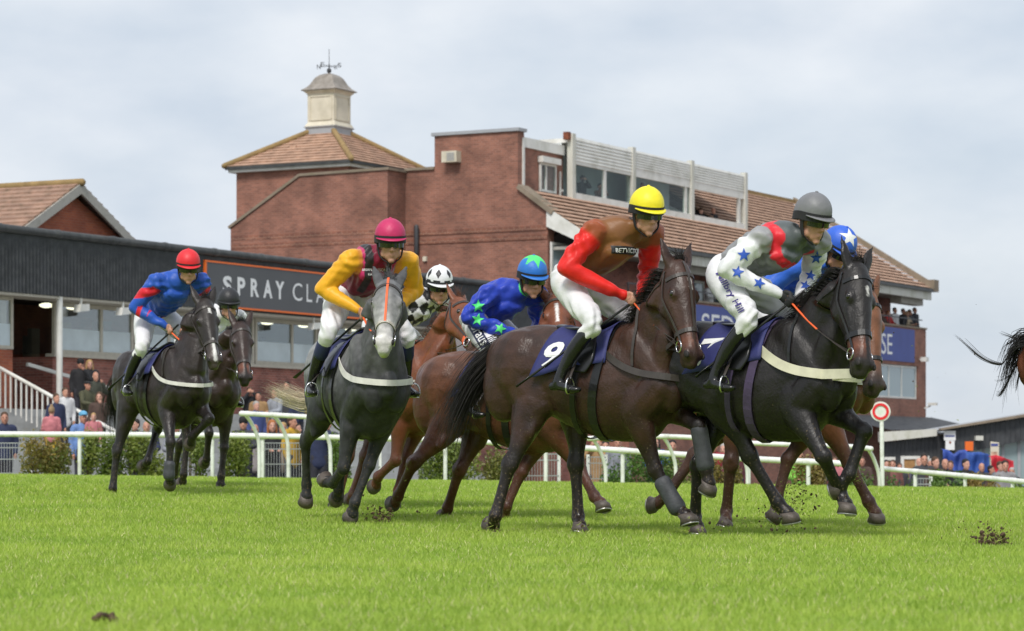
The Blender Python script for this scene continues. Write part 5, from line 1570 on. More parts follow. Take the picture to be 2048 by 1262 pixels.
HSPEC = [
 dict(key='h9', label='dark brown horse with number 9 cloth and yellow-capped rider, third from right', theta=35, at=at_anchor((-0.38, 0, 1.6), 1092, 21.1, 35), seed=1,
      coat=(0.046, 0.02, 0.0125), belly=(0.034, 0.015, 0.010), leg=(0.015, 0.0095, 0.0085), face=(0.046, 0.021, 0.014), muzzle=(0.05, 0.026, 0.02),
      rf=[(1313, 947), (1354, 1015), (1393, 1050)], lf=[(1397, 852), (1413, 943), (1424, 1003)], rh=[(1005, 956), (990, 1034), (983, 1064)], lh=[(1146, 982), (1157, 1042), (1163, 1071)],
      poll=(1360, 531), muzzle_px=(1388, 722), headL=0.77, fyaw=56, blaze=[(0.17, 0.30, 0.012, 0.012, -0.01)], tail=[(1000, 700, 0), (955, 745, -0.05), (925, 800, -0.1), (905, 850, -0.1), (900, 880, -0.1)], tail_spread=0.09, tail_n=420,
      number='9', breast=M['leather'], face_strap=M['leather'], fn=brown_muzzle, nose_t=0.70, hair=(0.014, 0.011, 0.010),
      boots=[('rf', 1, 0.35, 1.0), ('lf', 1, 0.1, 0.9)], mane_len=0.16),
 dict(key='h7', label='black horse with number 7 cloth and cream breast strap ridden by the grey-capped jockey', theta=40, at=at_anchor((0.5, 0, 1.6), 1600, 20.4, 40), seed=2,
      coat=(0.012, 0.0095, 0.009), belly=(0.010, 0.008, 0.008), leg=(0.011, 0.009, 0.009), face=(0.012, 0.0095, 0.009), muzzle=(0.02, 0.016, 0.015),
      rf=[(1647, 914), (1680, 985), (1705, 1035)], lf=[(1729, 862), (1694, 960), (1661, 998)], rh=[(1512, 940), (1562, 1016), (1598, 1050)], lh=[(1377, 974), (1390, 1036), (1401, 1076)],
      poll=(1718, 536), muzzle_px=(1729, 742), headL=0.81, fyaw=54, blaze=[(0.22, 0.32, 0.012, 0.006, 0.0)], number='7', breast=M['strap_cream'], breast_w=0.07, fn=brown_muzzle, black_tack=True, nose_t=0.66, noseband=0.04,
      girthm=M['girth_purple'], mane_len=0.15, tail=[(1330, 690, 0.0), (1290, 760, 0.1), (1270, 820, 0.1), (1262, 860, 0.1)]),
 dict(key='grey', label='iron grey horse galloping head-on with pale face and white breast strap', theta=70, at=at_anchor((0.85, 0, 1.2), 772, 23.4, 70), seed=3, grey=True,
      coat=(0.15, 0.15, 0.155), belly=(0.035, 0.035, 0.037), leg=(0.02, 0.019, 0.02), face=(0.16, 0.16, 0.165), muzzle=(0.42, 0.4, 0.38), fn=grey_fn,
      rf=[(681, 971), (666, 965), (641, 962)], lf=[(730, 955), (704, 1019), (698, 1053)], rh=[(611, 884), (613, 969), (612, 1033)], lh=[(690, 900), (677, 978), (672, 1012)],
      fix={'rf': [(2, False), (3, False)]}, poll=(777, 566), muzzle_px=(767, 694), fyaw=90, headL=0.74, breast=M['strap_white'], face_strap=M['rein_orange'], nosem=mat('sheepskin', (0.6, 0.55, 0.48), 0.9, 0.2, 40, 0.8), noseband=0.03,
      hair=(0.10, 0.10, 0.105), tailc=(0.62, 0.52, 0.36), tail=[(640, 765, 0.15), (628, 806, 0.25), (592, 798, 0.3), (562, 785, 0.34), (535, 775, 0.38)], tail_spread=0.03, tail_n=330, mane_n=120, mane_len=0.1, neck_strap=False),
 dict(key='h1', label='near-black horse at the far left with white blaze, ridden by the red-capped jockey', theta=58, at=at_anchor((0.85, 0, 1.2), 388, 30.0, 58), seed=4,
      coat=(0.024, 0.016, 0.014), belly=(0.018, 0.013, 0.012), leg=(0.014, 0.011, 0.011), face=(0.024, 0.018, 0.016), muzzle=(0.06, 0.045, 0.04),
      rf=[(341, 885), (338, 952), (344, 981)], lf=[(419, 838), (385, 872), (378, 900)], rh=[(227, 924), (225, 982), (225, 1008)], lh=[(314, 860), (295, 922), (283, 942)],
      fix={'lf': [(1, True), (2, False)]}, poll=(411, 604), muzzle_px=(430, 728), headL=0.76, fyaw=66, blaze=[(0.14, 0.24, 0.012, 0.016, 0.0), (0.62, 0.98, 0.010, 0.022, 0.0)], number='1', breast=M['strap_white'], breast_w=0.04,
      girthm=M['leather_black'], mane_len=0.13, tail=[(236, 770, 0), (228, 830, 0.05), (235, 880, 0.05)], boots=[('rf', 1, 0.72, 1.06)]),
 dict(key='h2', label='dark brown horse with brown muzzle tucked behind the leftmost horse', theta=64, at=at_anchor((0.85, 0, 1.2), 448, 32.5, 64), seed=5,
      coat=(0.034, 0.019, 0.015), belly=(0.026, 0.016, 0.013), leg=(0.016, 0.012, 0.011), face=(0.04, 0.022, 0.018), muzzle=(0.02, 0.015, 0.014), fn=brown_muzzle,
      rf=[(418, 866), (413, 918), (407, 934)], lf=[(448, 912), (441, 966), (440, 995)], rh=[(378, 922), (366, 961), (361, 979)], lh=[(352, 900), (349, 945), (346, 962)],
      poll=(483, 650), muzzle_px=(491, 762), headL=0.74, fyaw=72, mane_len=0.1, tail=[(330, 790, 0), (320, 850, 0)], neck_strap=False, orange_rein=False),
 dict(key='h4', label='bright chestnut horse with orange noseband behind the grey, ridden in black and white diamonds', theta=50, at=at_anchor((0.85, 0, 1.2), 884, 26.6, 50), seed=6,
      coat=CH, belly=(0.13, 0.04, 0.018), leg=(0.10, 0.034, 0.018), face=(0.19, 0.06, 0.025), muzzle=(0.10, 0.045, 0.03),
      rf=[(786, 958), (756, 954), (747, 986)], lf=[(800, 940), (792, 1000), (786, 1030)], rh=[(690, 950), (676, 1000), (670, 1025)], lh=[(720, 940), (705, 990), (700, 1010)],
      poll=(922, 602), muzzle_px=(957, 700), headL=0.72, fyaw=40, polly=-0.08, nkk=0.72, hk=1.22, breast=M['strap_white'], nosem=M['rein_orange'], noseband=0.06, nose_t=0.74, hair=(0.10, 0.035, 0.016), mane_len=0.06, mane_n=110, tail=[(700, 760, 0), (680, 820, 0)]),
 dict(key='h5', label='chestnut horse half hidden behind number 9, flaxen-red mane flying', theta=35, at=at_anchor((-0.38, 0, 1.6), 934, 24.3, 35, -0.12), seed=7,
      coat=(0.125, 0.05, 0.027), belly=(0.085, 0.03, 0.017), leg=(0.07, 0.024, 0.014), face=(0.17, 0.055, 0.025), muzzle=(0.12, 0.05, 0.03), neckc=(0.17, 0.055, 0.025),
      rf=[(1172, 955), (1189, 993), (1217, 1022)], lf=[(1032, 962), (1010, 1018), (1005, 1052)], rh=[(823, 930), (796, 992), (784, 1020)], lh=[(913, 950), (895, 1016), (888, 1046)],
      poll=(1112, 596), muzzle_px=(1122, 712), headL=0.72, fyaw=86, hair=(0.26, 0.095, 0.045), mane_len=0.26, mane_n=330, fore_len=0.14, earspread=0.5, blaze=[(0.2, 0.5, 0.014, 0.012, 0.01)], mane_dir=V(-0.75, -0.1, 0.5), tail=[(840, 760, 0.1), (815, 800, 0.15)], tail_n=60),
 dict(key='h8', label='bay horse almost hidden behind the black horse at right, pink nose showing', theta=38, at=at_anchor((0.85, 0, 1.2), 1722, 22.4, 38), seed=8,
      coat=(0.15, 0.058, 0.027), belly=(0.11, 0.04, 0.02), leg=(0.06, 0.026, 0.017), face=(0.19, 0.075, 0.035), muzzle=(0.04, 0.028, 0.024),
      rf=[(1715, 958), (1745, 1018), (1775, 1068)], lf=[(1560, 940), (1550, 1010), (1548, 1064)], rh=[(1457, 960), (1453, 1024), (1452, 1062)], lh=[(1352, 945), (1322, 1006), (1293, 1024)],
      poll=(1738, 590), muzzle_px=(1753, 782), headL=0.80, fyaw=52, breast=M['strap_white'], black_tack=True, mane_len=0.08, tail=None),
 dict(key='h0', label='horse leaving the frame at the right edge, only black tail and rump showing', theta=28, at=at_anchor((-0.88, 0, 1.3), 2056, 19.3, 28), seed=9,
      coat=(0.11, 0.038, 0.02), belly=(0.1, 0.035, 0.02), leg=(0.03, 0.018, 0.014), face=(0.16, 0.05, 0.025),
      rf=[(2480, 850), (2510, 930), (2540, 985)], lf=[(2440, 930), (2420, 1000), (2440, 1060)], rh=[(2120, 955), (2100, 1040), (2090, 1080)], lh=[(2200, 960), (2215, 1040), (2225, 1085)],
      poll=(2500, 560), muzzle_px=(2580, 720), fyaw=30, tail=[(2035, 690, 0), (2018, 740, -0.05), (2012, 780, -0.08)], tail_spread=0.06, tail_n=120, hair=(0.008, 0.007, 0.007)),
]
for sp in HSPEC:
    HORSES[sp['key']] = make_horse(sp)
# long wind-blown wisps of the tail at the right edge
def wisps():
    H = HORSES['h0']; fr = H['fr']; P = []
    r = np.random.default_rng(4)
    for path, k in (([(2040, 672), (2010, 722), (1996, 728), (1965, 716), (1935, 690), (1904, 662)], 16), ([(2044, 700), (2022, 750), (2005, 782), (1997, 789), (1994, 782)], 22), ([(2046, 690), (2028, 740), (2005, 760), (1980, 762)], 8), ([(2040, 682), (2025, 674), (1994, 663)], 12), ([(2046, 700), (2036, 760), (2030, 784)], 12)):
        for i in range(k):
            j = r.normal(0, 2.2, 2); e = r.uniform(0.75, 1.0); y = r.uniform(-0.06, 0.06)
            pp = [(u + j[0] * q / len(path) * 1.6, v + j[1] * q / len(path) * 2.2) for q, (u, v) in enumerate(path)]
            pp = catmull(np.array(pp), 4); pp = pp[:max(4, int(len(pp) * e))]
            P.append([fr.plane(u, v, y) for u, v in pp])
    strands(P, 0.0035, 'tail_wisps', mat('tail_wisp', (0.01, 0.009, 0.009), 0.6), H['root'])
wisps()
# ================================================================ jockeys
M['skin'] = mat('skin', (0.52, 0.27, 0.185), 0.5, 0.14, 14, 0.08, 60, spec=0.4)
M['goggle'] = mat('goggle_lens', (0.012, 0.013, 0.015), 0.1, 0.0, spec=0.8)
M['black_cloth'] = mat('black_cloth', (0.014, 0.014, 0.016), 0.7, 0.2, 12)
M['breeches'] = mat('white_breeches', (0.72, 0.71, 0.73), 0.6, 0.07, 6, 0.5, 11)
M['boot'] = mat('riding_boot', (0.012, 0.012, 0.013), 0.22, 0.3, 10, 0.1, 12)
M['stirrup'] = mat('stirrup_iron', (0.6, 0.6, 0.6), 0.25, metal=1.0)
SILK = attr_mat('racing_silk', 'silk', 0.45, 0.3, 0.4, 22, 0.1, 10, sheen=0.1)

def star2d(r, n=5, inner=0.42, rot=0.0):
    return [(math.sin(rot + math.pi * k / n) * (r if k % 2 == 0 else r * inner), math.cos(rot + math.pi * k / n) * (r if k % 2 == 0 else r * inner)) for k in range(2 * n)]

def decal(tree, c, d, right, poly, off, name, mtl, parent, sub=3):
    """flat print pressed onto a surface: polygon around c, projected along d"""
    d = nrm(d); right = nrm(right - (right @ d) * d); up = np.cross(right, d)
    if up[2] < 0: up = -up
    cen = np.mean(poly, axis=0)
    tri = []
    for i in range(len(poly)): tri.append((cen, np.array(poly[i]), np.array(poly[(i + 1) % len(poly)])))
    for _ in range(sub):
        nt = []
        for a, b, e in tri:
            ab, be, ea = (a + b) / 2, (b + e) / 2, (e + a) / 2
            nt += [(a, ab, ea), (ab, b, be), (ea, be, e), (ab, be, ea)]
        tri = nt
    return project(tree, c, d, right, up, np.array([p for t in tri for p in t]), [(3 * i, 3 * i + 1, 3 * i + 2) for i in range(len(tri))], off, name, mtl, parent)

def project(tree, c, d, right, up, pts, faces, off, name, mtl, parent):
    out = []; ok = []
    for x, y in pts:
        o = c + right * x + up * y - d * 0.35
        h = tree.ray_cast(Vector(o), Vector(d), 0.75)
        if h[0] is None: out.append(c + right * x + up * y); ok.append(False)
        else: out.append(np.array(h[0]) - d * off + np.array(h[1]) * off * 0.5); ok.append(True)
    faces = [f for f in faces if all(ok[i] for i in f)]
    faces = [f for f in faces if max(np.linalg.norm(out[f[i]] - out[f[i - 1]]) for i in range(len(f))) < 0.12]
    if not faces: return None
    mb = MB(); mb.add(out, faces)
    return mb.build(name, mtl, parent)

def decal_text(tree, c, d, right, s, w, h, off, name, mtl, parent, bold=0.0):
    d = nrm(d); right = nrm(right - (right @ d) * d); up = np.cross(right, d)
    if abs(right[2]) < 0.8 and up[2] < 0: up = -up
    v, f = fit_text(s, -w / 2, w / 2, -h / 2, h / 2, bold)
    return project(tree, c, d, right, up, v, f, off, name, mtl, parent)

def plainmat(name, c, rough=0.5):
    return mat(name, c, rough, 0.05, 6)

def make_hand(mb, wrist, palm_dir, knuckle_dir, side):
    """closed hand round the rein: palm, four curled fingers of unequal length and a thumb"""
    f = nrm(palm_dir); k = nrm(knuckle_dir - (knuckle_dir @ f) * f); s = np.cross(f, k)
    pc = wrist + f * 0.05
    mb.tube([wrist - f * 0.03, wrist, pc, wrist + f * 0.085], [0.026, 0.026, 0.04, 0.038], [0.02, 0.02, 0.019, 0.017], lat=k)
    for i, L in enumerate((0.9, 1.0, 0.94, 0.78)):
        b = wrist + f * 0.085 + k * (0.030 - 0.020 * i)
        mb.tube([b, b + f * 0.028 * L + s * 0.006, b + f * 0.034 * L + s * 0.032, b + f * 0.008 + s * 0.042 * L, b - f * 0.012 + s * 0.034], [0.0105, 0.0098, 0.0095, 0.009, 0.0075], seg=8, sub=2)
    t0 = wrist + f * 0.03 + k * 0.036
    mb.tube([t0, t0 + f * 0.03 + k * 0.014 + s * 0.012, t0 + f * 0.055 + s * 0.024 + k * 0.004, t0 + f * 0.066 + s * 0.03 - k * 0.012], [0.013, 0.012, 0.0105, 0.008], seg=8, sub=2)
    return wrist + f * 0.10 + s * 0.022

def make_head(mb, c, f, h, k=1.0):
    """face with brow, nose, cheeks, lips, chin and ears"""
    r = np.cross(f, h)
    E = lambda a, b, e, rad: mb.ell(c + (f * a + r * b + h * e) * k, V(*rad) * k, X=f, Z=h)
    E(-0.01, 0, 0.035, (0.098, 0.076, 0.088))
    E(0.022, 0, -0.03, (0.072, 0.064, 0.085))
    E(0.040, 0, -0.075, (0.050, 0.050, 0.045))
    E(0.070, 0, -0.112, (0.022, 0.024, 0.018))
    E(0.068, 0, 0.032, (0.022, 0.052, 0.017))
    for s in (-1, 1):
        E(0.058, s * 0.038, -0.022, (0.026, 0.022, 0.022))
        E(0.02, s * 0.056, -0.068, (0.034, 0.014, 0.03))
        E(-0.005, s * 0.077, -0.012, (0.018, 0.010, 0.032))
        E(0.099, s * 0.011, -0.038, (0.011, 0.008, 0.008))
    mb.tube([c + (f * 0.085 + h * 0.022) * k, c + (f * 0.100 - h * 0.01) * k, c + (f * 0.113 - h * 0.035) * k], k * V(0.009, 0.011, 0.013), lat=r, seg=8)
    E(0.086, 0, -0.066, (0.012, 0.024, 0.007)); E(0.083, 0, -0.079, (0.013, 0.021, 0.008))

def make_helmet(c, f, h, col, parent, black_peak=True, peakcol=None):
    r = np.cross(f, h)
    f, h, r = f * 1.09, h * 1.09, r * 1.09      # helmet fits the rider's head
    seg, rings = 28, 10
    mb = MB(); vs = []; fs = []
    A, B, C_ = 0.140, 0.118, 0.128
    o = c + h * 0.058 - f * 0.008
    for i in range(rings + 1):
        t = -0.22 + (math.pi / 2 + 0.22) * i / rings
        for j in range(seg):
            a = 2 * math.pi * j / seg
            low = 0.25 * max(0, -math.cos(a)) * (1 - i / rings)
            vs.append(o + f * A * math.cos(t) * math.cos(a) + r * B * math.cos(t) * math.sin(a) + h * (C_ * math.sin(t) - low * 0.11))
    for i in range(rings):
        for j in range(seg): fs.append((i * seg + j, i * seg + (j + 1) % seg, (i + 1) * seg + (j + 1) % seg, (i + 1) * seg + j))
    n0 = len(vs)
    for j in range(seg): vs.append(vs[j] * 0.9 + o * 0.1 + h * 0.01)
    for j in range(seg): fs.append((j, n0 + j, n0 + (j + 1) % seg, (j + 1) % seg))
    fs.append(tuple(range(n0, n0 + seg)))
    mb.add(vs, fs)
    me = mb.mesh('helmet', True)
    cm = mat('cap_silk', col, 0.5, 0.08, 9, 0.35, 14)
    he = link('helmet', me, cm, parent)
    q = MB(); q.ell(o + h * C_, (0.013, 0.013, 0.008), X=f, Z=h); q.build('button', cm, he, True)
    # peak
    q = MB(); vs = []; fs = []; k = 14
    for i in range(k + 1):
        a = -1.15 + 2.3 * i / k
        e = math.cos(a * 1.25)
        base = o + f * A * 0.97 * math.cos(a) + r * B * 0.99 * math.sin(a) - h * 0.018
        out = base + f * (0.052 * max(e, 0) + 0.003) + r * 0.012 * math.sin(a) - h * (0.016 * max(e, 0))
        vs += [base, out, out - h * 0.006, base - h * 0.008]
    for i in range(k):
        for j in range(4): fs.append((i * 4 + j, i * 4 + (j + 1) % 4, i * 4 + 4 + (j + 1) % 4, i * 4 + 4 + j))
    fs += [(0, 1, 2, 3), (k * 4 + 3, k * 4 + 2, k * 4 + 1, k * 4)]
    q.add(vs, fs); q.build('peak', cm if peakcol is None else mat('peak_silk', peakcol, 0.5), he, True)
    # dark band of the skull cap under the silk, and the harness
    q = MB(); P = []; N = []
    for i in range(30):
        a = 2 * math.pi * i / 30; d = f * math.cos(a) * A * 0.93 + r * math.sin(a) * B * 0.93
        P.append(o + d - h * (0.03 + 0.03 * max(0, -math.cos(a)))); N.append(nrm(d))
    band(P, N, 0.06, 0.012, True).build('skull_cap', M['black_cloth'], he)
    for s in (-1, 1):
        P = [o + r * s * B * 0.9 - h * 0.03 + f * 0.02, c + r * s * 0.093 - h * 0.05 + f * 0.012, c + r * s * 0.078 - h * 0.11 + f * 0.035, c + f * 0.066 - h * 0.158 + r * s * 0.012]
        q = MB(); q.tube(P, [0.022, 0.02, 0.012, 0.008], [0.008, 0.008, 0.006, 0.005], lat=f, seg=8); q.build('chin_strap', M['black_cloth'], he, True)
    # goggles
    P = []; N = []
    for a in np.linspace(-1.12, 1.12, 15):
        P.append(c - f * 0.004 + f * 0.118 * math.cos(a) ** 0.8 + r * 0.096 * math.sin(a) - h * 0.004); N.append(nrm(f * math.cos(a) + r * math.sin(a)))
    g = band(P, N, 0.062, 0.012).build('goggles', M['goggle'], parent)
    P = []; N = []
    for a in np.linspace(1.12, 2 * math.pi - 1.12, 20):
        P.append(c - f * 0.008 + f * 0.125 * math.cos(a) + r * 0.108 * math.sin(a) + h * (0.005 + 0.035 * max(0, -math.cos(a)))); N.append(nrm(f * math.cos(a) + r * math.sin(a)))
    band(P, N, 0.022, 0.005).build('goggle_strap', M['black_cloth'], g)
    return he, me, o

def make_jockey(H, sp):
    fr = H['fr']
    b0 = V(0.05, 0, 1.15)              # rider's base: the stirrups
    root = empty('person', tuple(fr.o + fr.R.T @ b0), -fr.th)
    tag(root, sp['label'], 'person', 'jockeys riding in the race')
    sc_ = sp.get('scale', 1.15)
    dx = V(*sp.get('off', (0, 0, 0)))
    def J(x, y, z): return (V(x, y, z) - V(0.05, 0, 1.2)) * sc_ + V(0.05, 0, 1.2) + dx - b0
    lean = sp.get('lean', 0.0); twist = sp.get('twist', 0.0)
    ank = {s: J(0.02, s * 0.37, 1.19) for s in (-1, 1)}
    toe = {s: J(0.17, s * 0.39, 1.14) for s in (-1, 1)}
    kn = {s: J(0.25, s * 0.30, 1.55) for s in (-1, 1)}
    hip = {s: J(-0.08, s * 0.115, 1.83) for s in (-1, 1)}
    pel = J(-0.11, 0, 1.89); drop = sp.get('drop', 0.0)
    chest = J(0.22 + lean, twist * 0.5, 2.125 - drop * 0.8); nk = J(0.36 + lean, twist * 0.8, 2.185 - drop)
    ty = math.radians(sp.get('tyaw', 0)); sn, cs = math.sin(ty), math.cos(ty)
    shd = {s: J(0.30 + lean + s * 0.215 * sn, s * 0.215 * cs + twist * 0.7, 2.155 - drop) for s in (-1, 1)}
    hd = J(0.475 + lean, twist, 2.28 - drop) + V(*sp.get('head_off', (0, 0, 0)))
    elb = {s: J(0.18 + lean * 0.6 + s * 0.22 * sn, s * 0.34 * (0.4 + 0.6 * cs) + twist * 0.4, 1.92 - drop * 0.5) for s in (-1, 1)}
    wr = {s: J(0.36 + sp.get('reach', 0), s * 0.11, 1.74 - drop * 0.3) for s in (-1, 1)}
    ff = fr.dirw(sp['fyaw'], sp.get('fpitch', -22)); hh = nrm(V(0, 0, 1) - ff[2] * ff); 
    up0 = nrm(nk - chest)
    # ---- body: one continuous figure
    mb = MB()
    make_head(mb, hd - hh * 0.012, ff, hh, 1.2)
    mb.tube([nk - up0 * 0.06, nk, hd - hh * 0.05 - ff * 0.02], [0.062, 0.056, 0.054])
    mb.tube([pel, (pel + chest) / 2, chest, nk - up0 * 0.03], [0.13, 0.115, 0.14, 0.07], [0.09, 0.08, 0.095, 0.06])
    hands = {}
    for s in (-1, 1):
        mb.tube([chest, shd[s], (shd[s] + elb[s]) / 2, elb[s]], [0.06, 0.05, 0.044, 0.036])
        mb.tube([elb[s], elb[s] * 0.6 + wr[s] * 0.4, wr[s]], [0.036, 0.037, 0.024])
        pdv = nrm(nrm(wr[s] - elb[s]) + V(0.35, 0, -0.25))
        hands[s] = make_hand(mb, wr[s], pdv, V(0.15, s * 0.25, 1), s)
        mb.tube([pel, hip[s], (hip[s] + kn[s]) / 2, kn[s]], [0.09, 0.085, 0.07, 0.05])
        mb.tube([kn[s], kn[s] * 0.65 + ank[s] * 0.35 + V(-0.015, 0, 0), ank[s] * 0.94 + kn[s] * 0.06], [0.05, 0.044, 0.026])
    me = fuse(mb, 'body', 0.0102, 1, 0.45)
    link('body', me, M['skin'], root)
    if sp.get('gloves'):
        for s in (-1, 1):
            g = MB(); hb = make_hand(g, wr[s], nrm(nrm(wr[s] - elb[s]) + V(0.35, 0, -0.25)), V(0.15, s * 0.25, 1), s)
            gm = fuse(g, 'glove', 0.007, 2, 0.4)
            co = coords(gm); cen = co.mean(0); 
            nn = np.empty(len(gm.vertices) * 3); gm.vertices.foreach_get('normal', nn); co = co + nn.reshape(-1, 3) * 0.006
            gm.vertices.foreach_set('co', co.ravel()); gm.update()
            link('glove', gm, M['black_cloth'], root)
    # ---- silks: body and full sleeves
    jb = MB()
    bc, slc = sp['body'], sp['sleeve']
    axis = nrm(chest - pel)
    jb.tube([pel + axis * 0.05, pel * 0.55 + chest * 0.45 + V(-0.02, 0, 0.02), chest + V(-0.01, 0, 0.01), nk - up0 * 0.02, nk + up0 * 0.035], [0.168, 0.18, 0.215, 0.13, 0.07], [0.12, 0.14, 0.155, 0.11, 0.068], lat=[V(0, 1, 0), V(0, 1, 0), V(sn * 0.6, cs, 0), V(sn, cs, 0), V(sn, cs, 0)], seg=20, col=[bc] * 5)
    jb.tube([pel * 0.7 + chest * 0.3 + V(0.02, 0, -0.05), pel * 0.25 + chest * 0.75 + V(0.04, 0, -0.08), chest + V(0.07 + 0.02 * sn, -0.06 * sn, -0.09)], [0.13, 0.15, 0.15], [0.085, 0.10, 0.09], col=[bc] * 3)      # loose front of the jacket
    for s in (-1, 1):
        jb.tube([chest + V(s * 0.06 * sn, s * 0.06 * cs, 0.03), shd[s]], [0.115, 0.098], col=[bc, bc] if not sp.get('yoke') else [sp['yoke'], slc])
        jb.tube([shd[s] * 1.0 + elb[s] * 0.0, (shd[s] + elb[s]) / 2 + V(-0.01, 0, 0), elb[s] + V(-0.01, s * 0.01, -0.005)], [0.092, 0.086, 0.073], seg=14, col=[slc] * 3)
        jb.tube([elb[s] + V(-0.01, s * 0.01, -0.005), elb[s] * 0.6 + wr[s] * 0.4 + V(0, 0, -0.012), elb[s] * 0.15 + wr[s] * 0.85, wr[s]], [0.07, 0.064, 0.046, 0.038], seg=14, col=[slc, slc, sp.get('cuff', slc), sp.get('cuff', slc)])
    jm = fuse(jb, 'silks', 0.011, 3, 0.5)
    co = coords(jm); r = np.random.default_rng(sp['seed'])
    # folds: shallow creases running across the cloth
    nn = np.empty(len(jm.vertices) * 3); jm.vertices.foreach_get('normal', nn); nn = nn.reshape(-1, 3)
    w = np.zeros(len(co))
    for k in range(26):
        d = r.normal(0, 1, 3); d /= np.linalg.norm(d)
        c0 = co[r.integers(len(co))]; q = co - c0
        w += np.exp(-(q ** 2).sum(1) / 0.018) * np.sin((q @ d) * r.uniform(45, 100) + r.uniform(0, 6)) * 0.0095
    co = co + nn * w[:, None]
    jm.vertices.foreach_set('co', co.ravel()); jm.update()
    cc = nearest_cols(co, jb.samples, 0.004)
    fx = dict(pel=pel, chest=chest, nk=nk, shd=shd, elb=elb, wr=wr, axis=axis)
    if sp.get('paint'): cc = sp['paint'](co, cc, fx)
    set_col(jm, cc, 'silk')
    link('silks', jm, SILK, root)
    jt = bvh_of(jm)
    # ---- breeches
    bb = MB()
    bb.tube([pel + axis * 0.09, pel, pel - axis * 0.06], [0.155, 0.17, 0.15], [0.12, 0.135, 0.12], seg=18)
    for s in (-1, 1):
        bb.tube([pel + V(0, s * 0.07, 0), hip[s], hip[s] * 0.5 + kn[s] * 0.5 + V(-0.005, 0, 0.0), kn[s] + V(0.005, 0, 0.01), kn[s] * 0.8 + ank[s] * 0.2], [0.115, 0.125, 0.105, 0.078, 0.062], seg=16)
    bm = fuse(bb, 'breeches', 0.014, 3, 0.5)
    co = coords(bm); nn = np.empty(len(bm.vertices) * 3); bm.vertices.foreach_get('normal', nn); nn = nn.reshape(-1, 3); w = np.zeros(len(co))
    for k in range(22):
        d = r.normal(0, 1, 3); d /= np.linalg.norm(d); q = co - co[r.integers(len(co))]
        w += np.exp(-(q ** 2).sum(1) / 0.014) * np.sin((q @ d) * r.uniform(50, 100) + r.uniform(0, 6)) * 0.009
    co = co + nn * w[:, None]; bm.vertices.foreach_set('co', co.ravel()); bm.update()
    link('breeches', bm, M['breeches'], root)
    bt = bvh_of(bm)
    # ---- boots and stirrup irons
    for s in (-1, 1):
        q = MB(); up = kn[s] * 0.78 + ank[s] * 0.22
        q.tube([up, kn[s] * 0.5 + ank[s] * 0.5 + V(-0.015, 0, 0), kn[s] * 0.15 + ank[s] * 0.85, ank[s] + V(0.005, 0, -0.03)], [0.06, 0.058, 0.042, 0.044], seg=14)
        heel = ank[s] + V(-0.045, 0, -0.06)
        q.tube([heel, ank[s] + V(0.03, 0, -0.055), toe[s] + V(-0.02, 0, -0.03), toe[s] + V(0.035, 0, -0.03)], [0.034, 0.042, 0.046, 0.03], [0.035, 0.04, 0.032, 0.022], seg=12)
        bo = link('boot', fuse(q, 'boot', 0.012, 2, 0.5), M['boot'], root)
        if sp.get('boot_top'):
            q = MB(); q.tube([up + (kn[s] - ank[s]) * 0.01, kn[s] * 0.58 + ank[s] * 0.42], [0.0635, 0.062], seg=16, sub=2); q.build('boot_top', sp['boot_top'], bo, True)
        c = toe[s] + V(-0.045, 0, -0.035)
        q = MB(); P = [c + V(0, 0.055 * math.cos(t), 0.075 * math.sin(t) + 0.02) for t in np.linspace(-0.6, math.pi + 0.6, 14)] ; P.append(P[0])
        q.tube(P, 0.007, seg=6, sub=1, exact=True); q.build('stirrup_iron', M['stirrup'], bo, True)
        q = MB(); t_ = c + V(0, 0, 0.10); q.tube([t_, V(0.10, s * 0.29, 1.35) - b0, V(0.08, s * 0.20, 1.50) - b0], 0.014, 0.004, lat=(1, 0, 0), seg=6); q.build('stirrup_leather', M['leather'], bo, True)
    # ---- helmet
    he, hm, ho = make_helmet(hd, ff, hh, sp['cap'], root)
    ht = bvh_of(hm)
    for (a, e, kind, size, mtl) in sp.get('cap_decals', []):     # angle round the cap, elevation
        rr = np.cross(ff, hh)
        d = nrm((ff * math.cos(a) + rr * math.sin(a)) * math.cos(e) + hh * math.sin(e))
        right = np.cross(hh, d) if abs(d @ hh) < 0.95 else rr
        poly = star2d(size) if kind == 'star' else star2d(size * 1.2, 6, 0.5) if kind == 'star6' else [(0, size), (size * 0.55, 0), (0, -size), (-size * 0.55, 0)] if kind == 'dia' else [(-size, size * 0.28), (size, size * 0.28), (size, -size * 0.28), (-size, -size * 0.28)]
        decal(ht, ho + d * 0.14, -d, right, poly, 0.003, 'cap_mark', mtl, he, 3)
    if sp.get('collar'):
        q = MB(); q.tube([nk - up0 * 0.0, nk + up0 * 0.045], [0.074, 0.07], seg=16, sub=1); q.build('collar', sp['collar'], root, True)
    out = dict(root=root, jt=jt, bt=bt, b0=b0, fr=fr, hands={s: hands[s] + b0 for s in hands}, J=fx, kn=kn, hip=hip, ank=ank, toe=toe)
    if sp.get('deco'): sp['deco'](out)
    reins(H, (out['hands'][-1], out['hands'][1]))
    # ---- whip in the right hand: a thing of its own
    if sp.get('whip'):
        a = hands[-1] + b0; e = V(*sp['whip']) + dx
        o = fr.o + fr.R.T @ a
        W = empty('riding_whip', tuple(o), -fr.th); tag(W, sp['whip_label'], 'whip', 'riding whips')
        d = e - a; m_ = nrm(d)
        q = MB(); q.tube([-m_ * 0.12, d * 0.3, d * 0.7, d], [0.011, 0.010, 0.009, 0.011], seg=8); q.build('shaft', M['leather_black'], W, True)
        q = MB(); q.tube([d, d + m_ * 0.12], [0.016, 0.022], [0.006, 0.006], seg=8, sub=1); q.build('flap', M['leather_black'], W, True)
    return out

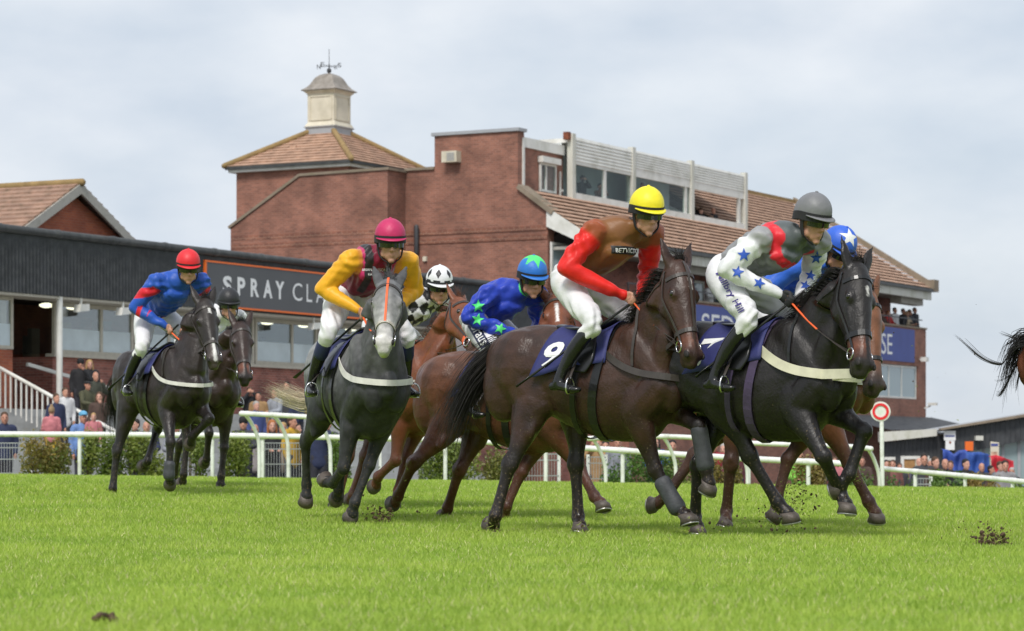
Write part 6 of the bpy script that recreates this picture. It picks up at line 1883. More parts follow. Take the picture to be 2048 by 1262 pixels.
def toward_cam(o, lat=0.0):
    return o['fr'].dirw(90 + lat)

GREEN_STAR = plainmat('star_green', (0.09, 0.72, 0.2)); BLUE_STAR = plainmat('star_blue', (0.03, 0.10, 0.5)); WHITE_M = plainmat('mark_white', (0.78, 0.78, 0.78)); BLACK_M = plainmat('mark_black', (0.015, 0.015, 0.017))
NAVY_M = plainmat('mark_navy', (0.015, 0.02, 0.07)); PURPLE_M = plainmat('mark_purple', (0.05, 0.03, 0.2)); RED_M = plainmat('mark_red', (0.7, 0.02, 0.03))

def arm_pts(o, s=-1):
    f = o['J']; return f['shd'][s], f['elb'][s], f['wr'][s]

def deco_h9(o):       # sponsor band across the chest
    f = o['J']; view = -toward_cam(o, -22); right = np.cross(view, V(0, 0, 1))
    c = f['chest'] * 0.62 + f['nk'] * 0.38 + V(0.07, 0.02, -0.13)
    hit = o['jt'].ray_cast(Vector(f['chest'] * 0.5 + f['nk'] * 0.5 + V(0, 0, -0.06)), Vector(-view), 0.6)
    if hit[0] is not None: c = np.array(hit[0]) + V(0, 0, -0.075) + right * 0.015
    decal(o['jt'], c, view, right, [(-0.15, 0.03), (0.15, 0.02), (0.15, -0.04), (-0.15, -0.03)], 0.004, 'sponsor_band', BLACK_M, o['root'], 3)
    decal_text(o['jt'], c + V(0, 0, -0.005), view, right, 'BETVICTOR', 0.24, 0.032, 0.008, 'sponsor_lettering', WHITE_M, o['root'], 0.01)
def stars_on_arm(o, mtl, r=0.052, s=-1):
    a, e, w = arm_pts(o, s); view = -toward_cam(o, 0); right = np.cross(view, V(0, 0, 1))
    for k, p in enumerate((a * 0.45 + e * 0.55, e * 0.85 + w * 0.15, e * 0.42 + w * 0.58)):
        decal(o['jt'], p, view, right, star2d(r * (1.05, 1, 0.95)[k], rot=0.2 * k), 0.004, 'star', mtl, o['root'], 2)
def leg_text(o, s_, w, h, mtl, panel=None, off=0.0):
    a, b = o['hip'][-1], o['kn'][-1]
    view = -toward_cam(o, 0); d = nrm(b - a); c = a * 0.62 + b * 0.38 + V(-0.04, 0, 0.0)
    right = nrm(d - (d @ view) * view)
    up = np.cross(right, view)
    if panel is not None:
        poly = [(-w * 0.62, h * 0.75), (w * 0.62, h * 0.75), (w * 0.62, -h * 0.75), (-w * 0.62, -h * 0.75)]
        decal(o['bt'], c, view, right, poly, 0.004, 'sponsor_panel', panel, o['root'], 3)
    v, f = fit_text(s_, -w / 2, w / 2, -h / 2, h / 2, 0.012)
    project(o['bt'], c, view, right, up, v, f, 0.009, 'sponsor_lettering', mtl, o['root'])
def deco_h7(o):
    stars_on_arm(o, BLUE_STAR, 0.05); stars_on_arm(o, BLUE_STAR, 0.045, 1); leg_text(o, 'Millbry Hill', 0.34, 0.06, PURPLE_M)
def deco_h5(o):
    stars_on_arm(o, GREEN_STAR, 0.058); leg_text(o, 'oraus', 0.20, 0.06, WHITE_M, NAVY_M)
def deco_grey(o):
    f = o['J']; view = -toward_cam(o, 0); right = np.cross(view, V(0, 0, 1)); c = f['chest'] + V(0.05, 0, -0.06)
    decal_text(o['jt'], c, view, right, 'BRIAN ELLISON', 0.2, 0.022, 0.004, 'lettering', WHITE_M, o['root'], 0.0)
    decal_text(o['jt'], c + V(0, 0, -0.04), view, right, 'RACING', 0.1, 0.018, 0.004, 'lettering', WHITE_M, o['root'], 0.0)

# ---- silk patterns (dyed into the cloth)
def lerp_mask(cc, k, c): return cc * (1 - k[:, None]) + V(*c) * k[:, None]
def is_sleeve(co, f, s):
    a, e, w = f['shd'][s], f['elb'][s], f['wr'][s]
    def seg(p, q): 
        d = q - p; t = np.clip(((co - p) @ d) / (d @ d), 0, 1); return np.linalg.norm(co - p - t[:, None] * d, axis=1), t
    d1, t1 = seg(a, e); d2, t2 = seg(e, w)
    return np.where(d1 < d2, t1, 1 + t2), np.minimum(d1, d2)
def paint_h1(co, cc, f):
    for s in (-1, 1):
        t, d = is_sleeve(co, f, s); m = (d < 0.1) & (t > 0.12)
        k = m & (np.sin(t * 11.0 + co[:, 1] * 20 + co[:, 0] * 12) > 0.35) & (t < 1.45)
        cc = lerp_mask(cc, k.astype(float), (0.62, 0.015, 0.03))
    t = (co - f['pel']) @ f['axis']; m = (t > 0.02) & (t < 0.13) & (np.abs(co[:, 1]) < 0.17) & (np.sin(co[:, 1] * 45) * 0.03 + 0.075 > t)
    return lerp_mask(cc, m.astype(float), (0.62, 0.015, 0.03))
def paint_grey(co, cc, f):
    y = np.abs(co[:, 1] - f['chest'][1]); t = (co - f['pel']) @ f['axis']; body = cc[:, 1] < 0.1
    cc = np.where((body & (t > 0.42) & (y > 0.1))[:, None], V(0.5, 0.025, 0.13), cc)
    k = body & (y > 0.055) & (y < 0.115) & (t > 0.22)
    return lerp_mask(cc, k.astype(float), (0.02, 0.016, 0.018))
def paint_diamond(co, cc, f):
    t = (co - f['pel']) @ f['axis']; y = co[:, 1]; up = co[:, 2]
    a = y / 0.10 + (up + t * 0.3) / 0.16; b = y / 0.10 - (up + t * 0.3) / 0.16
    k = (np.floor(a) + np.floor(b)) % 2 == 0
    out = np.where(k[:, None], V(0.02, 0.02, 0.022), V(0.72, 0.72, 0.74))
    for s in (-1, 1):
        tt, d = is_sleeve(co, f, s)
        m = (d < 0.095) & (tt > 1.0); out[m] = V(0.75, 0.68, 0.05)
        m = (d < 0.095) & (tt > 1.0) & (np.sin(tt * 40) > 0.6) & (tt > 1.6); out[m] = V(0.02, 0.02, 0.02)
        m = (d < 0.095) & (tt > 0.75) & (tt <= 1.0); out[m] = V(0.72, 0.72, 0.74)
    return out
def paint_h7(co, cc, f):
    body = np.abs(cc - V(0.23, 0.23, 0.235)).sum(1) < 0.06
    y = co[:, 1] - f['chest'][1] * 0.7; t = (co - f['pel']) @ f['axis']; front = (co - f['chest']) @ nrm(np.cross(V(0, 1, 0), f['axis']))
    fwd = co[:, 0] + co[:, 2] * 0.35 - (f['chest'][0] + f['chest'][2] * 0.35)
    k = body & (fwd > 0.0) & (fwd < 0.085); out = cc.copy(); out[k] = V(0.68, 0.02, 0.035)
    k = body & (fwd >= 0.085); out[k] = V(0.10, 0.115, 0.12)
    k = body & (fwd >= 0.085) & (np.abs(y) > 0.13); out[k] = V(0.68, 0.02, 0.035)
    return out
def paint_h5(co, cc, f): return cc

WH = (0.75, 0.75, 0.77)
JSPEC = [
 ('h9', dict(label='person in yellow cap and red-sleeved brown silks riding the horse numbered 9', seed=1, body=(0.21, 0.088, 0.03), sleeve=(0.72, 0.018, 0.014), cap=(0.85, 0.72, 0.02), fyaw=68, tyaw=32, deco=deco_h9, whip=(-0.22, -0.46, 1.20), whip_label='black whip held down along the saddle cloth of horse 9', fpitch=-14)),
 ('h7', dict(label='person in grey cap and white sleeves with blue stars riding the black horse', seed=2, body=(0.23, 0.23, 0.235), sleeve=WH, cap=(0.17, 0.17, 0.18), fyaw=54, tyaw=26, gloves=True, paint=paint_h7, deco=deco_h7, whip=(0.0, -0.44, 1.26), whip_label='black whip lying against the shoulder of the black horse', fpitch=-16, drop=0.10, lean=0.06)),
 ('grey', dict(label='person in magenta cap and yellow sleeves riding the grey horse', seed=3, body=(0.2, 0.006, 0.03), sleeve=(0.82, 0.40, 0.02), yoke=(0.5, 0.025, 0.13), cap=(0.5, 0.02, 0.11), fyaw=80, tyaw=6, paint=paint_grey, deco=deco_grey, boot_top=NAVY_M, whip=(-0.25, -0.42, 1.30), whip_label='black whip beside the right leg of the grey horse rider', fpitch=-8, off=(0.06, 0, 0), twist=0.10, drop=0.08)),
 ('h1', dict(label='person in red cap and blue silks with red stripes riding the leftmost horse', seed=4, body=(0.02, 0.085, 0.43), sleeve=(0.02, 0.085, 0.43), cap=(0.72, 0.02, 0.03), fyaw=76, tyaw=16, paint=paint_h1, whip=(-0.15, -0.46, 1.22), whip_label='black whip held by the red-capped rider at left', fpitch=-14, lean=0.08, twist=0.03)),
 ('h2', dict(label='person in black cap and white silks riding behind the leftmost horse', seed=5, body=WH, sleeve=WH, cap=(0.02, 0.02, 0.023), fyaw=76, tyaw=8, fpitch=-8, off=(0, 0, -0.12), twist=0.15, drop=0.16)),
 ('h4', dict(label='person in white cap with black diamonds and chequered silks', seed=6, body=WH, sleeve=WH, cap=(0.75, 0.75, 0.77), fyaw=76, tyaw=12, gloves=True, paint=paint_diamond, fpitch=-14, off=(0.04, 0.02, -0.17), twist=0.10, drop=0.12, lean=0.05,
    cap_decals=[(a, 0.55, 'dia', 0.05, BLACK_M) for a in np.arange(-2.4, 3.0, 0.9)] + [(a, 0.02, 'bar', 0.035, BLACK_M) for a in np.arange(-2.5, 3.0, 0.72)])),
 ('h5', dict(label='person in blue cap with green star and blue silks with green stars', seed=7, body=(0.02, 0.05, 0.42), sleeve=(0.02, 0.05, 0.42), cap=(0.025, 0.17, 0.58), fyaw=70, tyaw=26, deco=deco_h5, fpitch=-16, lean=-0.1, drop=0.12, off=(-0.1, 0, -0.06), collar=plainmat('collar_green', (0.07, 0.6, 0.18)),
    cap_decals=[(0.0, 1.3, 'star6', 0.105, GREEN_STAR)])),
 ('h8', dict(label='person in blue cap with white star hidden behind the grey-capped rider', seed=8, body=(0.03, 0.12, 0.55), sleeve=(0.03, 0.12, 0.55), cap=(0.03, 0.12, 0.6), fyaw=50, tyaw=10, fpitch=-35, lean=0.08, drop=0.17, cap_decals=[(0.3, 0.8, 'star', 0.085, WHITE_M)])),
]
JOCK = {}
for k, sp in JSPEC:
    JOCK[k] = make_jockey(HORSES[k], sp)
# ================================================================ spectators
_base = {}
def base_person(pose):
    """shared meshes of a clothed adult facing -y, feet at 0, head centre at 1.60"""
    if pose in _base: return _base[pose]
    f, h = V(0, -1, 0), V(0, 0, 1)
    hd = V(0, -0.02, 1.60)
    seat = pose == 'seat'
    hz = 0.90
    A = {}
    for s in (-1, 1):
        sh = V(s * 0.18, 0, 1.38)
        if pose in ('lean', 'seat'): e, w = V(s * 0.25, -0.12, 1.14), V(s * 0.12, -0.36, 1.10)
        elif pose == 'hold' and s == 1: e, w = V(s * 0.24, -0.16, 1.16), V(s * 0.09, -0.26, 1.42)
        elif pose == 'look' and True: e, w = V(s * 0.27, -0.18, 1.28), V(s * 0.08, -0.16, 1.55)
        else: e, w = V(s * 0.25, 0.02, 1.10), V(s * 0.23, -0.06, 0.86)
        A[s] = (sh, e, w)
    mb = MB()
    make_head(mb, hd, f, h)
    mb.tube([(0, 0, 1.38), (0, -0.01, 1.50)], [0.06, 0.055])
    mb.tube([(0, 0, 0.9), (0, 0, 1.15), (0, 0, 1.35)], [0.13, 0.12, 0.14], [0.09, 0.085, 0.09], lat=(1, 0, 0))
    for s in (-1, 1):
        sh, e, w = A[s]
        mb.tube([V(0, 0, 1.36), sh, e, w], [0.05, 0.045, 0.036, 0.026])
        mb.ell(w + nrm(w - e) * 0.06, (0.045, 0.03, 0.05), X=nrm(w - e), Z=h)
        for i in range(4): mb.tube([w + nrm(w - e) * 0.08 + V(0.014 * (i - 1.5), 0, 0), w + nrm(w - e) * 0.135 + V(0.016 * (i - 1.5), -0.01, -0.01)], [0.011, 0.009], seg=6, sub=1)
        mb.tube([w + nrm(w - e) * 0.04, w + nrm(w - e) * 0.08 - V(s * 0.045, 0, 0)], [0.012, 0.01], seg=6, sub=1)
        mb.tube([(s * 0.09, 0, 0.9), (s * 0.1, 0, 0.5), (s * 0.1, 0.02, 0.08), (s * 0.11, -0.12, 0.05)], [0.08, 0.055, 0.04, 0.03])
    out = {'body': fuse(mb, 'body', 0.017, 1, 0.4)}
    mb = MB()
    mb.tube([(0, 0, 0.78), (0, 0, 0.95), (0, 0.01, 1.2), (0, 0.005, 1.36), (0, 0, 1.455)], [0.19, 0.185, 0.205, 0.175, 0.075], [0.135, 0.13, 0.14, 0.115, 0.075], lat=(1, 0, 0), seg=16)
    for s in (-1, 1):
        sh, e, w = A[s]
        mb.tube([V(s * 0.1, 0, 1.38), sh, (sh + e) / 2, e, (e + w) / 2, w], [0.08, 0.085, 0.07, 0.062, 0.055, 0.045], seg=12)
    out['coat'] = fuse(mb, 'coat', 0.024, 2, 0.5)
    mb = MB()
    for s in (-1, 1):
        mb.tube([(s * 0.08, 0, 0.92), (s * 0.095, 0, 0.5), (s * 0.1, 0.02, 0.08)], [0.115, 0.085, 0.07])
        mb.tube([(s * 0.1, 0.06, 0.05), (s * 0.11, -0.16, 0.045)], [0.05, 0.045])
    out['trousers'] = fuse(mb, 'trousers', 0.026, 2, 0.5)
    _base[pose] = out
    return out

def hair_mesh(kind):
    k = 'hair_' + kind
    if k in _base: return _base[k]
    f, h = V(0, -1, 0), V(0, 0, 1); c = V(0, -0.02, 1.60)
    mb = MB()
    if kind == 'short':
        mb.ell(c + V(0, 0.022, 0.058), (0.084, 0.098, 0.082)); mb.ell(c + V(0, 0.062, 0.0), (0.07, 0.045, 0.07))
    elif kind == 'long':
        mb.ell(c + V(0, 0.022, 0.055), (0.09, 0.1, 0.085)); mb.tube([c + V(0, 0.06, 0.03), c + V(0, 0.075, -0.1), c + V(0, 0.06, -0.2)], [0.088, 0.095, 0.07], [0.05, 0.045, 0.035], lat=(1, 0, 0))
        for s in (-1, 1): mb.tube([c + V(s * 0.075, 0.01, 0.05), c + V(s * 0.09, 0.005, -0.07), c + V(s * 0.085, -0.01, -0.17)], [0.022, 0.026, 0.018])
    elif kind in ('beanie', 'bobble'):
        mb.ell(c + V(0, 0.008, 0.07), (0.093, 0.108, 0.09)); mb.tube([c + V(0, 0.008, 0.05), c + V(0, 0.008, 0.075)], [0.097, 0.097], [0.113, 0.113], lat=(1, 0, 0), seg=16)
        if kind == 'bobble': mb.ell(c + V(0, 0.01, 0.185), (0.05, 0.05, 0.05))
    elif kind in ('cap', 'flat'):
        mb.ell(c + V(0, 0.008, 0.07), (0.092, 0.108, 0.075 if kind == 'cap' else 0.058)); mb.ell(c + V(0, -0.12, 0.062), (0.065, 0.06, 0.012)); mb.ell(c + V(0, 0.06, 0.0), (0.07, 0.045, 0.06))
    elif kind == 'rim':      # balding: hair at the sides and back only
        mb.ell(c + V(0, 0.055, -0.005), (0.078, 0.055, 0.055))
    _base[k] = fuse(mb, 'hair', 0.012, 2, 0.4)
    return _base[k]

_pm = {}
def cmat(c, rough=0.8):
    k = tuple(round(x, 4) for x in c)
    if k not in _pm: _pm[k] = mat('cloth_%d' % len(_pm), c, rough, 0.22, 7, 0.5, 14)
    return _pm[k]
SKINS = [mat('face_%d' % i, c, 0.55, 0.16, 14) for i, c in enumerate(((0.52, 0.26, 0.18), (0.46, 0.22, 0.15), (0.56, 0.30, 0.22)))]
HAIRC = {'dark': (0.02, 0.014, 0.011), 'brown': (0.075, 0.04, 0.022), 'blond': (0.38, 0.24, 0.1), 'grey': (0.35, 0.33, 0.31), 'ginger': (0.34, 0.12, 0.035), 'black': (0.012, 0.012, 0.014), 'blue': (0.12, 0.35, 0.55), 'fur': (0.3, 0.2, 0.11)}
EYE = None
def eye_mesh():
    if 'eye' not in _base:
        mb = MB(); mb.ell((0, 0, 0), (0.013, 0.008, 0.008), seg=8, rings=5); _base['eye'] = mb.mesh('eye', True); _base['eye'].materials.append(M['eye'])
    return _base['eye']

def slot(o, m):
    if not o.data.materials: o.data.materials.append(None)
    o.material_slots[0].link = 'OBJECT'; o.material_slots[0].material = m

def floor_at(x, y, zone):
    if zone == 'terrace':
        rx, ry = x + 13.03, y - 70
        ly = -rx * 0.88 + ry * 0.476
        k = math.floor((0.35 - ly) / 0.4)
        z = 1.85 - 0.19 * max(k, 0)
        return max(z, float(ground_z(x, y)))
    if zone == 'balcony': return 5.56
    return float(ground_z(x, y))

CN = [0]
def spectator(u, v, d, label, coat, hair='short', hc='dark', pose='lean', yaw=0, zone='ground', size=1.0, dr=None, trousers=(0.03, 0.03, 0.04), group='spectators behind the rail', fit=True):
    best = None
    for dd in (np.arange(dr[0], dr[1], 0.2) if dr else [d]):
        p = pt(u, v, dd); e = abs(p.z - floor_at(p.x, p.y, zone) - 1.60 * size)
        if best is None or e < best[0]: best = (e, dd)
    d = best[1]; p = pt(u, v, d)
    fl = floor_at(p.x, p.y, zone)
    s = float(np.clip((p.z - fl) / 1.60, 0.93 * size, 1.08 * size)) if fit else size
    R = empty('person', (p.x, p.y, p.z - 1.60 * s), math.radians(yaw)); R.scale = (s, s, s)
    tag(R, label, 'person', group)
    B = base_person(pose)
    CN[0] += 1
    for k, m in (('body', SKINS[CN[0] % 3]), ('coat', cmat(coat)), ('trousers', cmat(trousers))):
        o = bpy.data.objects.new(k, B[k]); COL.objects.link(o); o.parent = R; slot(o, m)
    for sx in (-1, 1):
        o = bpy.data.objects.new('eye', eye_mesh()); COL.objects.link(o); o.parent = R; o.location = (sx * 0.032, -0.112, 1.606)
    if hair != 'none':
        nm = {'short': 'hair', 'long': 'hair', 'rim': 'hair', 'beanie': 'hat', 'bobble': 'hat', 'cap': 'hat', 'flat': 'hat'}[hair]
        o = bpy.data.objects.new(nm, hair_mesh(hair)); COL.objects.link(o); o.parent = R; slot(o, cmat(HAIRC[hc] if isinstance(hc, str) else hc))
    return R

NAVY, BLK, DGR, OLV, TAN, PNK, LBL, GRY, BRN, WHT = (0.022, 0.03, 0.075), (0.014, 0.014, 0.017), (0.045, 0.047, 0.055), (0.075, 0.075, 0.04), (0.33, 0.2, 0.09), (0.5, 0.17, 0.19), (0.14, 0.24, 0.5), (0.22, 0.23, 0.26), (0.075, 0.045, 0.035), (0.62, 0.62, 0.63)
TG = 'spectators on the terrace steps'
S = spectator
S(9, 836, 58, 'man in navy coat over shirt at the left edge behind the rail', NAVY, 'short', 'brown', 'stand', 15, dr=(55, 60))
S(103, 824, 58, 'small child in pink coat and furry bobble hat seen from behind', PNK, 'bobble', 'fur', 'stand', 180, size=0.72, fit=False, trousers=(0.5, 0.32, 0.02))
S(112, 797, 59, 'man in navy jacket behind the child with the bobble hat', NAVY, 'short', 'brown', 'stand', 40, 'terrace', dr=(57, 70), group=TG)
S(166, 835, 58, 'bearded man in light blue top and blue cap beside toddler', LBL, 'cap', 'blue', 'hold', 25, dr=(54, 60))
S(187, 834, 57, 'toddler in pink top held beside the man in the blue cap', PNK, 'short', 'blond', 'stand', 10, size=0.66, fit=False)
S(130, 785, 62, 'person in white top partly behind the white column', WHT, 'short', 'brown', 'stand', 30, 'terrace', dr=(60, 73), group=TG)
S(161, 728, 70, 'person in black beanie and black coat against the brick wall', BLK, 'beanie', 'black', 'hold', 10, 'terrace', dr=(64, 74), group=TG)
S(179, 729, 70, 'blond woman in black coat against the brick wall', BLK, 'long', 'blond', 'stand', 20, 'terrace', dr=(64, 74), group=TG)
S(191, 753, 68, 'balding man in dark green coat below the blond woman', (0.05, 0.055, 0.04), 'rim', 'grey', 'hold', 30, 'terrace', dr=(62, 74), group=TG)
S(174, 771, 66, 'man in olive jacket and black flat cap on the steps', OLV, 'flat', 'black', 'lean', 50, 'terrace', dr=(62, 74), group=TG)
S(199, 794, 64, 'long haired woman in dark brown jacket laughing on the steps', BRN, 'long', 'brown', 'hold', 0, 'terrace', dr=(60, 74), group=TG)
S(293, 854, 57, 'person in navy jacket glimpsed under the leftmost horse', NAVY, 'rim', 'grey', 'lean', 10, dr=(54, 60))
S(353, 856, 57, 'grey haired person glimpsed between the two dark horses', GRY, 'short', 'grey', 'lean', 0, dr=(54, 60))
S(272, 850, 58, 'person in dark coat bending beneath the leftmost horse', DGR, 'short', 'dark', 'lean', -30, dr=(54, 60))
S(499, 783, 66, 'person in black top beside the second dark horse muzzle', BLK, 'short', 'brown', 'look', 20, 'terrace', dr=(62, 80), group=TG)
S(517, 793, 66, 'man in tan jacket standing against the brick wall', TAN, 'short', 'dark', 'stand', -5, 'terrace', dr=(62, 80), group=TG)
S(512, 812, 62, 'grey haired man in blue jacket in front of the tan jacket', (0.05, 0.07, 0.2), 'short', 'grey', 'stand', 30, 'terrace', dr=(60, 80), group=TG)
S(574, 772, 72, 'dark haired man in dark jacket above the pale tail', DGR, 'short', 'dark', 'stand', -20, 'terrace', dr=(66, 84), group=TG)
S(551, 787, 68, 'person in light grey hoodie behind the pale tail', (0.3, 0.32, 0.36), 'short', 'brown', 'lean', -40, 'terrace', dr=(62, 84), group=TG)
S(596, 800, 66, 'man in dark blue jacket next to the grey horse', NAVY, 'short', 'brown', 'lean', -30, 'terrace', dr=(62, 84), group=TG)
S(487, 847, 58, 'person in dark hat and pale scarf beside the first bent post', DGR, 'beanie', 'black', 'lean', 0, dr=(54, 60))
S(510, 860, 57, 'balding man in grey coat behind the first bent post', (0.3, 0.27, 0.27), 'rim', 'brown', 'stand', 10, dr=(54, 60))
S(544, 852, 57, 'ginger haired woman in black coat with folded arms', BLK, 'long', 'ginger', 'lean', 15, dr=(54, 60))
S(566, 857, 57, 'pale faced person in beige behind the second bent post', (0.42, 0.33, 0.25), 'short', 'blond', 'lean', 0, dr=(54, 60))
S(583, 845, 58, 'man in mustard jacket between the bent posts', (0.5, 0.3, 0.03), 'short', 'brown', 'stand', 60, dr=(54, 60))
S(592, 858, 56, 'person in black leather jacket next to the grey hind leg', BLK, 'short', 'dark', 'lean', 60, dr=(54, 60))
S(637, 846, 57, 'man in navy jacket with hand to face by the third bent post', NAVY, 'short', 'brown', 'hold', 10, dr=(54, 60))
S(655, 850, 58, 'person in dark jacket right of the third bent post', DGR, 'short', 'brown', 'stand', -20, dr=(54, 60))
S(1197, 887, 57, 'person with raised beige sleeve beside the rail post at centre', TAN, 'short', 'ginger', 'look', -30, dr=(54, 66))
S(1211, 893, 57, 'person in navy crouched beside the raised beige sleeve', NAVY, 'short', 'black', 'lean', 0, dr=(54, 66))
S(1236, 886, 60, 'person in grey coat right of the navy one at centre', GRY, 'short', 'grey', 'stand', 0, dr=(56, 66))
S(1310, 886, 57, 'dark haired person in bright blue hoodie between the forelegs of number 9', (0.04, 0.08, 0.35), 'long', 'black', 'lean', 10, dr=(54, 66))
S(1345, 892, 57, 'person in brown coat beneath the chest of number 9', BRN, 'short', 'dark', 'lean', 0, dr=(54, 66))
S(1429, 892, 58, 'man with red scarf and dark coat beside the rail', (0.28, 0.015, 0.03), 'short', 'ginger', 'stand', -10, dr=(54, 66))
S(1448, 899, 58, 'person in dark grey coat leaning right of the red scarf', DGR, 'short', 'grey', 'lean', -20, dr=(54, 66))
S(1471, 893, 60, 'person in maroon coat left of the planted bay hind leg', (0.12, 0.03, 0.04), 'short', 'brown', 'stand', 10, dr=(54, 66))
S(1600, 912, 60, 'person in bright green jacket beneath the black horse', (0.2, 0.5, 0.06), 'short', 'dark', 'lean', 0, dr=(56, 70))
S(1634, 914, 60, 'person in dark coat beneath the black horse shoulder', DGR, 'short', 'brown', 'lean', 0, dr=(56, 70))
S(1669, 923, 60, 'person in pink coat behind the black horse foreleg', PNK, 'long', 'brown', 'lean', 0, dr=(56, 72))
S(1724, 923, 62, 'person in brown coat left of the round sign', BRN, 'short', 'brown', 'lean', 0, dr=(56, 74))
RG = 'spectators behind the right-hand rail'
for (u, v, lab, c, h, hc, po, yw) in (
    (1772, 929, 'dark haired person just right of the round sign post', BRN, 'short', 'dark', 'stand', 10),
    (1786, 929, 'person with reddish face in front of the orange blind', (0.2, 0.08, 0.07), 'short', 'brown', 'stand', -20),
    (1799, 935, 'short person with brown hair left of the white window frame', DGR, 'short', 'brown', 'stand', 0),
    (1838, 926, 'bald man in mauve grey jacket leaning on the rail', (0.085, 0.08, 0.13), 'none', 'dark', 'lean', 20),
    (1848, 919, 'tall dark haired man standing behind the mauve jacket', DGR, 'short', 'dark', 'stand', 0),
    (1861, 928, 'silver haired man in navy coat and shirt', NAVY, 'short', 'grey', 'lean', -10),
    (1870, 925, 'brown haired person behind the silver haired man', BRN, 'short', 'brown', 'stand', 30),
    (1890, 928, 'bald man in black coat under the corner notices', BLK, 'rim', 'grey', 'lean', 10),
    (1901, 931, 'person in dark coat beside the bald man in black', DGR, 'short', 'brown', 'lean', -10),
    (1931, 929, 'young man in black suit before the blue tarpaulin', BLK, 'short', 'black', 'lean', 30),
    (1963, 935, 'bald man in dark grey before the right blue tarpaulin', DGR, 'none', 'grey', 'stand', 5),
    (1981, 940, 'dark haired person low down between blue and red covers', BRN, 'short', 'dark', 'stand', 60),
    (2000, 933, 'brown haired man in grey jacket before the red cover', (0.13, 0.15, 0.18), 'short', 'brown', 'lean', 30),
    (2010, 932, 'man in glasses standing behind the grey jacket', (0.25, 0.24, 0.25), 'short', 'dark', 'stand', 0),
    (2024, 944, 'dark coated man with grey hair at the right edge', BLK, 'short', 'grey', 'stand', -20)):
    S(u, v, 70, lab, c, h, hc, po, yw, dr=(62, 74), group=RG)
BG = 'people on the grandstand balcony'
def on_balcony(u, v, y, lab, c, h, hc, po, yw):
    # x along the facade from the image column
    k = (u - 1024) / F
    x = (k * (96.4 + 0.476 * y) - 2.56 + 0.88 * y) / (0.476 - 0.88 * k)
    d = 96.4 + 0.88 * x + 0.476 * y
    S(u, v, d, lab, c, h, hc, po, yw, 'balcony', group=BG)
on_balcony(1419, 569, 0.75, 'person in white shirt on the balcony beside the window', WHT, 'short', 'brown', 'lean', 50)
on_balcony(1432, 567, 0.95, 'man in dark green jacket on the balcony beside the white shirt', (0.02, 0.05, 0.045), 'rim', 'brown', 'stand', 60)
for (u, v, lab, c, h, hc, po) in ((1765, 629, 'person in brown coat, leftmost on the right balcony end', BRN, 'short', 'brown', 'lean'), (1776, 627, 'person in red top on the right balcony end', (0.45, 0.03, 0.03), 'short', 'ginger', 'lean'), (1789, 621, 'dark haired man in white top on the right balcony end', WHT, 'short', 'black', 'stand'),
    (1806, 623, 'person in black coat at the middle of the right balcony group', BLK, 'short', 'dark', 'stand'), (1813, 628, 'fair haired person in cream on the right balcony end', (0.5, 0.4, 0.28), 'long', 'blond', 'lean'),
    (1819, 625, 'dark haired woman in grey on the right balcony end', DGR, 'long', 'dark', 'lean'), (1829, 621, 'man in dark suit at the far right of the balcony', (0.02, 0.022, 0.03), 'short', 'brown', 'stand')):
    on_balcony(u, v, 0.7, lab, c, h, hc, po, 45)
CG = 'people in the commentary boxes'
def in_box(u, v, y, lab, c, h, hc, po):
    k = (u - 1024) / F
    x = (k * (96.4 + 0.476 * y) - 2.56 + 0.88 * y) / (0.476 - 0.88 * k)
    d = 96.4 + 0.88 * x + 0.476 * y
    S(u, v, d, lab, c, h, hc, po, 40, 'balcony', group=CG, fit=False)
in_box(1164, 358, 3.2, 'person in black with camera gear in the first commentary box', BLK, 'cap', 'black', 'look')
in_box(1199, 374, 3.1, 'person in brown holding binoculars in the first commentary box', (0.14, 0.055, 0.03), 'short', 'dark', 'look')
in_box(1284, 372, 3.3, 'dark haired person in the second commentary box above the yellow cap', DGR, 'short', 'dark', 'stand')
in_box(1401, 422, 3.2, 'person in dark cap in the third commentary box', BLK, 'cap', 'brown', 'stand')
in_box(1426, 422, 3.2, 'balding person in black in the third commentary box', BLK, 'rim', 'brown', 'stand')

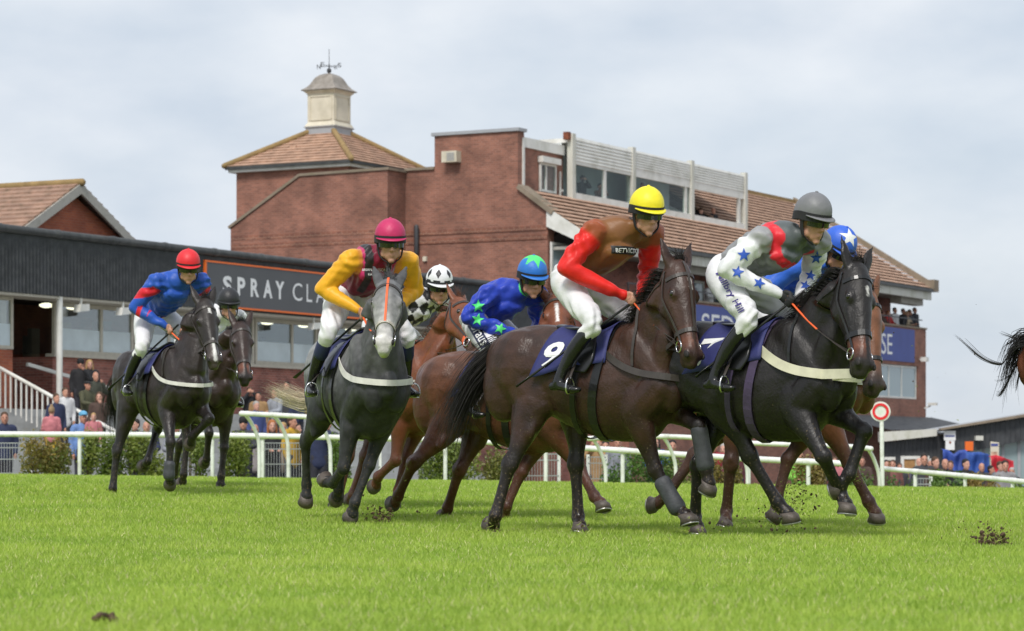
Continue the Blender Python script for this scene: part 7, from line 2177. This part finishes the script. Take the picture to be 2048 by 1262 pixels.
# ================================================================ turf thrown up by the hooves
M['soil'] = mat('soil', (0.085, 0.052, 0.03), 0.95, 0.4, 30)
M['cut_grass'] = mat('cut_grass', (0.28, 0.33, 0.06), 0.8, 0.3, 30)
def clods(label, spots, seed):
    """spray of soil crumbs and torn grass: (u, v, depth, spread px, how many, size m)"""
    r = np.random.default_rng(seed)
    p0 = pt(spots[0][0], spots[0][1], spots[0][2])
    R = empty('flying_turf', (p0.x, p0.y, p0.z)); tag(R, label, 'turf clods', kind='stuff')
    a, b = MB(), MB()
    for u, v, d, sp, k, sz in spots:
        for i in range(k):
            q = np.array(pt(u + r.normal(0, sp), v + r.normal(0, sp * 0.8), d + r.normal(0, 0.15))) - np.array(p0)
            s = sz * r.uniform(0.35, 1.2) * (0.5 + r.random() ** 3)
            X = r.normal(0, 1, 3)
            if r.random() < 0.7: a.ell(q, (s * r.uniform(0.7, 1.5), s * r.uniform(0.5, 1), s * r.uniform(0.4, 1)), X=X, Z=r.normal(0, 1, 3), seg=6, rings=4)
            else:
                e = q + nrm(X) * s * 4; b.tube([q, (q + e) / 2 + r.normal(0, 0.006, 3), e], [0.002, 0.0025, 0.001], seg=4, sub=2)
    for mbx, nm, mt in ((a, 'soil_crumbs', 'soil'), (b, 'torn_grass', 'cut_grass')):
        if mbx.n:
            o = mbx.build(nm, M[mt], R); o['kind'] = 'stuff'
clods('turf and soil flying behind the right-hand horses', [(1985, 1085, 18.5, 19, 260, 0.019), (1985, 1096, 18.5, 12, 120, 0.024), (1960, 1070, 18.6, 30, 80, 0.009)], 1)
clods('soil kicked up behind the chestnut hind hoof at centre left', [(755, 1032, 23.3, 12, 130, 0.014), (772, 1030, 23.3, 8, 70, 0.017), (800, 1000, 23.6, 50, 40, 0.009)], 2)
clods('soil crumbs at the hind hooves of horse number nine', [(985, 1062, 20.9, 16, 60, 0.01), (1160, 1068, 20.8, 14, 50, 0.01)], 5)
clods('soil crumbs at the hind hooves of the leftmost horse', [(226, 1000, 29.6, 10, 40, 0.011), (362, 975, 31, 8, 30, 0.011)], 6)
clods('soil crumbs scattered under the black horse', [(1590, 990, 20.6, 26, 190, 0.009), (1570, 1050, 20.6, 34, 160, 0.011), (1455, 1055, 22.2, 20, 50, 0.01), (1405, 1072, 20.2, 18, 50, 0.01), (1830, 740, 20.5, 60, 10, 0.007), (1720, 960, 20.4, 8, 30, 0.01), (1880, 700, 20.5, 60, 8, 0.007)], 3)
# a divot lying in the near turf
def divot():
    p = pt(212, 1256, 9.7); mb = MB(); r = np.random.default_rng(8)
    for i in range(7): mb.ell(r.normal(0, 0.012, 3) * V(1.6, 1, 0.4) + V(0, 0, 0.03), (0.022, 0.018, 0.012), X=r.normal(0, 1, 3), seg=8, rings=5)
    me = fuse(mb, 'turf_divot', 0.006, 1, 0.4)
    o = link('turf_divot', me, M['soil']); o.location = (p.x, 9.7, float(ground_z(p.x, 9.7)) + 0.01)
    tag(o, 'small brown divot lying in the grass at the bottom left', 'divot')
divot()
